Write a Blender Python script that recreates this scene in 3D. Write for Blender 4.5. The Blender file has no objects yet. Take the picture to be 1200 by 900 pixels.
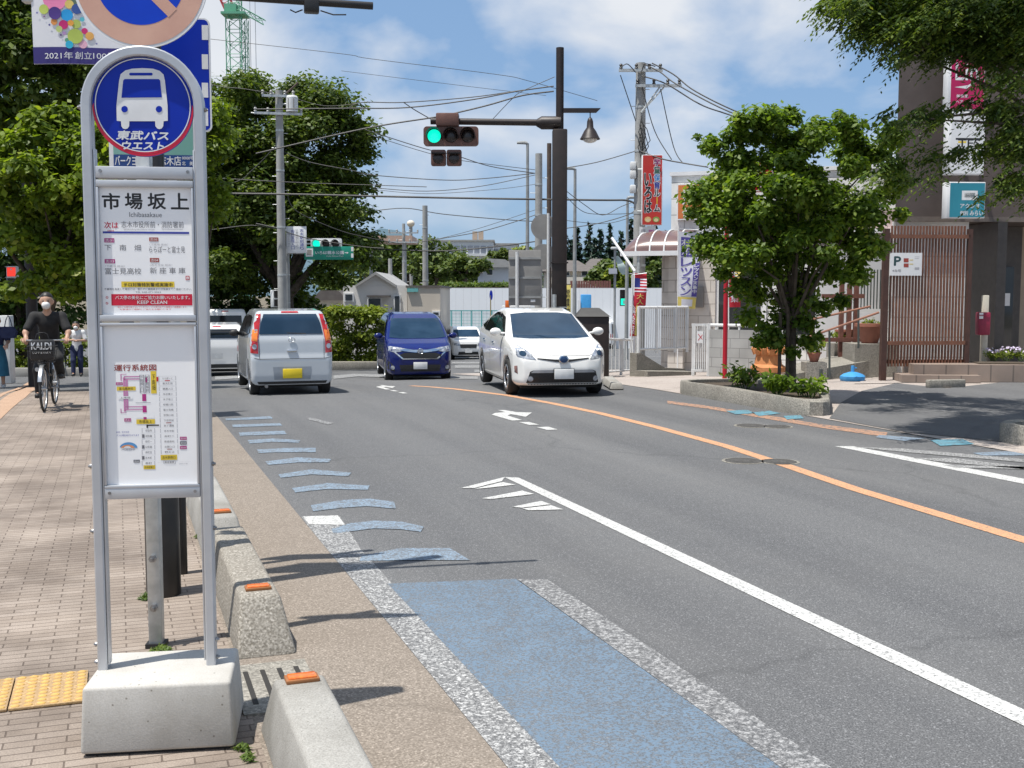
import bpy, bmesh, math, random
import numpy as np
from mathutils import Vector, Matrix
from mathutils.bvhtree import BVHTree
from mathutils.geometry import delaunay_2d_cdt, tessellate_polygon

random.seed(7)
RNG = np.random.default_rng(7)
SC = bpy.context.scene
COL = SC.collection
PI = math.pi
rad = math.radians

# ------------------------------------------------------------------ camera, sky, sun, exposure
F = 1300.0                      # focal length in photo pixels (1200 wide)
PITCH = math.atan(105 / F)
EYE = 1.7
cam_d = bpy.data.cameras.new('camera')
cam_d.sensor_width = 36.0
cam_d.lens = F / 1200 * 36
cam_d.clip_start = 0.1
cam_d.clip_end = 6000
cam = bpy.data.objects.new('camera', cam_d)
COL.objects.link(cam)
cam.location = (0, 0, EYE)
cam.rotation_euler = (PI / 2 - PITCH, 0, 0)
SC.camera = cam

SUN_ELEV = rad(71.5)
SHADOW_AZ = rad(32)             # direction shadows fall, from +X towards +Y
sun_d = bpy.data.lights.new('sun', 'SUN')
sun_d.energy = 5.0
sun_d.angle = rad(0.53)
sun_d.color = (1.0, 0.955, 0.88)
sun = bpy.data.objects.new('sun', sun_d)
COL.objects.link(sun)
ldir = Vector((math.cos(SHADOW_AZ) * math.cos(SUN_ELEV), math.sin(SHADOW_AZ) * math.cos(SUN_ELEV), -math.sin(SUN_ELEV)))
sun.rotation_euler = ldir.to_track_quat('-Z', 'Y').to_euler()
sun.location = (-10, -8, 40)

world = bpy.data.worlds.new('World')
SC.world = world
world.use_nodes = True
wt = world.node_tree
wt.nodes.clear()
w_out = wt.nodes.new('ShaderNodeOutputWorld')
w_bg = wt.nodes.new('ShaderNodeBackground')
w_bg.inputs['Strength'].default_value = 0.072
w_sky = wt.nodes.new('ShaderNodeTexSky')
w_sky.sky_type = 'NISHITA'
w_sky.sun_disc = False
w_sky.sun_elevation = SUN_ELEV
w_sky.sun_rotation = math.atan2(-ldir.x, -ldir.y)
w_sky.air_density = 1.0
w_sky.dust_density = 0.6
w_sky.ozone_density = 2.0
w_tc = wt.nodes.new('ShaderNodeTexCoord')
w_sep = wt.nodes.new('ShaderNodeSeparateXYZ')
w_add = wt.nodes.new('ShaderNodeMath'); w_add.operation = 'ADD'; w_add.inputs[1].default_value = 0.42
w_max = wt.nodes.new('ShaderNodeMath'); w_max.operation = 'MAXIMUM'; w_max.inputs[1].default_value = 0.0
w_dx = wt.nodes.new('ShaderNodeMath'); w_dx.operation = 'DIVIDE'
w_dy = wt.nodes.new('ShaderNodeMath'); w_dy.operation = 'DIVIDE'
w_cmb = wt.nodes.new('ShaderNodeCombineXYZ')
w_map = wt.nodes.new('ShaderNodeMapping')
w_map.inputs['Location'].default_value = (2.2, 0.9, 0.0)
w_map.inputs['Scale'].default_value = (1.0, 0.9, 1.0)
w_n1 = wt.nodes.new('ShaderNodeTexNoise')
w_n1.inputs['Scale'].default_value = 3.1
w_n1.inputs['Detail'].default_value = 9
w_n1.inputs['Roughness'].default_value = 0.50
w_n1.inputs['Distortion'].default_value = 0.25
w_r1 = wt.nodes.new('ShaderNodeValToRGB')
w_r1.color_ramp.elements[0].position = 0.43
w_r1.color_ramp.elements[1].position = 0.62
w_n2 = wt.nodes.new('ShaderNodeTexNoise')
w_n2.inputs['Scale'].default_value = 4.0
w_n2.inputs['Detail'].default_value = 6
w_ccol = wt.nodes.new('ShaderNodeMixRGB')
w_ccol.inputs['Color1'].default_value = (7.4, 8.0, 9.0, 1)
w_ccol.inputs['Color2'].default_value = (10.2, 10.4, 10.7, 1)
w_mix = wt.nodes.new('ShaderNodeMixRGB')
w_fade = wt.nodes.new('ShaderNodeMapRange'); w_fade.inputs['From Min'].default_value = 0.0; w_fade.inputs['From Max'].default_value = 0.16
w_fm = wt.nodes.new('ShaderNodeMath'); w_fm.operation = 'MULTIPLY'
w_veil = wt.nodes.new('ShaderNodeMixRGB')          # thin high veil of cloud
w_veil.inputs['Fac'].default_value = 0.55
w_veil.inputs['Color2'].default_value = (3.5, 6.0, 10.0, 1)
L = wt.links.new
L(w_tc.outputs['Generated'], w_sep.inputs[0])
L(w_sep.outputs['Z'], w_max.inputs[0]); L(w_max.outputs[0], w_add.inputs[0])
L(w_sep.outputs['X'], w_dx.inputs[0]); L(w_add.outputs[0], w_dx.inputs[1])
L(w_sep.outputs['Y'], w_dy.inputs[0]); L(w_add.outputs[0], w_dy.inputs[1])
L(w_dx.outputs[0], w_cmb.inputs['X']); L(w_dy.outputs[0], w_cmb.inputs['Y'])
L(w_cmb.outputs[0], w_map.inputs['Vector'])
L(w_map.outputs[0], w_n1.inputs['Vector']); L(w_map.outputs[0], w_n2.inputs['Vector'])
L(w_n1.outputs['Fac'], w_r1.inputs['Fac'])
L(w_n2.outputs['Fac'], w_ccol.inputs['Fac'])
L(w_sky.outputs[0], w_veil.inputs['Color1'])
L(w_veil.outputs[0], w_mix.inputs['Color1']); L(w_ccol.outputs[0], w_mix.inputs['Color2'])
L(w_sep.outputs['Z'], w_fade.inputs['Value']); L(w_r1.outputs['Color'], w_fm.inputs[0]); L(w_fade.outputs[0], w_fm.inputs[1]); L(w_fm.outputs[0], w_mix.inputs['Fac'])
L(w_mix.outputs[0], w_bg.inputs['Color'])
L(w_bg.outputs[0], w_out.inputs['Surface'])

SC.view_settings.view_transform = 'Standard'
SC.view_settings.look = 'None'
SC.view_settings.exposure = 0.30
SC.view_settings.gamma = 1.0
SC.view_settings.use_curve_mapping = False
try:
    SC.cycles.use_denoising = True
    SC.cycles.max_bounces = 8
    SC.cycles.transparent_max_bounces = 8
    SC.cycles.sample_clamp_indirect = 6
except Exception:
    pass

# ------------------------------------------------------------------ ground frame: s across the road (right +), t along it
TH = math.atan(0.3555)
CT, ST = math.cos(TH), math.sin(TH)
_TK = [-50, 0, 16, 18, 20, 22, 24, 26, 28.8, 31, 33, 40, 50, 58, 66, 75, 90, 120, 5000]
_ZK = [0, 0, 0, -.005, -.035, -.11, -.22, -.345, -.5, -.60, -.69, -.96, -1.36, -1.66, -1.92, -2.12, -2.3, -2.4, -2.4]

def zt(t):
    return float(np.interp(t, _TK, _ZK))

def ST2XY(s, t):
    return s * CT - t * ST, s * ST + t * CT

def XY2ST(x, y):
    return x * CT + y * ST, -x * ST + y * CT

def zxy(x, y):
    return zt(XY2ST(x, y)[1])

def P(s, t, z=0.0):
    x, y = ST2XY(s, t)
    return Vector((x, y, zt(t) + z))

def ray(u, v):
    x = (u - 600) / F
    y = (450 - v) / F
    return Vector((x, math.cos(PITCH) + y * math.sin(PITCH), -math.sin(PITCH) + y * math.cos(PITCH)))

def at(u, v, Y):
    d = ray(u, v)
    return Vector((0, 0, EYE)) + d * (Y / d.y)

def gnd(u, v, dz=0.0):
    d = ray(u, v)
    z = 0.0
    for _ in range(60):
        k = (z + dz - EYE) / d.z
        z2 = zxy(d.x * k, d.y * k)
        z = z * 0.6 + z2 * 0.4
    k = (z + dz - EYE) / d.z
    return Vector((d.x * k, d.y * k, z + dz))

class Plane:
    """a vertical board: origin point, yaw; loc() turns a point of the picture into board coordinates"""
    def __init__(self, origin, yaw):
        self.o = Vector(origin); self.yaw = yaw
        self.r = Vector((math.cos(yaw), math.sin(yaw), 0)); self.n = Vector((-math.sin(yaw), math.cos(yaw), 0))
    def loc(self, u, v):
        d = ray(u, v); e = Vector((0, 0, EYE))
        k = (self.o - e).dot(self.n) / d.dot(self.n)
        p = e + d * k - self.o
        return p.dot(self.r), p.z

# ------------------------------------------------------------------ materials
MATS = {}

def _nt(name):
    m = bpy.data.materials.new(name)
    m.use_nodes = True
    nt = m.node_tree
    b = nt.nodes['Principled BSDF']
    return m, nt, b

def mat(name, c1, c2=None, rough=0.6, scale=8.0, metal=0.0, bump=0.0, bscale=None, spec=0.5, detail=4, emit=None, estr=1.0,
        coat=0.0, lo=0.35, hi=0.65, alpha=None, trans=0.0):
    if name in MATS:
        return MATS[name]
    m, nt, b = _nt(name)
    b.inputs['Roughness'].default_value = rough
    b.inputs['Metallic'].default_value = metal
    b.inputs['Specular IOR Level'].default_value = spec
    if coat:
        b.inputs['Coat Weight'].default_value = coat
        b.inputs['Coat Roughness'].default_value = 0.05
    if c2 is None:
        c2 = tuple(x * 0.86 for x in c1)
    tc = nt.nodes.new('ShaderNodeTexCoord')
    n = nt.nodes.new('ShaderNodeTexNoise')
    n.inputs['Scale'].default_value = scale
    n.inputs['Detail'].default_value = detail
    r = nt.nodes.new('ShaderNodeValToRGB')
    r.color_ramp.elements[0].position = lo; r.color_ramp.elements[1].position = hi
    r.color_ramp.elements[0].color = (*c1, 1); r.color_ramp.elements[1].color = (*c2, 1)
    nt.links.new(tc.outputs['Object'], n.inputs['Vector'])
    nt.links.new(n.outputs['Fac'], r.inputs['Fac'])
    nt.links.new(r.outputs['Color'], b.inputs['Base Color'])
    if bump:
        n2 = nt.nodes.new('ShaderNodeTexNoise')
        n2.inputs['Scale'].default_value = bscale or scale * 6
        n2.inputs['Detail'].default_value = 5
        bp = nt.nodes.new('ShaderNodeBump')
        bp.inputs['Strength'].default_value = bump
        bp.inputs['Distance'].default_value = 0.02
        nt.links.new(tc.outputs['Object'], n2.inputs['Vector'])
        nt.links.new(n2.outputs['Fac'], bp.inputs['Height'])
        nt.links.new(bp.outputs['Normal'], b.inputs['Normal'])
    if emit:
        b.inputs['Emission Color'].default_value = (*emit, 1)
        b.inputs['Emission Strength'].default_value = estr
    MATS[name] = m
    return m

def srgb(r, g, b):
    f = lambda c: (c / 255 / 12.92) if c / 255 <= 0.04045 else ((c / 255 + 0.055) / 1.055) ** 2.4
    return (f(r), f(g), f(b))

# ------------------------------------------------------------------ text, cached as flat meshes
_TXT = {}
_tsc = bpy.data.scenes.new('lettering_scratch')

def text_mesh(body, bold=0.0, shear=0.0, space=1.0):
    k = (body, bold, shear, space)
    if k in _TXT:
        return _TXT[k]
    c = bpy.data.curves.new('t', 'FONT')
    c.body = body
    c.size = 1.0
    c.offset = bold
    c.shear = shear
    c.space_character = space
    c.resolution_u = 3
    c.fill_mode = 'FRONT' if hasattr(c, 'fill_mode') else c.fill_mode
    o = bpy.data.objects.new('t', c)
    _tsc.collection.objects.link(o)
    vl = _tsc.view_layers[0]
    vl.update()
    dg = vl.depsgraph
    dg.update()
    me = o.evaluated_get(dg).to_mesh()
    v = np.array([tuple(x.co) for x in me.vertices], float).reshape(-1, 3)
    f = [tuple(p.vertices) for p in me.polygons]
    o.evaluated_get(dg).to_mesh_clear()
    bpy.data.objects.remove(o)
    bpy.data.curves.remove(c)
    if len(v) == 0:
        v = np.array([[0, 0, 0], [1, 0, 0], [0, 1, 0]], float); f = [(0, 1, 2)]
    lo, hi = v.min(0), v.max(0)
    v = (v - lo)[:, :2] / np.maximum(hi - lo, 1e-6)[:2]
    asp = (hi[0] - lo[0]) / max(hi[1] - lo[1], 1e-6)
    _TXT[k] = (v, f, asp)
    return _TXT[k]

# ------------------------------------------------------------------ mesh builder
def rotz(a):
    return Matrix.Rotation(a, 4, 'Z')

def frame(loc, yaw=0.0):
    return Matrix.Translation(Vector(loc)) @ rotz(yaw)

class MB:
    def __init__(self):
        self.v = []; self.f = []; self.m = []; self.mats = []; self.M = None
    def mi(self, m):
        if m not in self.mats:
            self.mats.append(m)
        return self.mats.index(m)
    def add(self, verts, faces, m):
        o = len(self.v)
        if self.M is not None:
            verts = [self.M @ Vector(x) for x in verts]
        self.v.extend([tuple(x) for x in verts])
        i = self.mi(m)
        self.f.extend([tuple(o + a for a in fc) for fc in faces])
        self.m.extend([i] * len(faces))
        return self
    def box(self, c, s, m, rz=0.0, R=None, bev=0.0):
        hx, hy, hz = s[0] / 2, s[1] / 2, s[2] / 2
        if bev > 0:
            bm = bmesh.new()
            bmesh.ops.create_cube(bm, size=1.0)
            for q in bm.verts:
                q.co = Vector((q.co.x * s[0], q.co.y * s[1], q.co.z * s[2]))
            bmesh.ops.bevel(bm, geom=bm.edges[:], offset=bev, segments=2, profile=0.5, affect='EDGES')
            bm.verts.index_update()
            vs = [q.co.copy() for q in bm.verts]; fs = [tuple(q.index for q in fc.verts) for fc in bm.faces]
            bm.free()
        else:
            vs = [Vector((x, y, z)) for x in (-hx, hx) for y in (-hy, hy) for z in (-hz, hz)]
            fs = [(0, 1, 3, 2), (4, 6, 7, 5), (0, 4, 5, 1), (2, 3, 7, 6), (0, 2, 6, 4), (1, 5, 7, 3)]
        M = R if R is not None else Matrix.Rotation(rz, 3, 'Z')
        c = Vector(c)
        return self.add([M @ q + c for q in vs], fs, m)
    def cyl(self, p0, p1, r0, m, r1=None, n=16, caps=True):
        return self.tube([p0, p1], [r0, r0 if r1 is None else r1], m, n, caps)
    def tube(self, pts, r, m, n=10, caps=True, closed=False):
        pts = [Vector(p) for p in pts]
        if not hasattr(r, '__len__'):
            r = [r] * len(pts)
        vs = []; fs = []
        up = None
        k = len(pts)
        for i, p in enumerate(pts):
            a = pts[i - 1] if (i > 0 or closed) else p
            b = pts[(i + 1) % k] if (i < k - 1 or closed) else p
            d = (b - a)
            if d.length < 1e-9: d = Vector((0, 0, 1))
            d.normalize()
            if up is None:
                up = Vector((0, 0, 1)) if abs(d.z) < 0.9 else Vector((0, 1, 0))
            x = d.cross(up)
            if x.length < 1e-6:
                x = d.cross(Vector((1, 0, 0)))
            x.normalize()
            y = x.cross(d).normalized()
            up = y
            for j in range(n):
                an = 2 * PI * j / n
                vs.append(p + (x * math.cos(an) + y * math.sin(an)) * r[i])
        for i in range(k - 1 if not closed else k):
            for j in range(n):
                a = i * n + j; b = i * n + (j + 1) % n
                c = ((i + 1) % k) * n
                fs.append((a, b, c + (j + 1) % n, c + j))
        if caps and not closed:
            fs.append(tuple(range(n - 1, -1, -1)))
            fs.append(tuple((k - 1) * n + j for j in range(n)))
        return self.add(vs, [tuple(reversed(q)) for q in fs], m)
    def prism(self, poly, y0, y1, m, back=True):
        """polygon in (x,z), extruded from y0 (front) to y1"""
        n = len(poly)
        a = sum(poly[i][0] * poly[(i + 1) % n][1] - poly[(i + 1) % n][0] * poly[i][1] for i in range(n))
        if a < 0: poly = poly[::-1]
        vs = [(p[0], y0, p[1]) for p in poly] + [(p[0], y1, p[1]) for p in poly]
        tri = tessellate_polygon([[Vector((p[0], p[1], 0)) for p in poly]])
        fs = []
        for t in tri:
            p, q, r_ = (poly[i] for i in t)
            if (q[0] - p[0]) * (r_[1] - p[1]) - (q[1] - p[1]) * (r_[0] - p[0]) < 0:
                t = (t[0], t[2], t[1])
            fs.append(tuple(t))
            if back: fs.append((t[0] + n, t[2] + n, t[1] + n))
        for i in range(n):
            j = (i + 1) % n
            fs.append((i, n + i, n + j, j))
        return self.add(vs, fs, m)
    def flat(self, poly, y, m):
        """flat polygon in the (x,z) plane facing -y"""
        n = len(poly)
        tri = tessellate_polygon([[Vector((p[0], p[1], 0)) for p in poly]])
        fs = []
        for t in tri:
            p, q, r_ = (poly[i] for i in t)
            if (q[0] - p[0]) * (r_[1] - p[1]) - (q[1] - p[1]) * (r_[0] - p[0]) < 0:
                t = (t[0], t[2], t[1])
            fs.append(tuple(t))
        return self.add([(p[0], y, p[1]) for p in poly], fs, m)
    def rect(self, x0, z0, x1, z1, y, m):
        x0, x1 = min(x0, x1), max(x0, x1); z0, z1 = min(z0, z1), max(z0, z1)
        return self.add([(x0, y, z0), (x1, y, z0), (x1, y, z1), (x0, y, z1)], [(0, 1, 2, 3)], m)
    def disc(self, cx, cz, r, y, m, n=40, a0=0.0, a1=2 * PI, rx=None):
        rx = rx or r
        return self.flat([(cx + rx * math.cos(a0 + (a1 - a0) * i / n), cz + r * math.sin(a0 + (a1 - a0) * i / n)) for i in range(n)], y, m)
    def text(self, body, x0, z0, x1, z1, y, m, bold=0.0, shear=0.0, mirror=False, fit=True, vertical=False):
        if vertical:
            n = len(body)
            h = (z1 - z0) / n
            for i, ch in enumerate(body):
                zz = z1 - h * i
                if ch in 'ーｰ':
                    self.rect((x0 + x1) / 2 - (x1 - x0) * .07, zz - h * .9, (x0 + x1) / 2 + (x1 - x0) * .07, zz - h * .1, y, m); continue
                if ch == ' ': continue
                sm = .62 if ch in 'ッャュョ' else 1.0
                w = (x1 - x0)
                self.text(ch, x0 + w * (1 - sm) / 2, zz - h * .95 * (sm if sm < 1 else 1), x1 - w * (1 - sm) / 2, zz - h * .05, y, m, bold, shear, mirror)
            return self
        v, f, asp = text_mesh(body, 0.0, shear)
        w, h = x1 - x0, z1 - z0
        if bold:
            b_ = bold * .9 * h
            for i_, (dx_, dz_) in enumerate(((b_, 0), (-b_, 0), (0, b_), (0, -b_))):
                self.text(body, x0 + dx_, z0 + dz_, x1 + dx_, z1 + dz_, y + .0001 * (i_ + 1), m, 0, shear, mirror, fit)
        if not fit:
            w2 = min(w, h * asp); x0 += (w - w2) / 2; w = w2
        vs = [((x0 + w * (1 - a) if mirror else x0 + w * a), y, z0 + h * b) for a, b in v]
        if mirror: f = [tuple(reversed(q)) for q in f]
        return self.add(vs, f, m)
    def lathe(self, prof, m, n=24, c=(0, 0, 0)):
        vs = []; fs = []
        for r_, z in prof:
            for j in range(n):
                a = 2 * PI * j / n
                vs.append((c[0] + r_ * math.cos(a), c[1] + r_ * math.sin(a), c[2] + z))
        for i in range(len(prof) - 1):
            for j in range(n):
                a = i * n + j; b = i * n + (j + 1) % n
                fs.append((a, b, b + n, a + n))
        fs.append(tuple(range(n - 1, -1, -1)))
        k = (len(prof) - 1) * n
        fs.append(tuple(k + j for j in range(n)))
        return self.add(vs, fs, m)
    def ball(self, c, r, m, n=12):
        rr = r if hasattr(r, '__len__') else (r, r, r)
        vs = []; fs = []
        k = max(6, n // 2 + 2)
        for i in range(k + 1):
            ph = PI * i / k
            for j in range(n):
                a = 2 * PI * j / n
                vs.append((c[0] + rr[0] * max(math.sin(ph), 1e-3) * math.cos(a), c[1] + rr[1] * max(math.sin(ph), 1e-3) * math.sin(a), c[2] - rr[2] * math.cos(ph)))
        for i in range(k):
            for j in range(n):
                a = i * n + j; b = i * n + (j + 1) % n
                fs.append((a, b, b + n, a + n))
        return self.add(vs, fs, m)
    def sweep(self, prof, path, m, closed_prof=True):
        """profile (a,b) in the plane across a path of (point, side vector, up vector)"""
        n = len(prof); vs = []; fs = []
        for p, sx, up in path:
            for a, b in prof:
                vs.append(Vector(p) + Vector(sx) * a + Vector(up) * b)
        for i in range(len(path) - 1):
            for j in range(n if closed_prof else n - 1):
                a = i * n + j; b = i * n + (j + 1) % n
                fs.append((a, b, b + n, a + n))
        if closed_prof:
            fs.append(tuple(range(n - 1, -1, -1))); k = (len(path) - 1) * n
            fs.append(tuple(k + j for j in range(n)))
        return self.add(vs, fs, m)
    def mesh(self, name, smooth=35):
        me = bpy.data.meshes.new(name)
        me.from_pydata(self.v, [], self.f)
        for m in self.mats:
            me.materials.append(m)
        if len(self.mats) > 1:
            me.polygons.foreach_set('material_index', self.m)
        if smooth:
            me.polygons.foreach_set('use_smooth', [True] * len(self.f))
            try: me.set_sharp_from_angle(angle=rad(smooth))
            except Exception: pass
        me.update()
        return me
    def build(self, name, parent=None, loc=None, yaw=0.0, smooth=35, label=None):
        o = bpy.data.objects.new(name, self.mesh(name, smooth))
        COL.objects.link(o)
        if parent is not None: o.parent = parent
        if loc is not None: o.location = loc
        if yaw: o.rotation_euler = (0, 0, yaw)
        if label: o['label'] = label
        return o

def tag(o, label, cat, group=None):
    o['label'] = label; o['category'] = cat
    if group: o['group'] = group
    return o

def thing(name, label, cat, loc=(0, 0, 0), yaw=0.0, group=None):
    o = bpy.data.objects.new(name, None)
    o.empty_display_size = 0.2
    COL.objects.link(o)
    o.location = loc; o.rotation_euler = (0, 0, yaw)
    return tag(o, label, cat, group)

def copy_tree(o, parent=None):
    kids = [c for c in bpy.data.objects if c.parent == o]
    c = o.copy(); COL.objects.link(c)
    if parent is not None: c.parent = parent
    for k in kids: copy_tree(k, c)
    return c

def struct(o, kind='structure'):
    o['kind'] = kind
    return o

# ------------------------------------------------------------------ implicit surfaces (bodies of cars and people)
def sd_poly(poly, X, Y):
    poly = np.asarray(poly, float)
    d = np.full(X.shape, 1e9); s = np.ones(X.shape)
    n = len(poly)
    for i in range(n):
        a = poly[i]; b = poly[i - 1]
        ex, ey = b - a
        wx, wy = X - a[0], Y - a[1]
        t = np.clip((wx * ex + wy * ey) / (ex * ex + ey * ey + 1e-12), 0, 1)
        d = np.minimum(d, (wx - ex * t) ** 2 + (wy - ey * t) ** 2)
        c1 = Y >= a[1]; c2 = Y < b[1]; c3 = ex * wy > ey * wx
        flip = (c1 & c2 & c3) | (~c1 & ~c2 & ~c3)
        s = np.where(flip, -s, s)
    return s * np.sqrt(d)

def smax(a, b, k):
    h = np.clip(0.5 - 0.5 * (b - a) / k, 0, 1)
    return b * (1 - h) + a * h + k * h * (1 - h)

def smin(a, b, k):
    return -smax(-a, -b, k)

def surface_nets(Fv, org, h):
    s = Fv < 0
    nx, ny, nz = Fv.shape
    acc = np.zeros((nx - 1, ny - 1, nz - 1, 3)); cnt = np.zeros((nx - 1, ny - 1, nz - 1))
    cs = [(i, j, k) for i in (0, 1) for j in (0, 1) for k in (0, 1)]
    def sl(c): return Fv[c[0]:nx - 1 + c[0], c[1]:ny - 1 + c[1], c[2]:nz - 1 + c[2]]
    for a in range(8):
        for b in range(a + 1, 8):
            ca, cb = cs[a], cs[b]
            if sum(abs(p - q) for p, q in zip(ca, cb)) != 1: continue
            fa, fb = sl(ca), sl(cb)
            x = (fa < 0) != (fb < 0)
            t = np.where(x, fa / np.where(np.abs(fa - fb) < 1e-12, 1, fa - fb), 0)
            for ax in range(3):
                acc[..., ax] += np.where(x, ca[ax] + t * (cb[ax] - ca[ax]), 0)
            cnt += x
    act = cnt > 0
    idx = -np.ones(act.shape, int)
    idx[act] = np.arange(act.sum())
    ii = np.argwhere(act)
    V = (ii + acc[act] / cnt[act][:, None]) * h + np.asarray(org)
    faces = []
    for ax in range(3):
        o1, o2 = (ax + 1) % 3, (ax + 2) % 3
        A = s; sh = [slice(None)] * 3
        s0 = [slice(1, -1)] * 3; s1 = [slice(1, -1)] * 3
        s0[ax] = slice(0, -1); s1[ax] = slice(1, None)
        e0 = s[tuple(s0)]; e1 = s[tuple(s1)]
        w = np.argwhere(e0 != e1)
        if len(w) == 0: continue
        inside = e0[tuple(w.T)]
        c = w.copy()
        c[:, o1] += 1; c[:, o2] += 1
        def gi(d1, d2):
            q = c.copy(); q[:, o1] -= d1; q[:, o2] -= d2
            q = np.minimum(q, np.array(act.shape) - 1)
            return idx[tuple(q.T)]
        a, b, c_, d_ = gi(1, 1), gi(0, 1), gi(0, 0), gi(1, 0)
        quads = np.stack([a, b, c_, d_], 1)
        quads[~inside] = quads[~inside][:, ::-1]
        faces.append(quads)
    Q = np.concatenate(faces)
    Q = Q[(Q >= 0).all(1)]
    return V, Q

def np_mesh(name, V, Q, mats, smooth=True):
    me = bpy.data.meshes.new(name)
    k = Q.shape[1]
    me.vertices.add(len(V)); me.vertices.foreach_set('co', np.asarray(V, np.float32).ravel())
    me.loops.add(Q.size); me.loops.foreach_set('vertex_index', Q.astype(np.int32).ravel())
    me.polygons.add(len(Q))
    me.polygons.foreach_set('loop_start', np.arange(0, Q.size, k, dtype=np.int32))
    try: me.polygons.foreach_set('loop_total', np.full(len(Q), k, np.int32))
    except Exception: pass
    for m in mats: me.materials.append(m)
    me.polygons.foreach_set('use_smooth', np.full(len(Q), smooth))
    me.update(calc_edges=True)
    me.validate()
    return me

def link(name, me, parent=None, loc=None, yaw=0.0):
    o = bpy.data.objects.new(name, me); COL.objects.link(o)
    if parent is not None: o.parent = parent
    if loc is not None: o.location = loc
    if yaw: o.rotation_euler = (0, 0, yaw)
    return o
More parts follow.
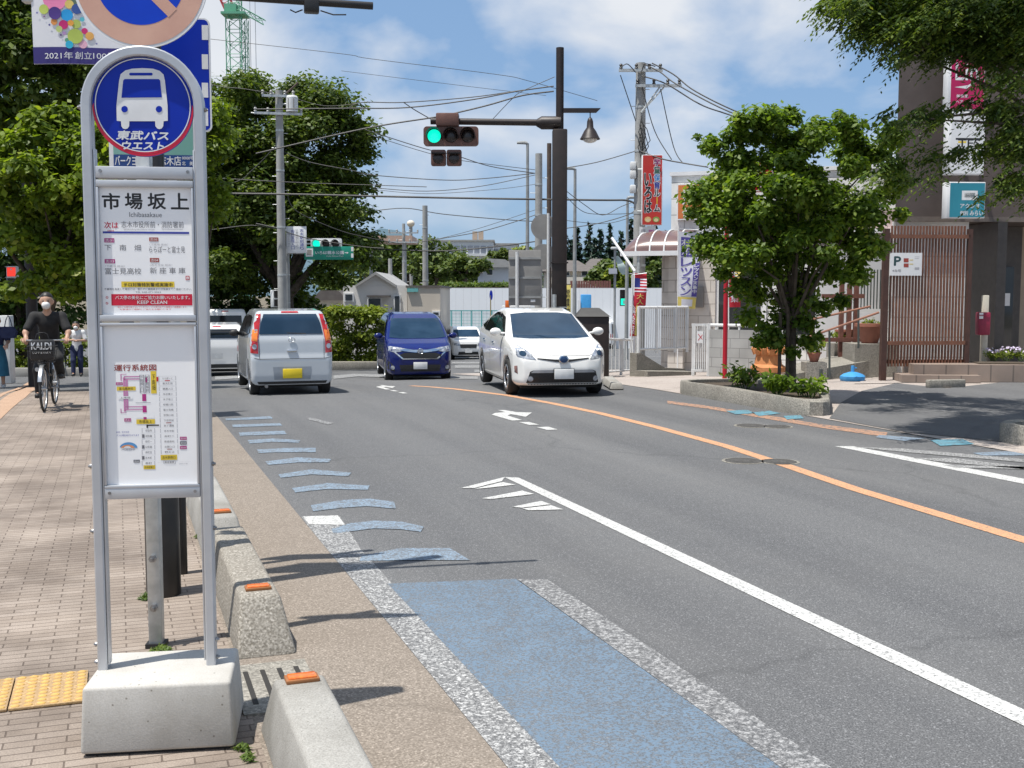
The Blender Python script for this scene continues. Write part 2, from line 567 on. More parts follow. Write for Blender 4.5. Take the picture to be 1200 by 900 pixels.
# ------------------------------------------------------------------ ground materials
def ground_mat(name, cols, fine=260.0, bump=0.35, big=0.5, rough=0.9, wear=None, paint=None, cracks=False, speck=150, tracks=False, pits=.06, samt=.35, pores=0):
    """aggregate surface: fine speckle between cols[0..1], broad stains towards cols[2]; with paint = worn paint over it"""
    if name in MATS: return MATS[name]
    m, nt, b = _nt(name)
    N = nt.nodes.new; K = nt.links.new
    tc = N('ShaderNodeTexCoord')
    n1 = N('ShaderNodeTexNoise'); n1.inputs['Scale'].default_value = fine; n1.inputs['Detail'].default_value = 2
    r1 = N('ShaderNodeValToRGB')
    r1.color_ramp.elements[0].position = .36; r1.color_ramp.elements[1].position = .66
    r1.color_ramp.elements[0].color = (*cols[0], 1); r1.color_ramp.elements[1].color = (*cols[1], 1)
    n2 = N('ShaderNodeTexNoise'); n2.inputs['Scale'].default_value = big; n2.inputs['Detail'].default_value = 7; n2.inputs['Roughness'].default_value = .62
    r2 = N('ShaderNodeValToRGB'); r2.color_ramp.elements[0].position = .42; r2.color_ramp.elements[1].position = .72
    r2.color_ramp.elements[1].color = (.75, .75, .75, 1)
    mx = N('ShaderNodeMixRGB'); mx.inputs['Color2'].default_value = (*cols[2], 1)
    K(tc.outputs['Object'], n1.inputs['Vector']); K(tc.outputs['Object'], n2.inputs['Vector'])
    K(n1.outputs['Fac'], r1.inputs['Fac']); K(n2.outputs['Fac'], r2.inputs['Fac'])
    K(r2.outputs['Color'], mx.inputs['Fac']); K(r1.outputs['Color'], mx.inputs['Color1'])
    out = mx.outputs['Color']
    if tracks:                       # polished wheel tracks run along the road
        mp = N('ShaderNodeMapping'); mp.inputs['Scale'].default_value = (1.05, .05, 1)
        nt_ = N('ShaderNodeTexNoise'); nt_.inputs['Scale'].default_value = 1.0; nt_.inputs['Detail'].default_value = 5
        rt = N('ShaderNodeValToRGB'); rt.color_ramp.elements[0].position = .35; rt.color_ramp.elements[1].position = .65
        rt.color_ramp.elements[0].color = (.80, .80, .81, 1); rt.color_ramp.elements[1].color = (1.14, 1.13, 1.11, 1)
        mt = N('ShaderNodeMixRGB'); mt.blend_type = 'MULTIPLY'; mt.inputs['Fac'].default_value = 1
        K(tc.outputs['Object'], mp.inputs['Vector']); K(mp.outputs[0], nt_.inputs['Vector']); K(nt_.outputs['Fac'], rt.inputs['Fac'])
        K(out, mt.inputs['Color1']); K(rt.outputs['Color'], mt.inputs['Color2']); out = mt.outputs['Color']
    # small paler stones mixed into the colour
    vo = N('ShaderNodeTexVoronoi'); vo.inputs['Scale'].default_value = speck
    K(tc.outputs['Object'], vo.inputs['Vector'])
    sp = N('ShaderNodeSeparateColor'); K(vo.outputs['Color'], sp.inputs[0])
    r3 = N('ShaderNodeValToRGB'); r3.color_ramp.elements[0].position = .86; r3.color_ramp.elements[1].position = .99
    r3.color_ramp.elements[1].color = (samt, samt, samt, 1)
    K(sp.outputs[0], r3.inputs['Fac'])
    m2 = N('ShaderNodeMixRGB'); m2.inputs['Color2'].default_value = tuple(min(1, c * 2.1 + .06) for c in cols[1]) + (1,)
    K(r3.outputs['Color'], m2.inputs['Fac']); K(out, m2.inputs['Color1'])
    out = m2.outputs['Color']
    if pores:
        vp = N('ShaderNodeTexVoronoi'); vp.inputs['Scale'].default_value = pores; rp = N('ShaderNodeValToRGB')
        rp.color_ramp.elements[0].position = .07; rp.color_ramp.elements[1].position = .13; rp.color_ramp.elements[0].color = (.5, .48, .45, 1)
        mp_ = N('ShaderNodeMixRGB'); mp_.blend_type = 'MULTIPLY'; mp_.inputs['Fac'].default_value = 1
        K(tc.outputs['Object'], vp.inputs['Vector']); K(vp.outputs['Distance'], rp.inputs['Fac']); K(out, mp_.inputs['Color1']); K(rp.outputs['Color'], mp_.inputs['Color2']); out = mp_.outputs['Color']
    if cracks:
        vc = N('ShaderNodeTexVoronoi'); vc.feature = 'DISTANCE_TO_EDGE'; vc.inputs['Scale'].default_value = .23
        nd = N('ShaderNodeTexNoise'); nd.inputs['Scale'].default_value = 2.2; nd.inputs['Detail'].default_value = 6
        av = N('ShaderNodeMixRGB'); av.inputs['Fac'].default_value = .35
        K(tc.outputs['Object'], nd.inputs['Vector']); K(tc.outputs['Object'], av.inputs['Color1']); K(nd.outputs['Color'], av.inputs['Color2'])
        K(av.outputs['Color'], vc.inputs['Vector'])
        rc = N('ShaderNodeValToRGB'); rc.color_ramp.elements[0].position = .0; rc.color_ramp.elements[1].position = .006
        rc.color_ramp.elements[0].color = (.22, .22, .22, 1); rc.color_ramp.elements[1].color = (0, 0, 0, 1)
        K(vc.outputs['Distance'], rc.inputs['Fac'])
        m3 = N('ShaderNodeMixRGB'); m3.inputs['Color2'].default_value = tuple(c * .4 for c in cols[0]) + (1,)
        K(rc.outputs['Color'], m3.inputs['Fac']); K(out, m3.inputs['Color1'])
        out = m3.outputs['Color']
    if paint is not None:
        nw = N('ShaderNodeTexNoise'); nw.inputs['Scale'].default_value = wear[1]; nw.inputs['Detail'].default_value = 8; nw.inputs['Roughness'].default_value = .7
        rw = N('ShaderNodeValToRGB'); rw.color_ramp.elements[0].position = wear[0]; rw.color_ramp.elements[1].position = wear[0] + wear[2]
        rw.color_ramp.elements[0].color = (1, 1, 1, 1); rw.color_ramp.elements[1].color = (0, 0, 0, 1)
        K(tc.outputs['Object'], nw.inputs['Vector']); K(nw.outputs['Fac'], rw.inputs['Fac'])
        npn = N('ShaderNodeTexNoise'); npn.inputs['Scale'].default_value = 6; npn.inputs['Detail'].default_value = 6
        K(tc.outputs['Object'], npn.inputs['Vector'])
        pc = N('ShaderNodeMixRGB'); pc.inputs['Color1'].default_value = (*paint, 1); pc.inputs['Color2'].default_value = tuple(c * .74 for c in paint) + (1,)
        K(npn.outputs['Fac'], pc.inputs['Fac'])
        m4 = N('ShaderNodeMixRGB'); K(rw.outputs['Color'], m4.inputs['Fac']); K(out, m4.inputs['Color1']); K(pc.outputs['Color'], m4.inputs['Color2'])
        out = m4.outputs['Color']
        # pits of bare aggregate all over the paint
        nf = N('ShaderNodeTexNoise'); nf.inputs['Scale'].default_value = 75; nf.inputs['Detail'].default_value = 3
        rf = N('ShaderNodeValToRGB'); rf.color_ramp.elements[0].position = .40 - pits; rf.color_ramp.elements[1].position = .56 - pits
        rf.color_ramp.elements[0].color = (.75, .75, .75, 1); rf.color_ramp.elements[1].color = (0, 0, 0, 1)
        m5 = N('ShaderNodeMixRGB'); K(tc.outputs['Object'], nf.inputs['Vector']); K(nf.outputs['Fac'], rf.inputs['Fac']); K(rf.outputs['Color'], m5.inputs['Fac'])
        K(out, m5.inputs['Color1']); K(m2.outputs['Color'], m5.inputs['Color2']); out = m5.outputs['Color']
    K(out, b.inputs['Base Color'])
    b.inputs['Roughness'].default_value = rough
    b.inputs['Specular IOR Level'].default_value = .3
    bp = N('ShaderNodeBump'); bp.inputs['Strength'].default_value = bump; bp.inputs['Distance'].default_value = .006
    K(n1.outputs['Fac'], bp.inputs['Height']); K(bp.outputs['Normal'], b.inputs['Normal'])
    MATS[name] = m
    return m

ASPH = ((.068, .070, .074), (.168, .170, .174), (.124, .124, .125))
M_ASPH = ground_mat('asphalt', ASPH, fine=150, cracks=True, tracks=True)
M_WHITE_P = ground_mat('white_road_paint', ASPH, fine=150, tracks=True, paint=(.60, .60, .585), wear=(.58, 26, .12))
M_WHITE_W = ground_mat('white_road_paint_worn', ASPH, fine=150, tracks=True, paint=(.58, .58, .57), wear=(.46, 62, .09), pits=-.06)
M_WHITE_F = ground_mat('white_road_paint_nearly_gone', ASPH, fine=150, tracks=True, paint=(.42, .42, .42), wear=(.46, 36, .10), pits=-.05)
M_BLUE_P = ground_mat('blue_road_paint', ASPH, fine=150, tracks=True, paint=(.25, .335, .43), wear=(.50, 11, .20), pits=-.03)
M_BLUE_L = ground_mat('blue_lane_paint', ASPH, fine=150, tracks=True, paint=(.150, .215, .29), wear=(.52, 5, .30), pits=-.02)
M_ORANGE_P = ground_mat('orange_road_paint', ASPH, fine=150, tracks=True, paint=(.64, .345, .19), wear=(.60, 20, .12))
M_ORANGE_W = ground_mat('orange_road_paint_worn', ASPH, fine=150, tracks=True, paint=(.48, .27, .17), wear=(.48, 14, .12))
M_CYAN_P = ground_mat('cyan_road_paint', ASPH, fine=150, tracks=True, paint=(.12, .30, .38), wear=(.50, 10, .14))
M_APRON = ground_mat('gutter_concrete', ((.160, .135, .110), (.280, .240, .202), (.185, .155, .128)), fine=110, big=1.6, cracks=True)
M_CONC = ground_mat('kerb_concrete', ((.27, .262, .243), (.38, .37, .345), (.17, .16, .14)), fine=190, big=2.6, bump=.3, speck=260, samt=.08, pores=38)
M_CONC_W = ground_mat('aggregate_concrete', ((.16, .145, .12), (.36, .335, .295), (.22, .20, .17)), fine=85, big=5, bump=.6, speck=120, samt=.3)
M_CONC_D = ground_mat('weathered_concrete', ((.17, .16, .14), (.33, .31, .27), (.14, .13, .11)), fine=50, big=2.0)
M_CONC_L = ground_mat('pale_pavement_concrete', ((.30, .26, .235), (.42, .375, .34), (.27, .23, .205)), fine=40, big=.9, cracks=True)
M_EARTH = ground_mat('earth', ((.10, .085, .06), (.19, .16, .115), (.12, .11, .07)), fine=30, big=.2)

def paver_mat():
    m, nt, b = _nt('brick_pavers')
    N = nt.nodes.new; K = nt.links.new
    tc = N('ShaderNodeTexCoord')
    br = N('ShaderNodeTexBrick')
    br.inputs['Scale'].default_value = 1.0
    br.inputs['Brick Width'].default_value = .225
    br.inputs['Row Height'].default_value = .0625
    br.inputs['Mortar Size'].default_value = .0036
    br.inputs['Mortar Smooth'].default_value = .3
    br.inputs['Bias'].default_value = 0
    br.offset = .5
    br.inputs['Color1'].default_value = (.290, .242, .203, 1)
    br.inputs['Color2'].default_value = (.355, .303, .260, 1)
    br.inputs['Mortar'].default_value = (.16, .128, .106, 1)
    n = N('ShaderNodeTexNoise'); n.inputs['Scale'].default_value = 1.1; n.inputs['Detail'].default_value = 8; n.inputs['Roughness'].default_value = .65
    r = N('ShaderNodeValToRGB'); r.color_ramp.elements[0].position = .38; r.color_ramp.elements[1].position = .66
    r.color_ramp.elements[0].color = (.58, .56, .55, 1); r.color_ramp.elements[1].color = (1.03, 1.02, 1.01, 1)
    f = N('ShaderNodeTexNoise'); f.inputs['Scale'].default_value = 140; f.inputs['Detail'].default_value = 2
    fr = N('ShaderNodeValToRGB'); fr.color_ramp.elements[0].position = .3; fr.color_ramp.elements[1].position = .7
    fr.color_ramp.elements[0].color = (.78, .78, .78, 1); fr.color_ramp.elements[1].color = (1.15, 1.15, 1.15, 1)
    m1 = N('ShaderNodeMixRGB'); m1.blend_type = 'MULTIPLY'; m1.inputs['Fac'].default_value = 1
    m2 = N('ShaderNodeMixRGB'); m2.blend_type = 'MULTIPLY'; m2.inputs['Fac'].default_value = 1
    for q in (br, n, f): K(tc.outputs['Object'], q.inputs['Vector'])
    K(n.outputs['Fac'], r.inputs['Fac']); K(f.outputs['Fac'], fr.inputs['Fac'])
    K(br.outputs['Color'], m1.inputs['Color1']); K(r.outputs['Color'], m1.inputs['Color2'])
    K(m1.outputs['Color'], m2.inputs['Color1']); K(fr.outputs['Color'], m2.inputs['Color2'])
    K(m2.outputs['Color'], b.inputs['Base Color'])
    b.inputs['Roughness'].default_value = .85; b.inputs['Specular IOR Level'].default_value = .3
    bp = N('ShaderNodeBump'); bp.invert = True; bp.inputs['Strength'].default_value = .8; bp.inputs['Distance'].default_value = .006
    K(br.outputs['Fac'], bp.inputs['Height']); K(bp.outputs['Normal'], b.inputs['Normal'])
    MATS['brick_pavers'] = m
    return m
M_PAVER = paver_mat()

def sheet(name, ss, ts, dz, m, keep=None):
    mb = MB(); vs = []; fs = []
    for s in ss:
        for t in ts:
            vs.append((s, t, zt(t) + dz))
    k = len(ts)
    for i in range(len(ss) - 1):
        for j in range(k - 1):
            if keep and not keep((ss[i] + ss[i + 1]) / 2, (ts[j] + ts[j + 1]) / 2): continue
            fs.append((i * k + j, (i + 1) * k + j, (i + 1) * k + j + 1, i * k + j + 1))
    mb.add(vs, fs, m)
    o = mb.build(name, yaw=TH, smooth=0)
    return struct(o)

TS = sorted(set([-12, -6, 0, 4, 8, 12] + [t for t in _TK if 12 < t < 200] + [27.5, 36, 45, 54, 62, 70, 82, 100]))
sheet('ground', [-1500, -300, -80, -20, 0, 20, 80, 300, 1500], [-60, -12] + TS[1:] + [200, 400, 1200, 3000], -.05, M_EARTH)
sheet('road', [-70, -30, -9, .8, 9.14, 30, 90], TS + [140], -.012, M_ASPH,
      keep=lambda s, t: (.8 < s < 9.14) or (24 < t) )
sheet('pavement', [-14, -4, .47], [t for t in TS if t <= 24] , .0, M_PAVER)
sheet('gutter_apron', [.47, 1.285], [t for t in TS if t <= 24], -.004, M_APRON)
sheet('far_pavement', [9.14, 12, 40], [t for t in TS if t <= 31], -.005, M_CONC_L)

def px_poly(mb, pts, dz, m):
    """paint: polygon given by picture points, carried to the ground and kept as road coordinates"""
    q = [gnd(u, v) for u, v in pts]
    w = [XY2ST(p.x, p.y) for p in q]
    st_poly(mb, w, dz, m)

def st_poly(mb, w, dz, m):
    # split long pieces across the terrain's knots by Delaunay with extra points
    pts = []; n = len(w)
    for i in range(n):
        a = Vector(w[i]); b = Vector(w[(i + 1) % n])
        c = max(1, int((b - a).length / .8))
        for j in range(c): pts.append(a.lerp(b, j / c))
    k = len(pts)
    r = delaunay_2d_cdt(pts, [], [list(range(k))], 1, 1e-5)
    vs = [(p.x, p.y, zt(p.y) + dz) for p in r[0]]
    fs = []
    for f in r[2]:
        p = [r[0][i] for i in f]
        a = sum(p[i].x * p[(i + 1) % len(p)].y - p[(i + 1) % len(p)].x * p[i].y for i in range(len(p)))
        fs.append(tuple(f) if a > 0 else tuple(reversed(f)))
    mb.add(vs, fs, m)

def strip(path, wl, wr):
    """road-coordinate strip around a path"""
    l = []; r_ = []
    for i, p in enumerate(path):
        a = Vector(path[max(i - 1, 0)]); b = Vector(path[min(i + 1, len(path) - 1)])
        d = (b - a).normalized(); nrm = Vector((-d.y, d.x))
        l.append(Vector(p) + nrm * wl); r_.append(Vector(p) - nrm * wr)
    return l + r_[::-1]

ZR = -.012
def paint(name, polys, m, dz):
    mb = MB()
    for kind, pts in polys:
        (px_poly if kind == 'px' else st_poly)(mb, pts, ZR + dz, m)
    return struct(mb.build(name, yaw=TH, smooth=0))

paint('road_edge_line', [('st', [(1.29, 1), (1.29, 8.1), (1.30, 8.5), (1.58, 8.4), (1.50, 7.2), (1.465, 1)])], M_WHITE_W, .004)
paint('road_edge_line_end', [('px', [(355, 604), (396, 603), (404, 614), (362, 613)])], M_WHITE_P, .0058)
paint('blue_bus_lane', [('px', [(455, 682), (605, 677)]), ] and [('st', [(1.468, 1), (1.468, 6.33), (2.222, 6.18), (2.222, 1)])], M_BLUE_L, .0045)
paint('worn_lane_line', [('st', [(2.218, 1), (2.225, 6.16), (2.395, 6.1), (2.39, 1)])], M_WHITE_F, .006)
paint('lane_line', [('st', [(3.345, 1), (3.355, 4.5), (3.385, 9.72), (3.50, 9.66), (3.485, 4.5), (3.485, 1)])], M_WHITE_P, .004)
paint('lane_line_chevron', [('px', [(592, 558), (540, 571), (556, 571), (588, 563)]), ('px', [(588, 564), (556, 572), (570, 571), (604, 567)]),
                            ('px', [(612, 574), (565, 583), (575, 584), (626, 578)]), ('px', [(634, 586), (600, 593), (612, 594), (646, 590)]),
                            ('px', [(646, 591), (612, 595), (620, 597), (660, 596)])], M_WHITE_P, .006)
bl = [[(391, 624), (388, 619), (410, 612), (437, 609), (470, 610), (497, 616), (493, 622), (470, 619), (437, 618)],
      [(367, 598), (364, 591), (400, 585), (432, 583), (462, 587), (464, 595), (430, 592), (400, 594)],
      [(346, 576), (342, 571), (384, 565), (433, 568), (431, 573), (384, 572)],
      [(329, 559), (326, 555), (365, 549), (412, 553), (408, 557), (365, 555)],
      [(314, 544), (311, 540), (349, 535), (388, 537), (386, 541), (349, 541)],
      [(303, 530), (301, 526), (336, 524), (370, 524), (370, 529), (336, 529)],
      [(292, 519), (290, 515), (320, 513), (352, 515), (350, 518), (320, 517)],
      [(281, 510), (280, 506), (333, 504), (336, 508)], [(273, 500), (272, 497), (328, 495), (331, 498)],
      [(265, 492), (264, 490), (317, 487), (320, 490)],
      [(421, 656), (424, 650), (469, 641), (527, 641), (551, 655), (480, 655)]]
paint('blue_arrow_marks', [('px', b_) for b_ in bl], M_BLUE_P, .0050)
paint('small_white_trace', [('px', [(361, 488), (391, 495), (385, 497), (362, 491)])], M_WHITE_F, .005)

cl = [(5.86, 1), (5.90, 4.5), (5.93, 6.0), (6.09, 8.1), (6.30, 9.6), (6.45, 10.9), (6.53, 12.8), (6.53, 14.6), (6.42, 16.2), (6.22, 17.8), (5.85, 19.5), (5.40, 21.1)]
paint('centre_line', [('st', strip(cl, .075, .075))], M_ORANGE_P, .004)
paint('far_side_line', [('px', [(782, 469), (830, 475), (900, 486), (960, 496), (1040, 506), (1038, 511), (958, 500), (898, 490), (828, 478), (782, 472)])], M_ORANGE_W, .004)
paint('cyan_marks', [('px', [(880, 483), (902, 481), (915, 484), (890, 487)]), ('px', [(918, 487), (938, 486), (942, 490), (922, 491)]),
                     ('px', [(850, 481), (876, 480), (885, 484), (862, 485)]), ('px', [(1090, 515), (1128, 514), (1142, 520), (1102, 522)])], M_CYAN_P, .008)
paint('blue_marks', [('px', [(1140, 530), (1200, 527), (1200, 533), (1150, 533)]), ('px', [(1030, 509), (1085, 513), (1060, 516), (1026, 512)])], M_BLUE_P, .006)
paint('far_lane_line', [('px', [(978, 522), (1000, 522), (1200, 560), (1200, 566)])], M_WHITE_P, .004)
paint('far_lane_chevron', [('px', [(1000, 523), (1060, 525), (1200, 537), (1200, 541), (1060, 529)]), ('px', [(1070, 536), (1120, 536), (1200, 546), (1200, 549), (1110, 541)]),
                           ('px', [(1105, 544), (1200, 546), (1200, 549), (1120, 547)])], M_WHITE_W, .006)
def arrow(u0, v0, k, kv):
    f = lambda pts: ('px', [(u0 + a / 7.5 * k, v0 + b / 7.5 * kv) for a, b in pts])
    return [f([(325, 150), (385, 150), (490, 168), (625, 172), (570, 210), (500, 196), (440, 186), (410, 198), (540, 238), (450, 242), (270, 190), (300, 176), (390, 168)]), f([(510, 256), (600, 254), (690, 278), (600, 280)]), f([(665, 300), (770, 296), (852, 320), (760, 324)])]
paint('turn_arrow', arrow(540, 460, 1, 1) + arrow(423.5, 442.5, .48, .42), M_WHITE_P, .006)
paint('stop_line', [('px', [(252, 441), (284, 440), (284, 443), (252, 445)]), ('px', [(391, 440), (414, 438), (560, 441), (560, 444), (420, 441), (391, 444)]),
                    ('px', [(252, 427), (290, 427), (290, 429), (252, 430)]), ('px', [(391, 426), (440, 427), (440, 430), (391, 429)]), ('px', [(533, 428), (562, 428), (564, 431), (533, 431)]),
                    ('px', [(556, 433), (640, 436), (700, 434), (700, 437), (640, 440), (556, 436)]), ('px', [(530, 424), (566, 424), (566, 426), (530, 426)])], M_WHITE_W, .012)
paint('driveway', [('px', [(972, 490), (985, 472), (1010, 458), (1050, 449), (1110, 455), (1200, 445), (1260, 440), (1260, 528), (1200, 520), (1148, 515), (1060, 506)])], M_ASPH, .013)
paint('pale_walk', [('px', [(1000, 450), (1032, 440), (1075, 436), (1120, 446), (1050, 449)])], M_CONC_L, .018)

# manhole covers
M_IRON = mat('manhole_iron', (.05, .047, .043), (.10, .095, .09), rough=.7, scale=60, bump=.6, bscale=120)
def manhole(u, v, r, label):
    p = gnd(u, v); mb = MB()
    mb.lathe([(r + .03, 0), (r + .03, .004), (r + .005, .004)], M_CONC_D, 28)
    o = MB(); o.lathe([(r, 0), (r, .007), (r * .93, .007), (r * .93, .005), (r * .55, .005), (r * .55, .007), (r * .2, .007)], M_IRON, 28)
    t = thing('manhole_cover', label, 'manhole', (p.x, p.y, p.z - .012))
    mb.build('frame', t); o.build('lid', t)
manhole(871, 539, .19, 'dark iron manhole cover left of the orange centre line, nearer pair')
manhole(914, 540, .17, 'dark iron manhole cover right on the orange centre line')
manhole(880, 498, .19, 'dark iron manhole cover in the far lane, left of two')
manhole(911, 499, .17, 'dark iron manhole cover in the far lane, right of two')

# yellow tactile paving
M_TACT = ground_mat('yellow_tactile_tile', ((.34, .225, .11), (.44, .30, .15), (.30, .21, .13)), fine=90, big=4)
M_TACTD = mat('yellow_tactile_dome', (.56, .36, .10), (.48, .30, .10), rough=.7, scale=20)
M_TACT2 = ground_mat('orange_tactile_strip', ((.36, .235, .16), (.44, .30, .21), (.33, .22, .15)), fine=60, big=3)
mb = MB()
for i in range(5):
    s1 = -.165 - i * .303; s0 = s1 - .298
    mb.box(((s0 + s1) / 2, 5.04, .008), (s1 - s0, .40, .012), M_TACT, bev=.003)
    for a in range(6):
        for b_ in range(9):
            mb.ball((s0 + .026 + a * .0495, 4.86 + b_ * .0445, .0135), (.019, .013, .008), M_TACTD, 8)
struct(mb.build('tactile_paving', yaw=TH))
mb = MB()
px_poly(mb, [(0, 492), (0, 470), (46, 445), (56, 446), (30, 466)], .006, M_TACT2)
px_poly(mb, [(0, 466), (0, 462), (36, 446), (42, 446)], .006, M_TACT2)
struct(mb.build('tactile_strip', yaw=TH))

# concrete kerb blocks with orange reflectors
M_REFL = mat('orange_reflector', (.80, .19, .02), (.62, .12, .015), rough=.25, scale=60, coat=.5)
M_REFLF = mat('reflector_rim', (.30, .12, .04), rough=.5)

def hexa(mb, b4, t4, m, bev=.02):
    bm = bmesh.new()
    vs = [bm.verts.new(p) for p in list(b4) + list(t4)]
    for f in ((3, 2, 1, 0), (4, 5, 6, 7), (0, 1, 5, 4), (1, 2, 6, 5), (2, 3, 7, 6), (3, 0, 4, 7)):
        bm.faces.new([vs[i] for i in f])
    if bev: bmesh.ops.bevel(bm, geom=bm.edges[:], offset=bev, segments=3, profile=.5, affect='EDGES')
    bm.verts.index_update()
    mb.add([q.co.copy() for q in bm.verts], [tuple(q.index for q in f.verts) for f in bm.faces], m)
    bm.free()

def kerb_block(t0, t1, label, refl=(), group=None, m=None):
    x, y = ST2XY(.625, t0)
    r = thing('kerb_block', label, 'kerb block', (x, y, zt(t0)), TH, group)
    Lk = t1 - t0; e = .16
    zb = zt(t1) - zt(t0)
    mb = MB()
    hexa(mb, [(-.142, 0, -.01), (.142, 0, -.01), (.142, Lk, zb - .01), (-.142, Lk, zb - .01)],
         [(-.105, e, .25), (.085, e, .25), (.085, Lk - e, .25 + zb), (-.105, Lk - e, .25 + zb)], m or M_CONC)
    mb.build('block', r)
    for q in refl:
        o = MB(); yy = e + .13 if q == 0 else Lk - e - .05
        o.box((-.005, yy, .257), (.125, .075, .016), M_REFLF, bev=.004)
        o.box((-.005, yy, .266), (.105, .058, .012), M_REFL, bev=.004)
        o.build('reflector', r)
    return r
kerb_block(2.25, 4.32, 'pale concrete kerb block nearest, with bright orange reflector on its far end', (1,))
kerb_block(5.20, 7.22, 'weathered concrete kerb block in the middle with rough sloping end and reflector', (0,), m=M_CONC_W)
kerb_block(7.24, 9.26, 'concrete kerb block beyond the middle one, its reflector shaded', (0,))
for i in range(4):
    kerb_block(9.28 + i * 2.02, 11.28 + i * 2.02, 'plain concrete kerb block in the run behind the bus stop sign', (), 'kerb blocks in the run behind the sign')
M_BLKG = mat('groove_dark', (.03, .028, .025), rough=.9)
mb = MB()
for i in range(4):
    mb.box((.50 + i * .075, 4.78, .004), (.022, .42, .010), M_BLKG)
mb.box((.61, 4.78, .0), (.34, .62, .014), M_CONC_D)
tag(mb.build('drain_slab', yaw=TH), 'grooved concrete drain slab between two kerb blocks', 'drain slab')
# ------------------------------------------------------------------ foreground bus stop sign
M_ALU = mat('brushed_aluminium', (.47, .485, .51), (.55, .565, .59), rough=.42, metal=.55, scale=5, bump=.03)
M_ALUD = mat('aluminium_groove', (.16, .165, .175), rough=.5, metal=.5)
M_GALV = mat('galvanised_steel', (.42, .44, .44), (.58, .60, .60), rough=.5, metal=.55, scale=14)
M_BOLT = mat('bolt_steel', (.35, .35, .36), (.22, .22, .22), rough=.35, metal=.8, scale=20)
M_WPAPER = mat('white_notice_board', (.90, .90, .905), (.88, .88, .885), rough=.32, scale=2, coat=.3)
M_WPLATE = mat('white_plate', (.78, .79, .80), (.72, .73, .745), rough=.4, scale=3)
M_SBLUE = mat('sign_blue', (.004, .030, .40), (.004, .026, .36), rough=.35, scale=4, spec=.25)
M_SRED = mat('sign_red', (.62, .012, .045), (.54, .01, .04), rough=.3, scale=4)
M_BLACK = mat('black_ink', (.012, .012, .014), (.02, .02, .022), rough=.5)
M_INKB = mat('blue_ink', (.03, .05, .36), rough=.5)
M_INKM = mat('magenta_ink', (.46, .03, .22), rough=.5)
M_INKP = mat('pale_magenta_ink', (.62, .25, .47), rough=.5)
M_INKR = mat('red_ink', (.60, .02, .04), rough=.5)
M_INKRB = mat('brownish_red_ink', (.36, .06, .045), rough=.5)
M_INKY = mat('yellow_ink', (.82, .60, .05), rough=.5)
M_INKG = mat('grey_ink', (.16, .16, .18), rough=.5)
M_INKGL = mat('light_grey_ink', (.44, .44, .47), rough=.5)
M_WINK = mat('white_ink', (.80, .81, .82), rough=.5)
M_SBASE = ground_mat('sign_base_concrete', ((.44, .425, .395), (.51, .495, .465), (.33, .31, .275)), fine=160, big=3.0, bump=.10, speck=300, samt=.03, pores=26)

bx, by = -1.3755, 4.2135
SG = Plane((bx, by, 0), rad(8))
sign = thing('bus_stop_sign', 'arched aluminium bus stop sign with round blue bus emblem on a concrete block', 'bus stop sign', (bx, by, 0), rad(8))

# base block: tapered, softly bevelled
mb = MB()
hexa(mb, [(-.246, -.232, .012), (.312, -.232, .012), (.300, .225, .012), (-.240, .225, .012)],
     [(-.234, -.222, .262), (.298, -.222, .262), (.284, .188, .262), (-.226, .188, .262)], M_SBASE, .014)
mb.box((.03, 0, .006), (.52, .42, .014), M_BLACK)  # black slab stands in for the shadow gap under the block
mb.build('concrete_base', sign)

XL, XR = -.2025, .2025             # post centre lines
def arch_path(zb):
    p = [(XL, zb)]
    r = (XR - XL) / 2; zc = 2.396
    for i in range(0, 25):
        a = PI - PI * i / 24
        p.append((r * math.cos(a), zc + r * math.sin(a)))
    p.append((XR, zb))
    return p
path = []
pts = arch_path(.255)
for i, p in enumerate(pts):
    a = Vector(pts[max(i - 1, 0)]); b = Vector(pts[min(i + 1, len(pts) - 1)])
    d = (b - a).normalized()
    path.append((Vector((p[0], 0, p[1])), Vector((d.y, 0, -d.x)), Vector((0, 1, 0))))
prof = [(-.018, -.027), (-.013, -.032), (.013, -.032), (.018, -.027), (.018, .027), (.013, .032), (-.013, .032), (-.018, .027)]
mb = MB(); mb.sweep(prof, path, M_ALU)
mb.build('frame', sign)
mb = MB()
for sx in (-1, 1):               # inner channels of the posts with a dark groove
    mb.box((sx * .1805, 0, 1.26), (.0085, .042, 1.96), M_ALU, bev=.002)
    mb.box((sx * .1845, -.0195, 1.26), (.004, .006, 1.95), M_ALUD)
mb.build('inner_channel', sign)
for z in (2.153, .945):
    mb = MB(); mb.box((0, -.004, z), (.352, .044, .044), M_ALU, bev=.003); mb.build('crossbar', sign)
for sx in (-1, 1):
    for z in (2.39, 1.05, .80, .36, .29):
        o = MB(); o.cyl((sx * .222, -.012, z), (sx * .229, -.012, z), .009, M_BOLT, n=10); o.cyl((sx * .229, -.012, z), (sx * .235, -.012, z), .005, M_BOLT, n=8)
        o.build('bolt', sign)
for sx in (-1, 1):
    for z in (2.158, .948):
        o = MB(); o.cyl((sx * .158, -.026, z), (sx * .158, -.030, z), .006, M_BOLT, n=10); o.build('screw', sign)

# round emblem
cu, cz = SG.loc(168.5, 126)
dr = .1825
disc = MB()
disc.lathe([(dr, 0), (dr, .012)], M_SBLUE, 64)
dm = disc
for i in range(len(dm.v)):
    x, y, z = dm.v[i]; dm.v[i] = (x + 0, z - .006, y)
dm.f = [tuple(reversed(f)) for f in dm.f]
do = disc.build('emblem_disc', sign, loc=(0, -.004, 2.396))
e = MB()
n = 64
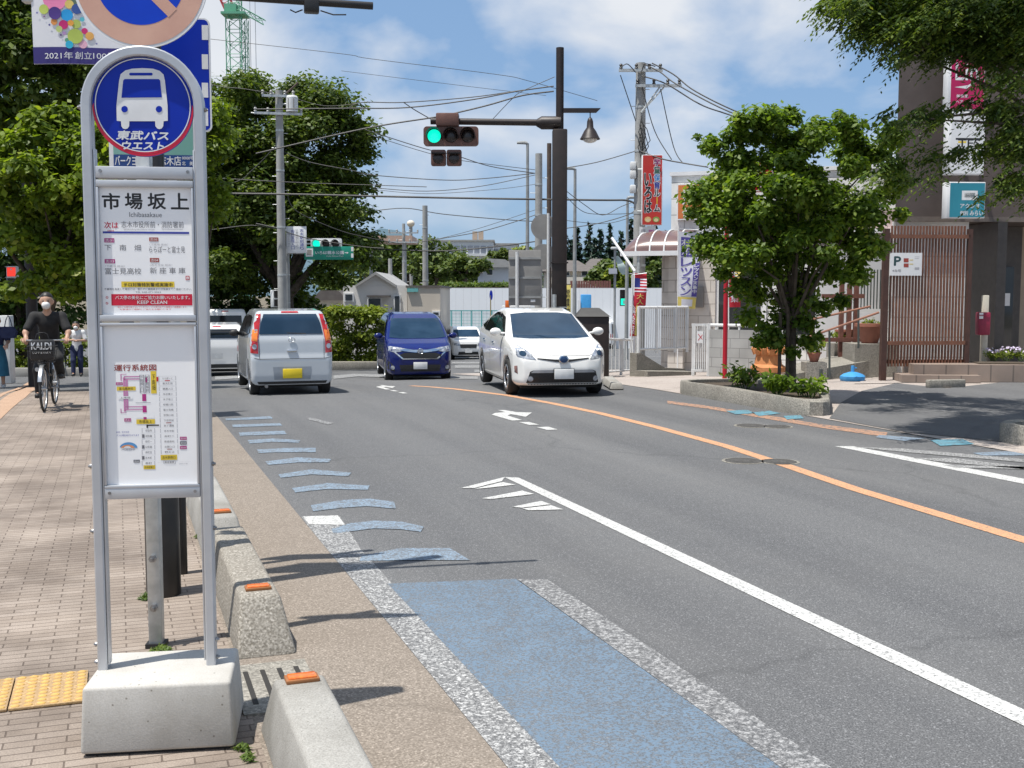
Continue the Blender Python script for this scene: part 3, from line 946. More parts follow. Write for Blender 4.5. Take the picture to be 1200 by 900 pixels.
# red crescent with white edge, then the bus
def crescent(r_out, r_in, dz, m, y):
    ps = [(r_out * math.cos(PI + PI * i / 40), r_out * math.sin(PI + PI * i / 40)) for i in range(41)]
    qs = [(r_in * math.cos(PI + PI * i / 40), r_in * math.sin(PI + PI * i / 40) + dz) for i in range(40, -1, -1)]
    e.flat(ps + qs, y, m)
crescent(.1818, .1765, .0115, M_SRED, -.0085)
def ringm(r0, r1, cz_, y, m, a0=0, a1=2 * PI):
    k = 72; vs = []; fs = []
    for i in range(k + 1):
        a = a0 + (a1 - a0) * i / k
        vs += [(r0 * math.cos(a), y, cz_ + r0 * math.sin(a)), (r1 * math.cos(a), y, cz_ + r1 * math.sin(a))]
    for i in range(k): fs.append((2 * i, 2 * i + 1, 2 * i + 3, 2 * i + 2))
    e.add(vs, fs, m)
ringm(.1685, .1722, .006, -.0098, M_WINK)
def sp(u, v):                    # crop pixels of the emblem -> disc coordinates
    x, z = SG.loc(u / 4.5, v / 4.5)
    return x, z - 2.396
def spoly(pts, y, m):
    e.flat([sp(*p) for p in pts], y, m)
def rrect(x0, y0, x1, y1, r, k=6):
    out = []
    for cx_, cy_, a in ((x1 - r, y1 - r, 0), (x0 + r, y1 - r, 90), (x0 + r, y0 + r, 180), (x1 - r, y0 + r, 270)):
        for i in range(k + 1):
            q = rad(a + 90 * i / k); out.append((cx_ + r * math.cos(q), cy_ + r * math.sin(q)))
    return out
spoly([(620, 640), (618, 560), (632, 430), (640, 395), (665, 375), (700, 366), (755, 363), (810, 366), (845, 377), (866, 397), (873, 430), (887, 560), (888, 640), (866, 642), (864, 668), (856, 680), (844, 684), (832, 680), (823, 668), (821, 642), (686, 642), (685, 668), (677, 680), (664, 684), (652, 680), (644, 668), (642, 642)], -.0096, M_WINK)
spoly([(645, 519), (654, 428), (662, 421), (840, 421), (848, 428), (857, 517)], -.0108, M_SBLUE)
spoly(rrect(686, 388, 808, 402, 6), -.0108, M_SBLUE)
for c in (661, 842):
    spoly([(c + 17 * math.cos(2 * PI * i / 20), 579 + 17 * math.sin(2 * PI * i / 20)) for i in range(20)], -.0108, M_SBLUE)
x0, z0 = sp(618, 738); x1, z1 = sp(890, 697)
e.text('東武バス', x0, z0, x1, z1, -.0100, M_WINK, bold=.055, shear=.18)
x0, z0 = sp(648, 789); x1, z1 = sp(866, 752)
e.text('ウエスト', x0, z0, x1, z1, -.0100, M_WINK, bold=.055, shear=.18)
# move emblem prints in front of the disc
e.build('emblem_print', sign, loc=(0, -.004, 2.396), smooth=0)

# upper panel: stop name and routes; lower panel: route map
def panel_frame(u0, v0, u1, v1, wid, name, board_y=-.016):
    xa, za = SG.loc(u0, v0); xb, zb = SG.loc(u1, v1)
    x0, x1 = min(xa, xb), max(xa, xb); z0, z1 = min(za, zb), max(za, zb)
    x0, x1 = max(x0, -.1755), min(x1, .1755)
    m_ = MB()
    m_.box(((x0 + x1) / 2, -.002, (z0 + z1) / 2), (x1 - x0 - .01, .012, z1 - z0 - .01), M_WPAPER)
    board = m_.build('board', sign)
    f_ = MB()
    for (cx_, cz_, sx, sz) in ((((x0 + x1) / 2), z1 - wid / 2, x1 - x0, wid), ((x0 + x1) / 2, z0 + wid / 2, x1 - x0, wid),
                               (x0 + .0045, (z0 + z1) / 2, .009, z1 - z0 - 2 * wid - .001), (x1 - .0045, (z0 + z1) / 2, .009, z1 - z0 - 2 * wid - .001)):
        f_.box((cx_, -.014, cz_), (sx, .026, sz), M_ALU, bev=.003)
    f_.build('panel_frame', sign)
    return board
b1 = panel_frame(106, 211, 238, 376.5, .026, 'upper')
b2 = panel_frame(114, 378, 246, 569, .013, 'lower')

TY = -.0088
def A(u, v): return SG.loc(90 + u / 4.5, 190 + v / 4.5)
t1 = MB()
def T1(s, u0, v0, u1, v1, m, bold=0.0):
    # text box with the photograph's slight tilt taken out: average left and right heights
    x0, z0 = A(u0, v1); x1, z1 = A(u1, v0)
    t1.text(s, x0, z0, x1, z1, TY, m, bold)
def R1(u0, v0, u1, v1, m, y=TY):
    x0, z0 = A(u0, v1); x1, z1 = A(u1, v0)
    t1.rect(x0, z0, x1, z1, y, m)
for ch, a, b_ in (('市', 138, 228), ('場', 258, 346), ('坂', 378, 470), ('上', 500, 590)):
    T1(ch, a, 166, b_, 248, M_BLACK, .028)
T1('Ichibasakaue', 280, 266, 450, 290, M_INKG)
T1('次は', 148, 316, 220, 350, M_SRED, .02)
T1('志木市役所前・消防署前', 238, 314, 565, 346, M_INKG)
T1('next', 165, 358, 200, 366, M_SRED)
T1('Shikishiyakusho-mae', 250, 352, 412, 362, M_INKGL)
T1('Syoubousyomae', 450, 350, 560, 360, M_INKGL)
R1(140, 369, 594, 376, M_INKB)
for (u0, v0, u1, v1, mm, tx) in ((148, 402, 200, 424, M_INKM, '志01'), (384, 398, 432, 418, M_INKRB, '志05'), (150, 512, 204, 534, M_INKM, '志03'), (388, 506, 436, 528, M_INKRB, '志04')):
    R1(u0, v0, u1, v1, mm)
    x0, z0 = A(u0 + 5, v1 - 3); x1, z1 = A(u1 - 5, v0 + 3)
    t1.text(tx, x0, z0, x1, z1, TY - .0008, M_WINK)
T1('下　南　畑', 150, 436, 340, 466, M_INKG)
T1('（下南畑 経由）', 386, 430, 482, 440, M_INKGL)
T1('ららぽーと富士見', 384, 444, 572, 478, M_INKG)
T1('（下南畑 経由）', 152, 544, 255, 554, M_INKGL)
T1('富士見高校', 152, 558, 342, 592, M_INKG)
T1('（志木市役 経由）', 388, 538, 505, 548, M_INKGL)
T1('新 座 車 庫', 388, 556, 574, 588, M_INKG)
R1(576, 600, 596, 622, M_INKR)
R1(580, 604, 592, 618, M_WPAPER, TY - .0006)
R1(583, 609, 589, 613, M_INKR, TY - .0010)
R1(238, 630, 516, 660, M_INKY)
x0, z0 = A(250, 656); x1, z1 = A(506, 636)
t1.text('テロ対策特別警戒実施中', x0, z0, x1, z1, TY - .0008, M_BLACK, .01)
T1('不審物を発見した場合には、触れずに乗務員または係員までご連絡ください。', 148, 664, 608, 676, M_INKG)
T1('TEL 048-471-2043', 312, 682, 445, 690, M_INKG)
R1(186, 696, 610, 756, M_SRED)
x0, z0 = A(206, 724); x1, z1 = A(598, 704)
t1.text('バス停の美化にご協力お願いいたします。', x0, z0, x1, z1, TY - .0008, M_WINK, .01)
x0, z0 = A(322, 748); x1, z1 = A(478, 730)
t1.text('KEEP CLEAN', x0, z0, x1, z1, TY - .0008, M_WINK, .02)
for v in (714, 744):             # two little red prohibition rings
    x, z = A(162, v); k = 20; vs = []; fs = []
    for i in range(k):
        a = 2 * PI * i / k
        vs += [(x + .0030 * math.cos(a) * 1.1, TY, z + .0030 * math.sin(a) * 1.1), (x + .0042 * math.cos(a) * 1.1, TY, z + .0042 * math.sin(a) * 1.1)]
    for i in range(k):
        j = (i + 1) % k; fs.append((2 * i, 2 * i + 1, 2 * j + 1, 2 * j))
    t1.add(vs, fs, M_INKR)
    t1.flat([(x - .003, z + .0022), (x - .0022, z + .003), (x + .003, z - .0022), (x + .0022, z - .003)], TY - .0003, M_INKR)
T1('粗大ごみ等を捨てないでください。バス停付近での喫煙はご遠慮願います。', 218, 760, 585, 769, M_INKR)
T1('お客様のご理解とご協力をお願いします', 230, 772, 500, 780, M_INKR)
t1.build('notice_print', b1, smooth=0)

def B(u, v): return SG.loc(90 + u / 4.0882, 370 + v / 4.0882)
t2 = MB()
def T2(s, u0, v0, u1, v1, m, bold=0.0, y=TY, vertical=False):
    x0, z0 = B(u0, v1); x1, z1 = B(u1, v0)
    t2.text(s, x0, z0, x1, z1, y, m, bold, vertical=vertical)
def R2(u0, v0, u1, v1, m, y=TY):
    x0, z0 = B(u0, v1); x1, z1 = B(u1, v0)
    t2.rect(x0, z0, x1, z1, y, m)
def O2(u0, v0, u1, v1, m, w=2.0):  # outlined box
    R2(u0, v0, u1, v0 + w, m); R2(u0, v1 - w, u1, v1, m); R2(u0, v0, u0 + w, v1, m); R2(u1 - w, v0, u1, v1, m)
M_POSTER = mat('route_map_paper', (.90, .90, .90), (.87, .87, .875), rough=.45, scale=2)
R2(152, 120, 604, 776, M_POSTER, TY + .0016)
T2('運行系統図', 182, 232, 382, 264, M_INKRB, .025)
for y0_, y1_ in ((288, 294), (300, 306)): R2(228, y0_, 304, y1_, M_INKP)
R2(228, 294, 234, 458, M_INKP); R2(240, 306, 246, 446, M_INKP)
for y0_, y1_ in ((432, 438), (446, 452)): R2(232, y0_, 320, y1_, M_INKP)
R2(212, 280, 216, 310, M_INKP); R2(212, 278, 240, 281, M_INKP); R2(212, 444, 216, 464, M_INKP); R2(212, 462, 240, 465, M_INKP)
R2(194, 338, 284, 358, M_INKY); T2('富士見高校', 205, 342, 272, 354, M_BLACK, y=TY - .0006)
R2(190, 318, 222, 332, M_INKM); T2('志03', 193, 321, 219, 330, M_WINK, y=TY - .0006)
R2(200, 384, 268, 398, M_POSTER, TY - .0004); T2('上南畑', 210, 386, 258, 396, M_INKG, y=TY - .0008)
R2(230, 490, 262, 506, M_INKM); T2('志01', 233, 493, 259, 504, M_WINK, y=TY - .0006)
for x_ in (304, 330): O2(x_, 282, x_ + 20, 370, M_INKGL)
T2('下南畑入口', 308, 286, 320, 364, M_INKG, vertical=True); T2('水子貝塚前', 334, 286, 346, 364, M_INKG, vertical=True)
R2(358, 264, 382, 372, M_INKY); T2('下南畑', 363, 280, 377, 356, M_BLACK, y=TY - .0006, vertical=True)
R2(330, 295, 338, 318, M_INKM); R2(384, 292, 392, 314, M_INKR)
R2(316, 374, 334, 408, M_INKM); R2(318, 430, 336, 462, M_INKM); R2(284, 414, 356, 418, M_INKGL); R2(322, 484, 336, 498, M_INKM)
R2(286, 470, 374, 490, M_POSTER, TY + .0004); R2(288, 494, 376, 518, M_INKY); T2('市場坂上', 300, 498, 362, 514, M_BLACK, y=TY - .0006)
R2(336, 520, 396, 527, M_BLACK); R2(336, 520, 343, 536, M_BLACK)
rows1 = ['志木市役所', '宗岡五中', '新宿', '宮戸橋', '浜崎', '団地前']
for i in range(7):
    v0 = 538 + i * 26; O2(314, v0, 376, v0 + 22, M_INKGL, 1.5); T2(['市役所', '消防署', '本町一', '公民館', '本町五', '志木町', '幸町'][i], 330, v0 + 5, 362, v0 + 17, M_INKG)
    if i % 2: R2(316, v0 + 3, 326, v0 + 19, M_INKG)
R2(322, 714, 378, 734, M_INKY); T2('志木駅東口', 328, 718, 372, 730, M_BLACK, y=TY - .0006)
names = ['ららぽーと', '東大久保', '鶴瀬入口', '水谷東小', '水子坂上', '柳瀬川前', '富士見橋', '宗岡小前', '下宗岡前', '秋ヶ瀬橋', '志木中前', '本町二', '新座高校', '北野入口', '野火止']
for i, nm in enumerate(names):
    v0 = 288 + i * 25.2; dx = i * .8
    O2(394 + dx, v0, 476 + dx, v0 + 20, M_INKGL, 1.5); T2(nm, 412 + dx, v0 + 5, 460 + dx, v0 + 16, M_INKG)
    if i in (0, 8, 13): R2(424 + dx, v0 + 20, 448 + dx, v0 + 24, M_INKR if i == 0 else M_INKRB)
R2(404, 664, 482, 690, M_INKY); T2('志木駅南口', 412, 670, 474, 684, M_BLACK, y=TY - .0006)
O2(418, 692, 474, 708, M_INKGL); R2(388, 698, 548, 701, M_INKG); T2('新座車庫', 424, 694, 468, 706, M_INKG, y=TY - .0006); T2('2021年', 492, 703, 534, 710, M_INKGL)
for v, mm in ((578, M_INKM), (600, M_INKG), (622, M_INKM)):
    R2(496, v, 528, v + 16, mm); T2('志05', 499, v + 3, 525, v + 13, M_WINK, y=TY - .0006)
R2(274, 688, 304, 702, M_INKG); T2('志04', 277, 691, 301, 700, M_WINK, y=TY - .0006)
T2('新座・志木地域', 192, 552, 252, 560, M_INKB); T2('バスの現在地がわかります', 192, 566, 300, 577, M_INKB)
M_LOGO_A = mat('logo_blue_print', (.10, .32, .62), rough=.5); M_LOGO_B = mat('logo_orange_print', (.75, .30, .12), rough=.5)
x0, z0 = B(208, 640); x1, z1 = B(292, 604)
t2.disc((x0 + x1) / 2, z0 + (z1 - z0) * .2, (z1 - z0) * .8, TY, M_LOGO_A, 24, 0, PI, rx=(x1 - x0) / 2)
t2.disc((x0 + x1) / 2 - .003, z0 + (z1 - z0) * .2, (z1 - z0) * .45, TY - .0005, M_LOGO_B, 24, 0, PI, rx=(x1 - x0) / 2.6)
t2.disc((x0 + x1) / 2 - .004, z0 + (z1 - z0) * .2, (z1 - z0) * .28, TY - .0009, M_WINK, 20, 0, PI, rx=(x1 - x0) / 5)
T2('バスロケ', 216, 634, 282, 644, M_INKG)
t2.build('route_map_print', b2, smooth=0)

# ------------------------------------------------------------------ no-parking sign on its galvanised post
M_PINK = mat('faded_red_ring', (.66, .40, .30), (.58, .33, .25), rough=.5, scale=6)
M_NBLUE = mat('no_parking_blue', (.004, .055, .56), (.004, .048, .50), rough=.5, scale=6, spec=.2)
p = gnd(184, 757)
nps = thing('no_parking_sign', 'round faded no parking sign, pink ring and blue disc, on galvanised square post', 'road sign', (p.x, p.y, p.z), rad(4))
mb = MB()
mb.box((0, 0, 1.30), (.062, .062, 2.60), M_GALV, bev=.004)
mb.box((0, 0, .012), (.09, .09, .02), M_BLACK)
mb.cyl((0, .0, 2.6), (0, .0, 3.42), .025, M_GALV)
post = mb.build('post', nps)
for z in (.44, .20):
    o = MB(); o.cyl((0, -.031, z), (0, -.05, z), .018, M_BOLT, n=6); o.cyl((0, -.05, z), (0, -.075, z), .009, M_BOLT, n=8); o.build('bolt', post)
NP = Plane((p.x, p.y, p.z), rad(4))
cx0, cz0 = NP.loc(167, -20)
mb = MB(); k = 64
def disc_plate(mb, cx_, cz_, r_, y0, y1, m):
    mb.prism([(cx_ + r_ * math.cos(2 * PI * i / 64), cz_ + r_ * math.sin(2 * PI * i / 64)) for i in range(64)], y0, y1, m)
disc_plate(mb, cx0, cz0, .305, -.045, -.035, M_WPLATE)
plate = mb.build('sign_plate', nps)
mb = MB()
vs = []; fs = []
def ring_to(mb, cx_, cz_, r0, r1, y, m, n=72):
    vs = []; fs = []
    for i in range(n):
        a = 2 * PI * i / n
        vs += [(cx_ + r0 * math.cos(a), y, cz_ + r0 * math.sin(a)), (cx_ + r1 * math.cos(a), y, cz_ + r1 * math.sin(a))]
    for i in range(n):
        j = (i + 1) % n; fs.append((2 * i, 2 * i + 1, 2 * j + 1, 2 * j))
    mb.add(vs, fs, m)
ring_to(mb, cx0, cz0, .200, .292, -.0462, M_PINK)
disc_plate(mb, cx0, cz0, .201, -.0468, -.0464, M_NBLUE)
w = .027; a45 = rad(-45); d_ = Vector((math.cos(a45), math.sin(a45))); q_ = Vector((-d_.y, d_.x))
cc = Vector((cx0, cz0))
mb.flat([tuple(cc - d_ * .205 - q_ * w), tuple(cc + d_ * .205 - q_ * w), tuple(cc + d_ * .205 + q_ * w), tuple(cc - d_ * .205 + q_ * w)], -.0474, M_PINK)
mb.build('sign_face', plate, smooth=0)
for dz_ in (-.15, .12):
    mb = MB(); mb.box((0, -.031, cz0 + dz_), (.10, .012, .03), M_GALV); mb.build('clamp', nps)

# ------------------------------------------------------------------ pole behind carrying the blue dashed plate and the shop plate
p = gnd(213, 672)
sgp = thing('sign_pole', 'slim grey pole with black foot carrying the blue plate of white dashes', 'sign pole', (p.x, p.y, p.z), rad(6))
mb = MB(); mb.cyl((0, 0, .55), (0, 0, 3.75), .028, M_GALV, n=16); mb.build('pole', sgp)
M_BLKP = mat('black_paint', (.012, .011, .011), (.02, .018, .017), rough=.35, scale=10, spec=.5)
mb = MB(); mb.cyl((0, 0, 0), (0, 0, .56), .036, M_BLKP, n=16); mb.build('foot', sgp)
SP = Plane((p.x, p.y, p.z), rad(6))
x1, z0 = SP.loc(250, 156); _, z1 = SP.loc(250, 24)
x0 = x1 - .62
mb = MB()
def rr(x0, z0, x1, z1, r, k=6):
    return rrect(x0, z0, x1, z1, r, k)
mb.prism(rr(x0, z0, x1, z1, .035), -.05, -.035, M_WPLATE)
bp_ = mb.build('blue_plate', sgp)
mb = MB(); mb.flat(rr(x0 + .009, z0 + .009, x1 - .009, z1 - .009, .028), -.0512, M_SBLUE)
for va, vb in ((32, 49), (66, 83), (99, 116), (132, 149)):
    xa, za = SP.loc(238.5, vb); xb, zb = SP.loc(245.5, va)
    mb.rect(xa, za, xb, zb, -.0522, M_WINK)
    mb.rect(x0 + x1 - xb, za, x0 + x1 - xa, zb, -.0522, M_WINK)
mb.build('plate_print', bp_, smooth=0)

M_TEALP = mat('teal_plate', (.16, .36, .31), (.20, .40, .35), rough=.4, scale=3)
M_NAVY = mat('navy_print', (.012, .05, .20), (.015, .06, .23), rough=.4)
x0, z0 = SP.loc(133, 197); x1, z1 = SP.loc(229, 130)
shp = thing('shop_guide_plate', 'navy and teal shop guide plate showing behind the round bus emblem', 'sign', (p.x, p.y, p.z), rad(6))
mb = MB(); mb.box(((x0 + x1) / 2, -.045, (z0 + z1) / 2), (x1 - x0 + .02, .015, z1 - z0 + .02), M_WPLATE); pl_ = mb.build('plate', shp)
mb = MB(); xa, za = SP.loc(136, 196); xb, zb = SP.loc(228.5, 183.5)
mb.rect(xa, za, xb, zb, -.0542, M_NAVY); mb.rect(xa, zb + .001, xb, z1, -.0542, M_TEALP)
def SPt(s, u0, v0, u1, v1):
    a, b_ = SP.loc(u0, v1); c_, d2 = SP.loc(u1, v0); mb.text(s, a, b_, c_, d2, -.0552, M_WINK, .015)
SPt('バークヨーキオカ', 137.5, 184.5, 188, 195); SPt('志木店', 189, 184.5, 214, 195); SPt('00000号', 215.5, 184.5, 228, 188.5); SPt('北　美', 215.5, 190.5, 228, 195)
mb.build('plate_print', pl_, smooth=0)

# ------------------------------------------------------------------ black street lamp post with arm, and its banner
p = gnd(192, 696)
lamp = thing('street_lamp', 'thick black lamp post close behind the bus stop sign with overhead arm', 'street lamp', (p.x, p.y, p.z))
mb = MB(); mb.tube([(0, 0, 0), (0, 0, 1.25), (0, 0, 1.32), (0, 0, 5.2)], [.096, .094, .065, .055], M_BLKP, n=24); mb.build('post', lamp)
LPl = Plane((p.x, p.y, p.z), rad(12))
xa, za = LPl.loc(238, -3); xb, zb = LPl.loc(437, 7)
mb = MB()
dr_ = Vector((math.cos(rad(12)), math.sin(rad(12)), 0))
pa = Vector((0, 0, za + .02)); pb = dr_ * xb + Vector((0, 0, zb))
mb.cyl(pa, pb, .021, M_BLKP, n=14)
cl_ = dr_ * LPl.loc(365, 5)[0] + Vector((0, 0, LPl.loc(365, 5)[1]))
arm = mb.build('arm', lamp)
mb = MB(); mb.box(cl_ + Vector((0, 0, -.012)), (.085, .06, .075), M_BLKP, rz=rad(12), bev=.01)
mb.tube([cl_ + Vector((-.05, 0, -.03)), cl_ + Vector((-.09, 0, -.045)), cl_ + Vector((-.12, 0, -.03))], .004, M_BLKP, n=6)
mb.tube([cl_ + Vector((.05, 0, -.035)), cl_ + Vector((.12, .01, -.055)), cl_ + Vector((.19, .03, -.05))], .004, M_BLKP, n=6)
mb.build('clamp', arm)

BNp = Plane((p.x, p.y, p.z), rad(3))
M_BNW = mat('banner_white', (.74, .75, .78), (.69, .70, .74), rough=.6, scale=3)
M_BNN = mat('banner_indigo', (.028, .020, .15), (.035, .026, .19), rough=.6, scale=3)
ban = thing('banner', 'white anniversary banner of coloured dots with indigo strip hanging on the lamp post', 'banner', (p.x, p.y, p.z), rad(3))
x0, z0 = BNp.loc(41, 76); x1 = BNp.loc(178, 76)[0]; z1 = z0 + 1.5
mb = MB(); nn = 14; vs = []; fs = []
wave = lambda a, z: .012 * math.sin(a * 7 + z * 3)
for i in range(nn + 1):
    for j in range(nn + 1):
        a = i / nn; zz = z0 + (z1 - z0) * j / nn
        vs.append((x0 + (x1 - x0) * a, -.02 + wave(a, zz), zz))
for i in range(nn):
    for j in range(nn): fs.append((i * (nn + 1) + j, (i + 1) * (nn + 1) + j, (i + 1) * (nn + 1) + j + 1, i * (nn + 1) + j + 1))
mb.add(vs, fs, M_BNW); cloth = mb.build('cloth', ban)
mb = MB()
def bw(poly, m, off):
    c = [Vector(q) for q in poly]; k = len(c)
    tri = tessellate_polygon([[Vector((q.x, q.y, 0)) for q in c]])
    vs = [(q.x, -.02 + wave((q.x - x0) / (x1 - x0), q.y) - off, q.y) for q in c]
    ff = []
    for t in tri:
        a, b_, c_ = (c[i] for i in t)
        ff.append(tuple(t) if (b_.x - a.x) * (c_.y - a.y) - (b_.y - a.y) * (c_.x - a.x) > 0 else (t[0], t[2], t[1]))
    mb.add(vs, ff, m)
BC = lambda u, v: BNp.loc(u / 7.5, v / 7.5)
zs = BC(320, 422)[1]
for i in range(12):
    xa = x0 + (x1 - x0) * i / 12; xb = x0 + (x1 - x0) * (i + 1) / 12
    bw([(xa, z0 + .002), (xb, z0 + .002), (xb, zs), (xa, zs)], M_BNN, .003)
dots = [(500, 0, 105, (.78, .22, .42)), (405, 95, 42, (.50, .60, .12)), (503, 130, 55, (.07, .03, .24)), (605, 145, 52, (.01, .34, .74)), (625, 50, 38, (.72, .55, .15)), (690, 90, 45, (.03, .08, .30)), (495, 205, 28, (.70, .28, .07)),
        (578, 230, 40, (.55, .01, .16)), (640, 215, 26, (.80, .36, .05)), (685, 222, 40, (.45, .55, .12)), (540, 268, 28, (.48, .58, .20)), (680, 330, 66, (.45, .56, .10)), (757, 282, 27, (.60, .02, .17)), (800, 325, 36, (.80, .42, .10)),
        (630, 405, 34, (.02, .45, .68)), (745, 400, 36, (.82, .45, .58)), (608, 365, 18, (.10, .35, .22)), (585, 305, 16, (.42, .26, .50)), (555, 320, 8, (.1, .03, .2)), (455, 232, 9, (.1, .1, .3)), (345, 125, 9, (.2, .2, .45)), (735, 180, 20, (.1, .5, .6)), (408, 158, 7, (.3, .1, .3)), (860, 392, 8, (.2, .2, .4)), (650, 15, 45, (.10, .16, .10))]
for i, (u, v, r_, c_) in enumerate(dots):
    cx_, cz_ = BC(u, v); rm = abs(BC(u + r_, v)[0] - cx_)
    bw([(cx_ + rm * math.cos(2 * PI * j / 24), cz_ + rm * math.sin(2 * PI * j / 24)) for j in range(24)], mat('banner_dot_%d' % i, c_, rough=.6), .003 + .0012 * (i % 3) + .0004 * i / 10)
for s_, u0, u1 in (('2021年', 412, 660), ('創立', 680, 822), ('100周年', 834, 1120)):
    xa, za = BC(u0, 530); xb, zb = BC(u1, 468)
    v_, f_, _a = text_mesh(s_, 0)
    mb.add([(xa + (xb - xa) * a, -.02 + wave((xa + (xb - xa) * a - x0) / (x1 - x0), za) - .0062, za + (zb - za) * b_) for a, b_ in v_], f_, M_WINK)
mb.build('banner_print', cloth, smooth=0)
mb = MB(); mb.cyl((x0 - .02, -.02, z1), (0, 0, z1), .014, M_GALV); mb.build('top_rod', ban)
xg, zg = BNp.loc(34, -4)
mb = MB(); mb.box((xg, 0, zg), (.065, .06, .07), M_GALV, bev=.008); mb.cyl((xg, 0, zg), (0, 0, zg), .012, M_GALV); mb.build('bracket', ban)

# the next lamp post along the pavement, hidden behind the bus stop sign apart from its shadow; unseen banner added, turned to cast a wide shadow band
sh_ = P(.12, 16.3); l2 = thing('street_lamp', 'second black lamp post further along, mostly hidden behind the sign panels', 'street lamp', sh_)
mb = MB(); mb.tube([(0, 0, 0), (0, 0, 1.25), (0, 0, 1.32), (0, 0, 4.9)], [.096, .094, .065, .055], M_BLKP, n=16); mb.build('post', l2)
b2_ = copy_tree(ban); b2_.location = sh_; b2_.rotation_euler.z = rad(112); b2_['label'] = 'unseen second banner on the further lamp post, added to widen its shadow'
# ------------------------------------------------------------------ vehicles
M_GLASS = mat('car_glass', (.014, .034, .064), (.024, .050, .088), rough=.03, scale=2, spec=.28)  # blue of the reflected sky is put into the base colour
M_GLASSD = mat('dark_tinted_glass', (.006, .007, .009), (.010, .012, .014), rough=.04, scale=2, spec=.7)
M_TYRE = mat('tyre_rubber', (.014, .014, .014), (.024, .024, .023), rough=.8, scale=30)
M_RIM = mat('alloy_rim', (.55, .56, .58), (.44, .45, .47), rough=.3, metal=.8, scale=10)
M_CHROME = mat('chrome_trim', (.75, .76, .78), (.66, .67, .69), rough=.12, metal=1.0, scale=5)
M_TRIM = mat('black_plastic_trim', (.015, .015, .016), (.025, .025, .026), rough=.55, scale=20)
M_GRILLE = mat('grille_mesh', (.006, .006, .007), (.02, .02, .022), rough=.5, scale=120, lo=.45, hi=.55)
M_TAIL = mat('tail_light_red', (.52, .010, .016), (.40, .006, .012), rough=.12, scale=12, coat=1)
M_AMBER = mat('tail_light_amber', (.80, .22, .02), (.70, .16, .02), rough=.12, scale=12, coat=1)
M_LAMPC = mat('clear_lamp_lens', (.50, .53, .58), (.22, .24, .28), rough=.08, scale=14, metal=.35, coat=1, lo=.4, hi=.6)
M_PLATEW = mat('white_licence_plate', (.76, .77, .77), rough=.45)
M_PLATEY = mat('yellow_licence_plate', (.80, .60, .02), (.76, .55, .02), rough=.45)
M_UNDER = mat('underbody_black', (.010, .010, .010), (.016, .016, .016), rough=.8)
M_SEAMC = mat('panel_gap', (.02, .02, .022), rough=.8)

def car_paint(name, c):
    return mat(name, c, tuple(x * .96 for x in c), rough=.22, scale=1.5, coat=1.0, spec=.55)

def catmull(poly, closed=True, k=4):
    return poly

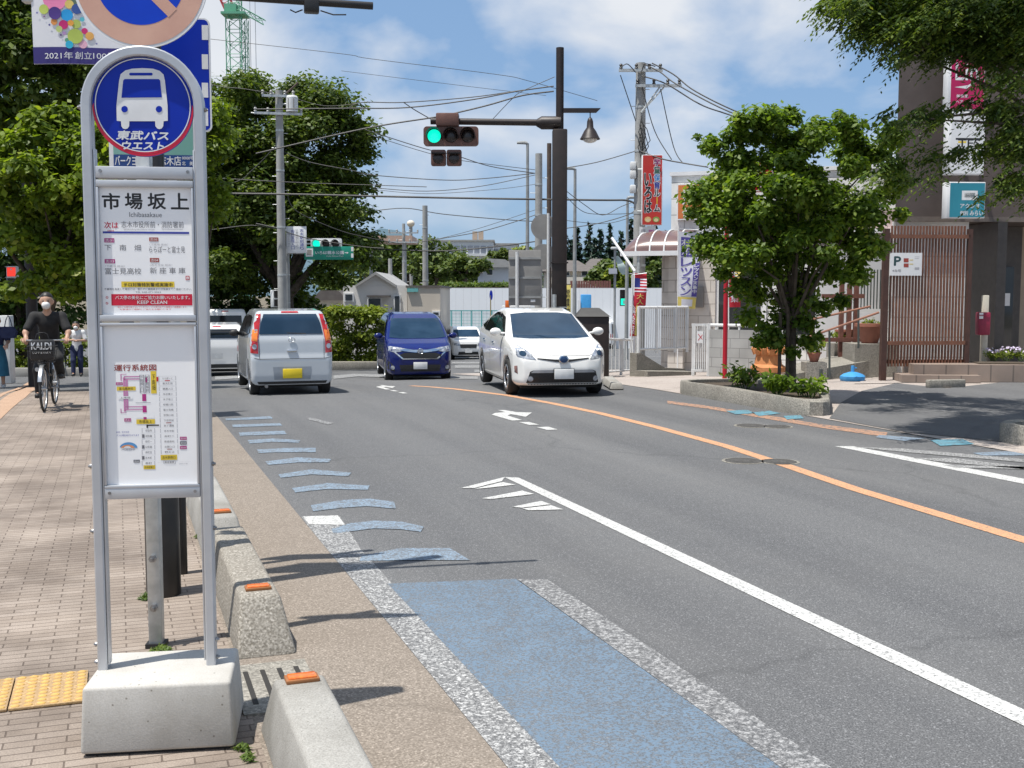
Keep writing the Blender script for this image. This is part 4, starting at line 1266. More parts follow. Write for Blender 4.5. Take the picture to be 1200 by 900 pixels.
class Car:
    def __init__(self, side, top, front, wheels, wr, paint, k=.13, h=.035):
        """side: (x,z) outline; top: (x, half width); front: (half width, z); wheels: x positions"""
        side = np.array(side); top = np.array(top); front = np.array(front)
        topp = np.concatenate([top, np.stack([top[::-1, 0], -top[::-1, 1]], 1)])
        frp = np.concatenate([front, np.stack([-front[::-1, 0], front[::-1, 1]], 1)])
        x0, x1 = side[:, 0].min() - .1, side[:, 0].max() + .1
        z0, z1 = side[:, 1].min() - .1, side[:, 1].max() + .1
        yw = front[:, 0].max() + .1
        xs = np.arange(x0, x1 + h, h); ys = np.arange(-yw, yw + h, h); zs = np.arange(z0, z1 + h, h)
        X, Z = np.meshgrid(xs, zs, indexing='ij'); S = sd_poly(side, X, Z)
        X2, Y2 = np.meshgrid(xs, ys, indexing='ij'); T = sd_poly(topp, X2, Y2)
        Y3, Z3 = np.meshgrid(ys, zs, indexing='ij'); Fr = sd_poly(frp, Y3, Z3)
        D = smax(smax(S[:, None, :] + 0 * T[:, :, None], T[:, :, None] + 0 * S[:, None, :], k), Fr[None, :, :], k)
        for wx in wheels:
            cyl = np.sqrt((xs[:, None] - wx) ** 2 + (zs[None, :] - wr) ** 2) - (wr + .045)
            deep = (yw - .1) - .30 - np.abs(ys)
            cut = np.maximum(cyl[:, None, :], deep[None, :, None])
            D = np.maximum(D, -cut)
        V, Q = surface_nets(D, (x0, ys[0], z0), h)
        # light relaxation keeps the reflections even
        self.V = V; self.Q = Q; self.wheels = wheels; self.wr = wr; self.paint = paint; self.yw = yw - .1
        self.me = np_mesh('body', V, Q, [paint])
        try: self.me.set_sharp_from_angle(angle=rad(50))
        except Exception: pass
        self.bvh = BVHTree.FromPolygons([Vector(v) for v in V], [tuple(int(a) for a in q) for q in Q])
        self.parts = []          # (name, mesh, parent name or None)
    def decal(self, polys, axis, mats_, off=.012, res=.05):
        """patches that follow the body: polygons in (y,z) for 'f'/'b', (x,z) for 'l'/'r', (x,y) for 't'"""
        mb = MB()
        for poly, m in zip(polys, mats_):
            pts = []
            for i in range(len(poly)):
                a = Vector(poly[i]); b = Vector(poly[(i + 1) % len(poly)])
                c = max(1, int((b - a).length / res))
                for j in range(c): pts.append(a.lerp(b, j / c))
            n = len(pts)
            xs = [p.x for p in pts]; ys = [p.y for p in pts]
            inner = []
            x = min(xs) + res * .5
            while x < max(xs):
                y = min(ys) + res * .5
                while y < max(ys):
                    inner.append(Vector((x, y))); y += res
                x += res
            r = delaunay_2d_cdt(pts + inner, [], [list(range(n))], 1, 1e-5)
            vs = []; ok = []
            for p in r[0]:
                if axis == 'f': o = Vector((9, p.x, p.y)); d = Vector((-1, 0, 0))
                elif axis == 'b': o = Vector((-9, p.x, p.y)); d = Vector((1, 0, 0))
                elif axis == 'l': o = Vector((p.x, 9, p.y)); d = Vector((0, -1, 0))
                elif axis == 'r': o = Vector((p.x, -9, p.y)); d = Vector((0, 1, 0))
                else: o = Vector((p.x, p.y, 9)); d = Vector((0, 0, -1))
                h, nn, _, _ = self.bvh.ray_cast(o, d)
                if h is None:
                    h = self.bvh.find_nearest(Vector((p.x, self.yw * (.8 if axis == 'l' else -.8), p.y)) if axis in 'lr' else o * .24 + Vector((0, p.x, p.y)) * .76)[0]
                    vs.append(h - d * off); ok.append(True)
                else: vs.append(h - d * off); ok.append(True)
            want = {'f': Vector((1, 0, 0)), 'b': Vector((-1, 0, 0)), 'l': Vector((0, 1, 0)), 'r': Vector((0, -1, 0)), 't': Vector((0, 0, 1))}[axis]
            fs = []
            for f in r[2]:
                if not all(ok[i] for i in f): continue
                a, b, c = vs[f[0]], vs[f[1]], vs[f[2]]
                fs.append(tuple(f) if (b - a).cross(c - a).dot(want) > 0 else tuple(reversed(f)))
            used = sorted({i for f in fs for i in f}); ix = {a: i for i, a in enumerate(used)}
            mb.add([vs[i] for i in used], [tuple(ix[i] for i in f) for f in fs], m)
        return mb
    def part(self, name, mb, parent=None):
        self.parts.append((name, mb.mesh(name, 60), parent)); return len(self.parts) - 1
    def D(self, name, poly, axis, m, off=.012, parent=None, mirror=False):
        i = self.part(name, self.decal([poly], axis, [m], off), parent)
        if mirror:
            if axis in 'fbt':
                q = [(-a, b) if axis != 't' else (a, -b) for a, b in poly]
                j = self.part(name, self.decal([q], axis, [m], off), parent)
            else:
                j = self.part(name, self.decal([poly], 'r' if axis == 'l' else 'l', [m], off), parent)
            return i, j
        return i
    def wheel(self, x, side, rim=M_RIM, spokes=7, w=.185):
        r = self.wr; mb = MB()
        yo = self.yw - .05; yi = yo - w
        prof = [(r * .62, yi), (r * .93, yi), (r, yi + .03), (r, yo - .03), (r * .93, yo), (r * .70, yo), (r * .66, yo - .02)]
        vs = []; fs = []; n = 28
        for a, y in prof:
            for j in range(n):
                q = 2 * PI * j / n; vs.append((x + a * math.cos(q), side * y, r + a * math.sin(q)))
        for i in range(len(prof) - 1):
            for j in range(n):
                a = i * n + j; b = i * n + (j + 1) % n
                f = (a, b, b + n, a + n); fs.append(f if side < 0 else f[::-1])
        mb.add(vs, fs, M_TYRE); mb.add([(x + r * .62 * math.cos(2 * PI * j / n), side * yi, r + r * .62 * math.sin(2 * PI * j / n)) for j in range(n)], [tuple(range(n))], M_UNDER)
        t = self.part('wheel', mb)
        rb = MB(); y1 = yo - .03
        rb.tube([(x + r * .63 * math.cos(2 * PI * j / 24), side * (yo - .012), r + r * .63 * math.sin(2 * PI * j / 24)) for j in range(24)], r * .055, rim, 8, closed=True)
        rb.add([(x + r * .64 * math.cos(2 * PI * j / 24), side * (y1 - .04), r + r * .64 * math.sin(2 * PI * j / 24)) for j in range(24)], [tuple(range(24)) if side < 0 else tuple(range(23, -1, -1))], M_TRIM)
        for s_ in range(spokes):
            q = 2 * PI * s_ / spokes + .3; d = Vector((math.cos(q), 0, math.sin(q))); e = Vector((-d.z, 0, d.x))
            c = Vector((x, side * y1, r))
            p = [c + e * .035 + d * .03, c + e * .024 + d * r * .62, c - e * .024 + d * r * .62, c - e * .035 + d * .03]
            b4 = [v - Vector((0, side * .03, 0)) for v in p]
            rb.add(p + b4, [(0, 1, 2, 3), (3, 2, 1, 0), (0, 1, 5, 4), (2, 3, 7, 6), (4, 5, 1, 0), (6, 7, 3, 2)], rim)
        rb.ball((x, side * (y1 + .005), r), (.05, .02, .05), rim, 10)
        self.part('rim', rb, t)
    def mirror(self, x, z, y, m=None, s=1.0):
        for sd in (1, -1):
            mb = MB()
            mb.ball((x, sd * (y + .10 * s), z), (.06 * s, .105 * s, .072 * s), m or self.paint, 12)
            mb.cyl((x + .02, sd * (y - .06), z - .03), (x, sd * (y + .03), z - .02), .022, m or self.paint, n=8)
            self.part('mirror', mb)
    def make(self, name, label, loc, yaw, group=None):
        root = thing(name, label, 'car', loc, yaw, group)
        link('body', self.me, root)
        obs = []
        for nm, me, par in self.parts:
            obs.append(link(nm, me, root if par is None else obs[par]))
        # dark floor under the body
        return root

def under(car, x0, x1, y, z=.20):
    mb = MB(); mb.box(((x0 + x1) / 2, 0, z), (x1 - x0, y * 2, .12), M_UNDER)
    for wx in car.wheels: mb.cyl((wx, -y, car.wr), (wx, y, car.wr), .05, M_UNDER, n=8)
    car.part('underbody', mb)

# --- silver kei hatchback seen from behind ---------------------------------------------------------------------------
c = Car(side=[(1.62, .22), (1.69, .35), (1.70, .58), (1.60, .80), (.98, .985), (.28, 1.42), (-.15, 1.515), (-.8, 1.525), (-1.38, 1.485), (-1.50, 1.36), (-1.635, .98), (-1.655, .74), (-1.69, .66), (-1.70, .36), (-1.66, .20), (-1.2, .18), (1.3, .17)],
        top=[(1.70, .36), (1.60, .58), (1.35, .70), (.6, .737), (-1.2, .737), (-1.5, .73), (-1.66, .70), (-1.70, .64)],
        front=[(.60, .16), (.71, .26), (.738, .50), (.738, .80), (.715, .96), (.66, 1.18), (.605, 1.38), (.56, 1.55)],
        wheels=(1.03, -1.24), wr=.275, paint=car_paint('silver_blue_paint', (.50, .535, .57)), k=.075, h=.03)
under(c, -1.5, 1.5, .55, .22)
rw = c.D('rear_window', [(-.545, 1.085), (.545, 1.085), (.51, 1.28), (.455, 1.43), (-.455, 1.43), (-.51, 1.28)], 'b', M_GLASS, .012)
c.D('wiper', [(-.25, 1.085), (.08, 1.10), (.08, 1.112), (-.25, 1.10)], 'b', M_TRIM, .014, rw)
for sd in (1, -1):
    i = c.D('tail_light', [(sd * y, z) for y, z in ((.575, .755), (.70, .765), (.705, .98), (.655, 1.24), (.59, 1.44), (.50, 1.44), (.545, 1.18), (.575, .98))], 'b', M_TAIL, .018)
    c.D('indicator_lens', [(sd * y, z) for y, z in ((.590, .96), (.685, .965), (.655, 1.17), (.565, 1.16))], 'b', M_AMBER, .023, i)
    c.D('reverse_lens', [(sd * (.635 + .040 * math.cos(q)), .875 + .045 * math.sin(q)) for q in [2 * PI * j / 12 for j in range(12)]], 'b', M_LAMPC, .024, i)
c.D('brake_light', [(-.15, 1.452), (.15, 1.452), (.14, 1.478), (-.14, 1.478)], 'b', M_TAIL, .010)
c.D('bumper_gap', [(-.69, .685), (-.56, .655), (.56, .655), (.69, .685), (.69, .693), (.56, .664), (-.56, .664), (-.69, .693)], 'b', M_SEAMC, .004)
c.D('tailgate_gap', [(-.555, .66), (-.548, .66), (-.555, 1.0), (-.562, 1.0)], 'b', M_SEAMC, .004, mirror=True)
c.D('plate_recess', [(-.31, .30), (.31, .30), (.33, .52), (-.33, .52)], 'b', mat('silver_recess_shade', (.30, .33, .37), rough=.4), .004)  # not cut in; a darker silver stands for the recess's shade
p_ = MB(); p_.box((-1.70, 0, .405), (.02, .33, .165), M_PLATEY, bev=.005); c.part('licence_plate', p_)
p_ = MB(); p_.box((-1.665, 0, .80), (.04, .17, .04), M_CHROME, bev=.012); c.part('handle', p_)
p_ = MB(); p_.tube([(-1.652, .055 * math.cos(2 * PI * j / 20), .985 + .036 * math.sin(2 * PI * j / 20)) for j in range(20)], .007, M_CHROME, 6, closed=True); p_.box((-1.65, 0, .985), (.01, .012, .06), M_CHROME); c.part('emblem', p_)
c.D('valance', [(-.60, .20), (.60, .20), (.60, .27), (-.60, .27)], 'b', M_TRIM, .008)
p_ = MB(); p_.cyl((-1.5, -.45 * -1, .20), (-1.72, .45, .19), .028, M_BOLT, n=12); c.part('exhaust', p_)
for ax in 'lr':
    c.D('window', [(.92, 1.0), (.32, 1.36), (-.30, 1.41), (-.36, 1.02)], ax, M_GLASSD)
    c.D('window', [(-.42, 1.02), (-.38, 1.41), (-1.10, 1.40), (-1.28, 1.10)], ax, M_GLASSD)
    c.D('door_gap', [(-.40, .30), (-.39, .30), (-.38, 1.0), (-.39, 1.0)], ax, M_SEAMC, .004)
c.D('windscreen', [(-.60, 1.02), (.60, 1.02), (.53, 1.38), (-.53, 1.38)], 'f', M_GLASS)
c.D('headlight', [(.40, .62), (.62, .66), (.64, .80), (.45, .78)], 'f', M_LAMPC, mirror=True)
for wx in c.wheels:
    for sd in (1, -1): c.wheel(wx, sd, w=.16)
c.mirror(.62, 1.04, .70, M_TRIM, .9)
p_ = MB(); p_.box((-1.60, .60, 1.16), (.004, .05, .028), M_WINK); p_.box((-1.605, .60, 1.115), (.004, .05, .028), M_WINK); c.part('sticker', p_)
q = gnd(345, 461); yaw_m = rad(90 + 18.5)
c.make('hatchback', 'silver kei hatchback driving away with yellow licence plate', (q.x - 0 + 1.66 * math.cos(yaw_m), q.y + 1.50 * math.sin(yaw_m), zt(XY2ST(q.x, q.y + 1.5)[1])), yaw_m)

# --- white hybrid coming towards us ----------------------------------------------------------------------------------
c = Car(side=[(2.12, .20), (2.21, .30), (2.235, .50), (2.18, .66), (1.98, .80), (1.60, .91), (1.22, .99), (.30, 1.415), (-.15, 1.485), (-.55, 1.49), (-1.1, 1.42), (-1.85, 1.19), (-2.12, 1.10), (-2.21, .85), (-2.24, .50), (-2.2, .25), (-1.5, .17), (1.8, .16)],
        top=[(2.24, .42), (2.12, .66), (1.85, .80), (1.2, .865), (-.8, .872), (-1.7, .83), (-2.1, .74), (-2.24, .55)],
        front=[(.72, .15), (.84, .25), (.872, .50), (.868, .78), (.83, .93), (.74, 1.12), (.64, 1.36), (.56, 1.53)],
        wheels=(1.37, -1.33), wr=.315, paint=car_paint('pearl_white_paint', (.82, .815, .79)), k=.12, h=.03)
under(c, -1.9, 1.9, .66, .21)
ws = c.D('windscreen', [(-.68, .985), (-.4, .965), (.4, .965), (.68, .985), (.57, 1.375), (.3, 1.40), (-.3, 1.40), (-.57, 1.375)], 'f', M_GLASS, .012)
c.D('sensor', [(-.05, 1.34), (.05, 1.34), (.05, 1.375), (-.05, 1.375)], 'f', M_LAMPC, .009, ws)
for sd in (1, -1):
    i = c.D('headlight', [(sd * y, z) for y, z in ((.46, .645), (.66, .665), (.80, .70), (.828, .79), (.78, .865), (.70, .875), (.56, .77))], 'f', M_LAMPC, .008)
    c.D('lamp_core', [(sd * (.66 + .055 * math.cos(q)), .745 + .045 * math.sin(q)) for q in [2 * PI * j / 12 for j in range(12)]], 'f', M_GLASS, .013, i)
    c.D('indicator', [(sd * y, z) for y, z in ((.735, .40), (.80, .42), (.80, .55), (.74, .535))], 'f', mat('indicator_recess', (.30, .16, .14), (.16, .10, .10), rough=.2, scale=20), .007)
    c.D('fog_lamp', [(sd * (.555 + .045 * math.cos(q)), .325 + .045 * math.sin(q)) for q in [2 * PI * j / 12 for j in range(12)]], 'f', M_LAMPC, .016)
lg = c.D('lower_grille', [(-.62, .255), (.62, .255), (.56, .445), (.50, .47), (-.50, .47), (-.56, .445)], 'f', M_GRILLE, .006)
c.D('grille_bar', [(-.55, .425), (.55, .425), (.50, .47), (-.50, .47)], 'f', mat('grey_bumper_bar', (.34, .35, .37), rough=.35), .012, lg)
c.D('chin_trim', [(-.56, .205), (.56, .205), (.60, .245), (-.60, .245)], 'f', M_CHROME, .010)
c.D('upper_grille', [(-.44, .655), (-.12, .605), (.12, .605), (.44, .655), (.44, .672), (.14, .645), (-.14, .645), (-.44, .672)], 'f', M_GRILLE, .008)
p_ = MB()
p_.lathe([(.088, 0), (.088, .02), (.07, .026)], M_CHROME, 20); p_.lathe([(.068, .0265), (.06, .030)], mat('emblem_blue', (.02, .06, .16), rough=.2), 20)
for i in range(len(p_.v)):
    x, y, z = p_.v[i]; p_.v[i] = (2.20 + z, x, .645 + y * .8)
c.part('emblem', p_)
p_ = MB(); p_.box((2.245, 0, .405), (.02, .33, .165), M_PLATEW, bev=.005); p_.box((2.233, 0, .405), (.02, .35, .18), M_TRIM); c.part('licence_plate', p_)
for ax in 'lr':
    c.D('window', [(1.02, 1.01), (.38, 1.325), (-.10, 1.395), (-.22, 1.03)], ax, M_GLASSD)
    c.D('window', [(-.29, 1.03), (-.17, 1.395), (-.60, 1.40), (-1.12, 1.27), (-1.20, 1.06)], ax, M_GLASSD)
    c.D('window', [(-1.26, 1.07), (-1.2, 1.25), (-1.62, 1.13)], ax, M_GLASSD)
    c.D('door_gap', [(-.26, .32), (-.252, .32), (-.232, 1.0), (-.24, 1.0)], ax, M_SEAMC, .004)
    c.D('door_gap', [(.92, .40), (.928, .40), (.96, .95), (.952, .95)], ax, M_SEAMC, .004)
    c.D('door_handle', [(-.02, .84), (.18, .85), (.18, .875), (-.02, .865)], ax, M_CHROME, .018)
    c.D('door_handle', [(-1.05, .86), (-.85, .865), (-.85, .89), (-1.05, .885)], ax, M_CHROME, .018)
    c.D('sill', [(-.95, .22), (.98, .22), (.98, .285), (-.95, .285)], ax, mat('white_sill', (.60, .60, .58), rough=.3), .01)
c.D('bonnet_gap', [(-.70, .80), (-.46, .70), (.46, .70), (.70, .80), (.70, .806), (.46, .707), (-.46, .707), (-.70, .806)], 'f', M_SEAMC, .003)
for wx in c.wheels:
    for sd in (1, -1): c.wheel(wx, sd, spokes=5)
c.mirror(.92, 1.07, .83)
yaw_p = rad(-90 + 10.5)
q = gnd(655, 462)
c.make('hybrid_car', 'pearl white hybrid car with blank plate, nearest of the oncoming traffic', (q.x - 1.9 * math.cos(yaw_p), q.y - 1.7 * math.sin(yaw_p), zt(XY2ST(q.x - .4, q.y + 1.7)[1])), yaw_p)

# --- blue people carrier ---------------------------------------------------------------------------------------------
c = Car(side=[(2.02, .20), (2.11, .32), (2.13, .62), (2.06, .84), (1.80, .97), (1.50, 1.06), (.80, 1.52), (.45, 1.66), (-.2, 1.71), (-1.6, 1.69), (-1.98, 1.60), (-2.10, 1.05), (-2.13, .5), (-2.08, .22), (-1.4, .17), (1.7, .16)],
        top=[(2.13, .50), (2.02, .70), (1.75, .80), (1.2, .845), (-1.5, .848), (-1.95, .80), (-2.13, .68)],
        front=[(.72, .15), (.82, .26), (.847, .50), (.845, .90), (.80, 1.10), (.70, 1.45), (.63, 1.60), (.52, 1.75)],
        wheels=(1.33, -1.41), wr=.30, paint=mat('deep_blue_paint', (.003, .011, .125), (.003, .010, .11), rough=.22, coat=.6, spec=.3), k=.15, h=.033)
under(c, -1.8, 1.8, .63, .22)
c.D('windscreen', [(-.69, 1.10), (-.4, 1.07), (.4, 1.07), (.69, 1.10), (.59, 1.55), (-.59, 1.55)], 'f', M_GLASS, .012)
for sd in (1, -1):
    c.D('headlight', [(sd * y, z) for y, z in ((.38, .80), (.60, .76), (.80, .80), (.82, .90), (.70, .905), (.44, .87))], 'f', M_LAMPC, .008)
    c.D('fog_lamp', [(sd * (.655 + .05 * math.cos(q)), .395 + .05 * math.sin(q)) for q in [2 * PI * j / 12 for j in range(12)]], 'f', M_LAMPC, .014)
    c.D('fog_surround', [(sd * y, z) for y, z in ((.60, .30), (.76, .34), (.76, .56), (.66, .48))], 'f', M_TRIM, .009)
g_ = c.D('grille', [(-.44, .615), (.44, .615), (.50, .70), (.38, .745), (-.38, .745), (-.50, .70)], 'f', M_GRILLE, .007)
c.D('chrome_bar', [(-.60, .86), (-.40, .79), (-.12, .755), (.12, .755), (.40, .79), (.60, .86), (.42, .86), (.16, .82), (-.16, .82), (-.42, .86)], 'f', M_CHROME, .013)
c.D('chrome_surround', [(-.62, .76), (-.42, .59), (.42, .59), (.62, .76), (.58, .765), (.40, .615), (-.40, .615), (-.58, .765)], 'f', M_CHROME, .012)
c.D('lower_intake', [(-.46, .30), (.46, .30), (.50, .46), (-.50, .46)], 'f', M_TRIM, .008)
p_ = MB(); p_.box((2.14, 0, .44), (.02, .33, .165), M_PLATEW, bev=.005); c.part('licence_plate', p_)
p_ = MB(); X_ = 2.145
for yy in (-.036, .036): p_.box((X_, yy, .79), (.02, .016, .085), M_CHROME)
p_.box((X_, 0, .79), (.02, .07, .016), M_CHROME); p_.tube([(X_, .065 * math.cos(2 * PI * j / 20), .79 + .058 * math.sin(2 * PI * j / 20)) for j in range(20)], .008, M_CHROME, 6, closed=True); c.part('emblem', p_)
for ax in 'lr':
    c.D('window', [(1.22, 1.10), (.78, 1.40), (.66, 1.50), (.28, 1.52), (.25, 1.08)], ax, M_GLASSD)
    c.D('window', [(.17, 1.08), (.20, 1.52), (-.80, 1.52), (-.80, 1.08)], ax, M_GLASSD)
    c.D('window', [(-.88, 1.08), (-.88, 1.52), (-1.75, 1.48), (-1.9, 1.12)], ax, M_GLASSD)
    c.D('door_gap', [(.205, .30), (.213, .30), (.213, 1.05), (.205, 1.05)], ax, M_SEAMC, .004)
    c.D('door_gap', [(-.845, .30), (-.837, .30), (-.837, 1.05), (-.845, 1.05)], ax, M_SEAMC, .004)
for wx in c.wheels:
    for sd in (1, -1): c.wheel(wx, sd, w=.19)
c.mirror(1.05, 1.12, .83)
yaw_b = rad(-90 + 10.5)
q = gnd(492, 444)
c.make('people_carrier', 'deep blue people carrier with chrome grille in the oncoming lane', (q.x - 1.8 * math.cos(yaw_b), q.y - 1.6 * math.sin(yaw_b), zt(XY2ST(q.x, q.y + 1.6)[1])), yaw_b)

# --- generic small cars for the traffic further off ------------------------------------------------------------------
def small_car(paint, Lc, W, H, style, h=.05):
    a = Lc / 2
    if style == 'van':
        side = [(a - .06, .2), (a, .5), (a - .05, .95), (a - .45, H - .25), (a - .75, H - .03), (-a + .2, H), (-a + .05, H - .12), (-a, .6), (-a + .04, .22)]
        wind = (1.0, H - .22)
    elif style == 'suv':
        side = [(a - .08, .22), (a, .55), (a - .1, .95), (a - .9, 1.08), (a - 1.5, H - .06), (a - 1.9, H), (-a + .4, H - .03), (-a + .1, H - .25), (-a, .9), (-a + .05, .24)]
        wind = (1.07, H - .14)
    else:
        side = [(a - .08, .2), (a, .5), (a - .12, .78), (a - 1.0, .98), (a - 1.8, H - .03), (a - 2.2, H), (-a + .9, H - .06), (-a + .25, 1.05), (-a + .02, .92), (-a, .5), (-a + .05, .22)]
        wind = (.98, H - .12)
    w = W / 2
    c = Car(side=side, top=[(a, w * .6), (a - .15, w * .85), (a - .5, w * .97), (0, w), (-a + .4, w * .97), (-a + .1, w * .88), (-a, w * .75)],
            front=[(w * .85, .16), (w * .97, .28), (w, .55), (w * .98, .92), (w * .86, H - .2), (w * .76, H + .04)],
            wheels=(a - .78, -a + .72), wr=.30, paint=paint, k=.10, h=h)
    under(c, -a + .3, a - .3, w * .75, .22)
    c.D('windscreen', [(-w * .80, wind[0] + .03), (w * .80, wind[0] + .03), (w * .70, wind[1]), (-w * .70, wind[1])], 'f', M_GLASS)
    c.D('headlight', [(w * .5, .70), (w * .88, .74), (w * .9, .86), (w * .55, .82)], 'f', M_LAMPC, mirror=True)
    c.D('grille', [(-w * .45, .60), (w * .45, .60), (w * .5, .78), (-w * .5, .78)], 'f', M_GRILLE)
    c.D('lower_intake', [(-w * .6, .28), (w * .6, .28), (w * .55, .42), (-w * .55, .42)], 'f', M_TRIM)
    c.D('tail_light', [(w * .66, .78), (w * .92, .80), (w * .90, 1.0), (w * .72, .98)] if style != 'van' else [(w * .78, .72), (w * .93, .72), (w * .92, 1.05), (w * .80, 1.05)], 'b', M_TAIL, .012, mirror=True)
    c.D('rear_window', [(-w * .72, wind[0] + .10), (w * .72, wind[0] + .10), (w * .66, wind[1] - .02), (-w * .66, wind[1] - .02)], 'b', M_GLASSD)
    c.D('brake_light', [(-.12, H - .10), (.12, H - .10), (.12, H - .07), (-.12, H - .07)], 'b', M_TAIL, .012)
    c.D('licence_plate', [(-.165, .56), (.165, .56), (.165, .72), (-.165, .72)], 'b', M_PLATEW, .012)
    c.D('rear_bumper', [(-w * .85, .22), (w * .85, .22), (w * .85, .40), (-w * .85, .40)], 'b', M_TRIM, .008)
    p_ = MB(); p_.box((a + .005, 0, .46), (.02, .33, .16), M_PLATEW); c.part('licence_plate', p_)
    xf = a - (.75 if style == 'van' else 1.35)
    for ax in 'lr':
        if style == 'van':
            for x0_, x1_ in ((a - .95, a - 1.55), (a - 1.65, a - 2.5), (-a + .75, -a + .2)):
                c.D('window', [(x0_, 1.05), (x0_ + (.18 if x0_ > a - 1 else 0) - .2 * 0, 1.05), (x0_, H - .22), (x1_, H - .22), (x1_, 1.05)] if x0_ < a - 1 else [(x0_ + .35, 1.05), (x0_ + .08, H - .24), (x1_, H - .22), (x1_, 1.05)], ax, M_GLASSD)
        else:
            c.D('window', [(xf + .1, wind[0] + .02), (xf - .45, wind[1] - .02), (-.05, wind[1]), (-.05, wind[0])], ax, M_GLASSD)
            c.D('window', [(-.12, wind[0]), (-.12, wind[1]), (-a + 1.2, wind[1] - .04), (-a + .75, wind[0] + .06)], ax, M_GLASSD)
    for wx in c.wheels:
        for sd in (1, -1): c.wheel(wx, sd, w=.18)
    c.mirror(xf + .05, wind[0] + .08, w * .93)
    return c

P_WHITE = car_paint('white_paint', (.86, .86, .85))
P_RED = car_paint('dark_red_paint', (.22, .012, .02))
P_GREY = car_paint('grey_paint', (.17, .19, .21))
P_SILV = car_paint('silver_paint', (.45, .47, .49))
def put(c, name, label, u, v, yaw, dx=0.0, group=None):
    q = gnd(u, v); x = q.x - dx * math.cos(yaw); y = q.y - dx * math.sin(yaw)
    return c.make(name, label, (x, y, zxy(x, y)), yaw)
def rear_at(c, name, label, u, Y, yaw, half):
    q = at(u, 345, Y); x = q.x + half * math.cos(yaw); y = Y + half * math.sin(yaw)
    return c.make(name, label, (x, y, zxy(x, y - half * .5)), yaw)
rear_at(small_car(P_WHITE, 4.4, 1.77, 1.60, 'suv', .04), 'saloon_car', 'white saloon car waiting just left of the silver hatchback', 253, 33, rad(90 + 15), 2.2)
rear_at(small_car(P_WHITE, 4.2, 1.72, 2.22, 'van', .04), 'white_van', 'white van with dark rear window behind the white saloon at the left', 263, 39.5, rad(90 + 13), 2.1)
put(small_car(P_WHITE, 3.7, 1.66, 1.58, 'suv'), 'compact_car', 'white compact car with black grille following the blue people carrier', 549, 421, rad(-90 + 9), 1.8)
put(small_car(P_WHITE, 3.6, 1.50, 1.92, 'van'), 'small_van', 'small white van driving away beyond the black cabinet', 714, 408, rad(90 - 24), -.2)
put(small_car(P_RED, 4.3, 1.72, 1.55, 'suv'), 'red_car', 'dark red car half hidden behind the small white van', 688, 398, rad(90 - 60), 0)
put(small_car(P_GREY, 4.5, 1.75, 1.60, 'suv'), 'grey_car', 'grey estate car beside the white site wall, right of the small van', 735, 399, rad(90 - 40), 0)
put(small_car(P_SILV, 4.0, 1.7, 1.5, 'suv'), 'distant_car', 'small pale car parked by the site wall left of the big signal pole', 600, 395, rad(70), 0)
put(small_car(P_WHITE, 3.9, 1.7, 1.55, 'suv'), 'parked_car', 'white car parked by the turquoise fence behind the blue people carrier', 510, 392, rad(10), 0)
# ------------------------------------------------------------------ people: one continuous implicit body, clothes as shells over it
M_SKIN = mat('skin', (.50, .30, .21), (.44, .26, .18), rough=.55, scale=8)
M_HAIR = mat('black_hair', (.012, .010, .009), (.022, .018, .016), rough=.5, scale=40)
M_BLKCLOTH = mat('black_cloth', (.010, .010, .011), (.018, .018, .019), rough=.85, scale=14)
M_WHTCLOTH = mat('white_cloth', (.70, .70, .70), (.62, .62, .63), rough=.85, scale=10)
M_NAVYCLOTH = mat('navy_cloth', (.012, .018, .06), (.02, .028, .08), rough=.85, scale=12)
M_TEALCLOTH = mat('teal_cloth', (.015, .10, .18), (.02, .13, .22), rough=.85, scale=6)
M_MASK = mat('white_mask', (.72, .72, .71), (.66, .66, .66), rough=.8)
M_EYE = mat('eye', (.01, .008, .008), rough=.2)
M_SHOE = mat('dark_shoe', (.015, .015, .016), (.03, .03, .03), rough=.6)
M_SHOEW = mat('pale_shoe', (.55, .55, .56), rough=.6)

def cone_field(cones, h, k=.035, pad=.12):
    pts = np.array([c[0] for c in cones] + [c[1] for c in cones], float)
    r = max(max(c[2], c[3]) for c in cones)
    lo = pts.min(0) - r - pad; hi = pts.max(0) + r + pad
    ax = [np.arange(lo[i], hi[i] + h, h) for i in range(3)]
    X, Y, Z = np.meshgrid(*ax, indexing='ij')
    D = None
    for a, b, ra, rb, *sq in cones:
        a = np.array(a, float); b = np.array(b, float); ab = b - a
        t = np.clip(((X - a[0]) * ab[0] + (Y - a[1]) * ab[1] + (Z - a[2]) * ab[2]) / max(ab @ ab, 1e-9), 0, 1)
        sy = sq[0] if sq else 1.0
        d = np.sqrt((X - a[0] - t * ab[0]) ** 2 + ((Y - a[1] - t * ab[1]) / sy) ** 2 + (Z - a[2] - t * ab[2]) ** 2) - (ra + (rb - ra) * t)
        D = d if D is None else smin(D, d, k)
    return surface_nets(D, lo, h)

def soft(name, cones, m, parent, h=.018, k=.035, extra=None):
    V, Q = cone_field(cones, h, k)
    if extra is not None:
        mb = extra
        o = len(V)
        V = np.concatenate([V, np.array(mb.v, float)])
        fs = [tuple(q) for q in Q] + [tuple(o + a for a in f) for f in mb.f]
        me = bpy.data.meshes.new(name); me.from_pydata([tuple(v) for v in V], [], fs); me.materials.append(m)
        me.polygons.foreach_set('use_smooth', [True] * len(fs)); me.update()
    else:
        me = np_mesh(name, V, Q, [m])
    return link(name, me, parent)

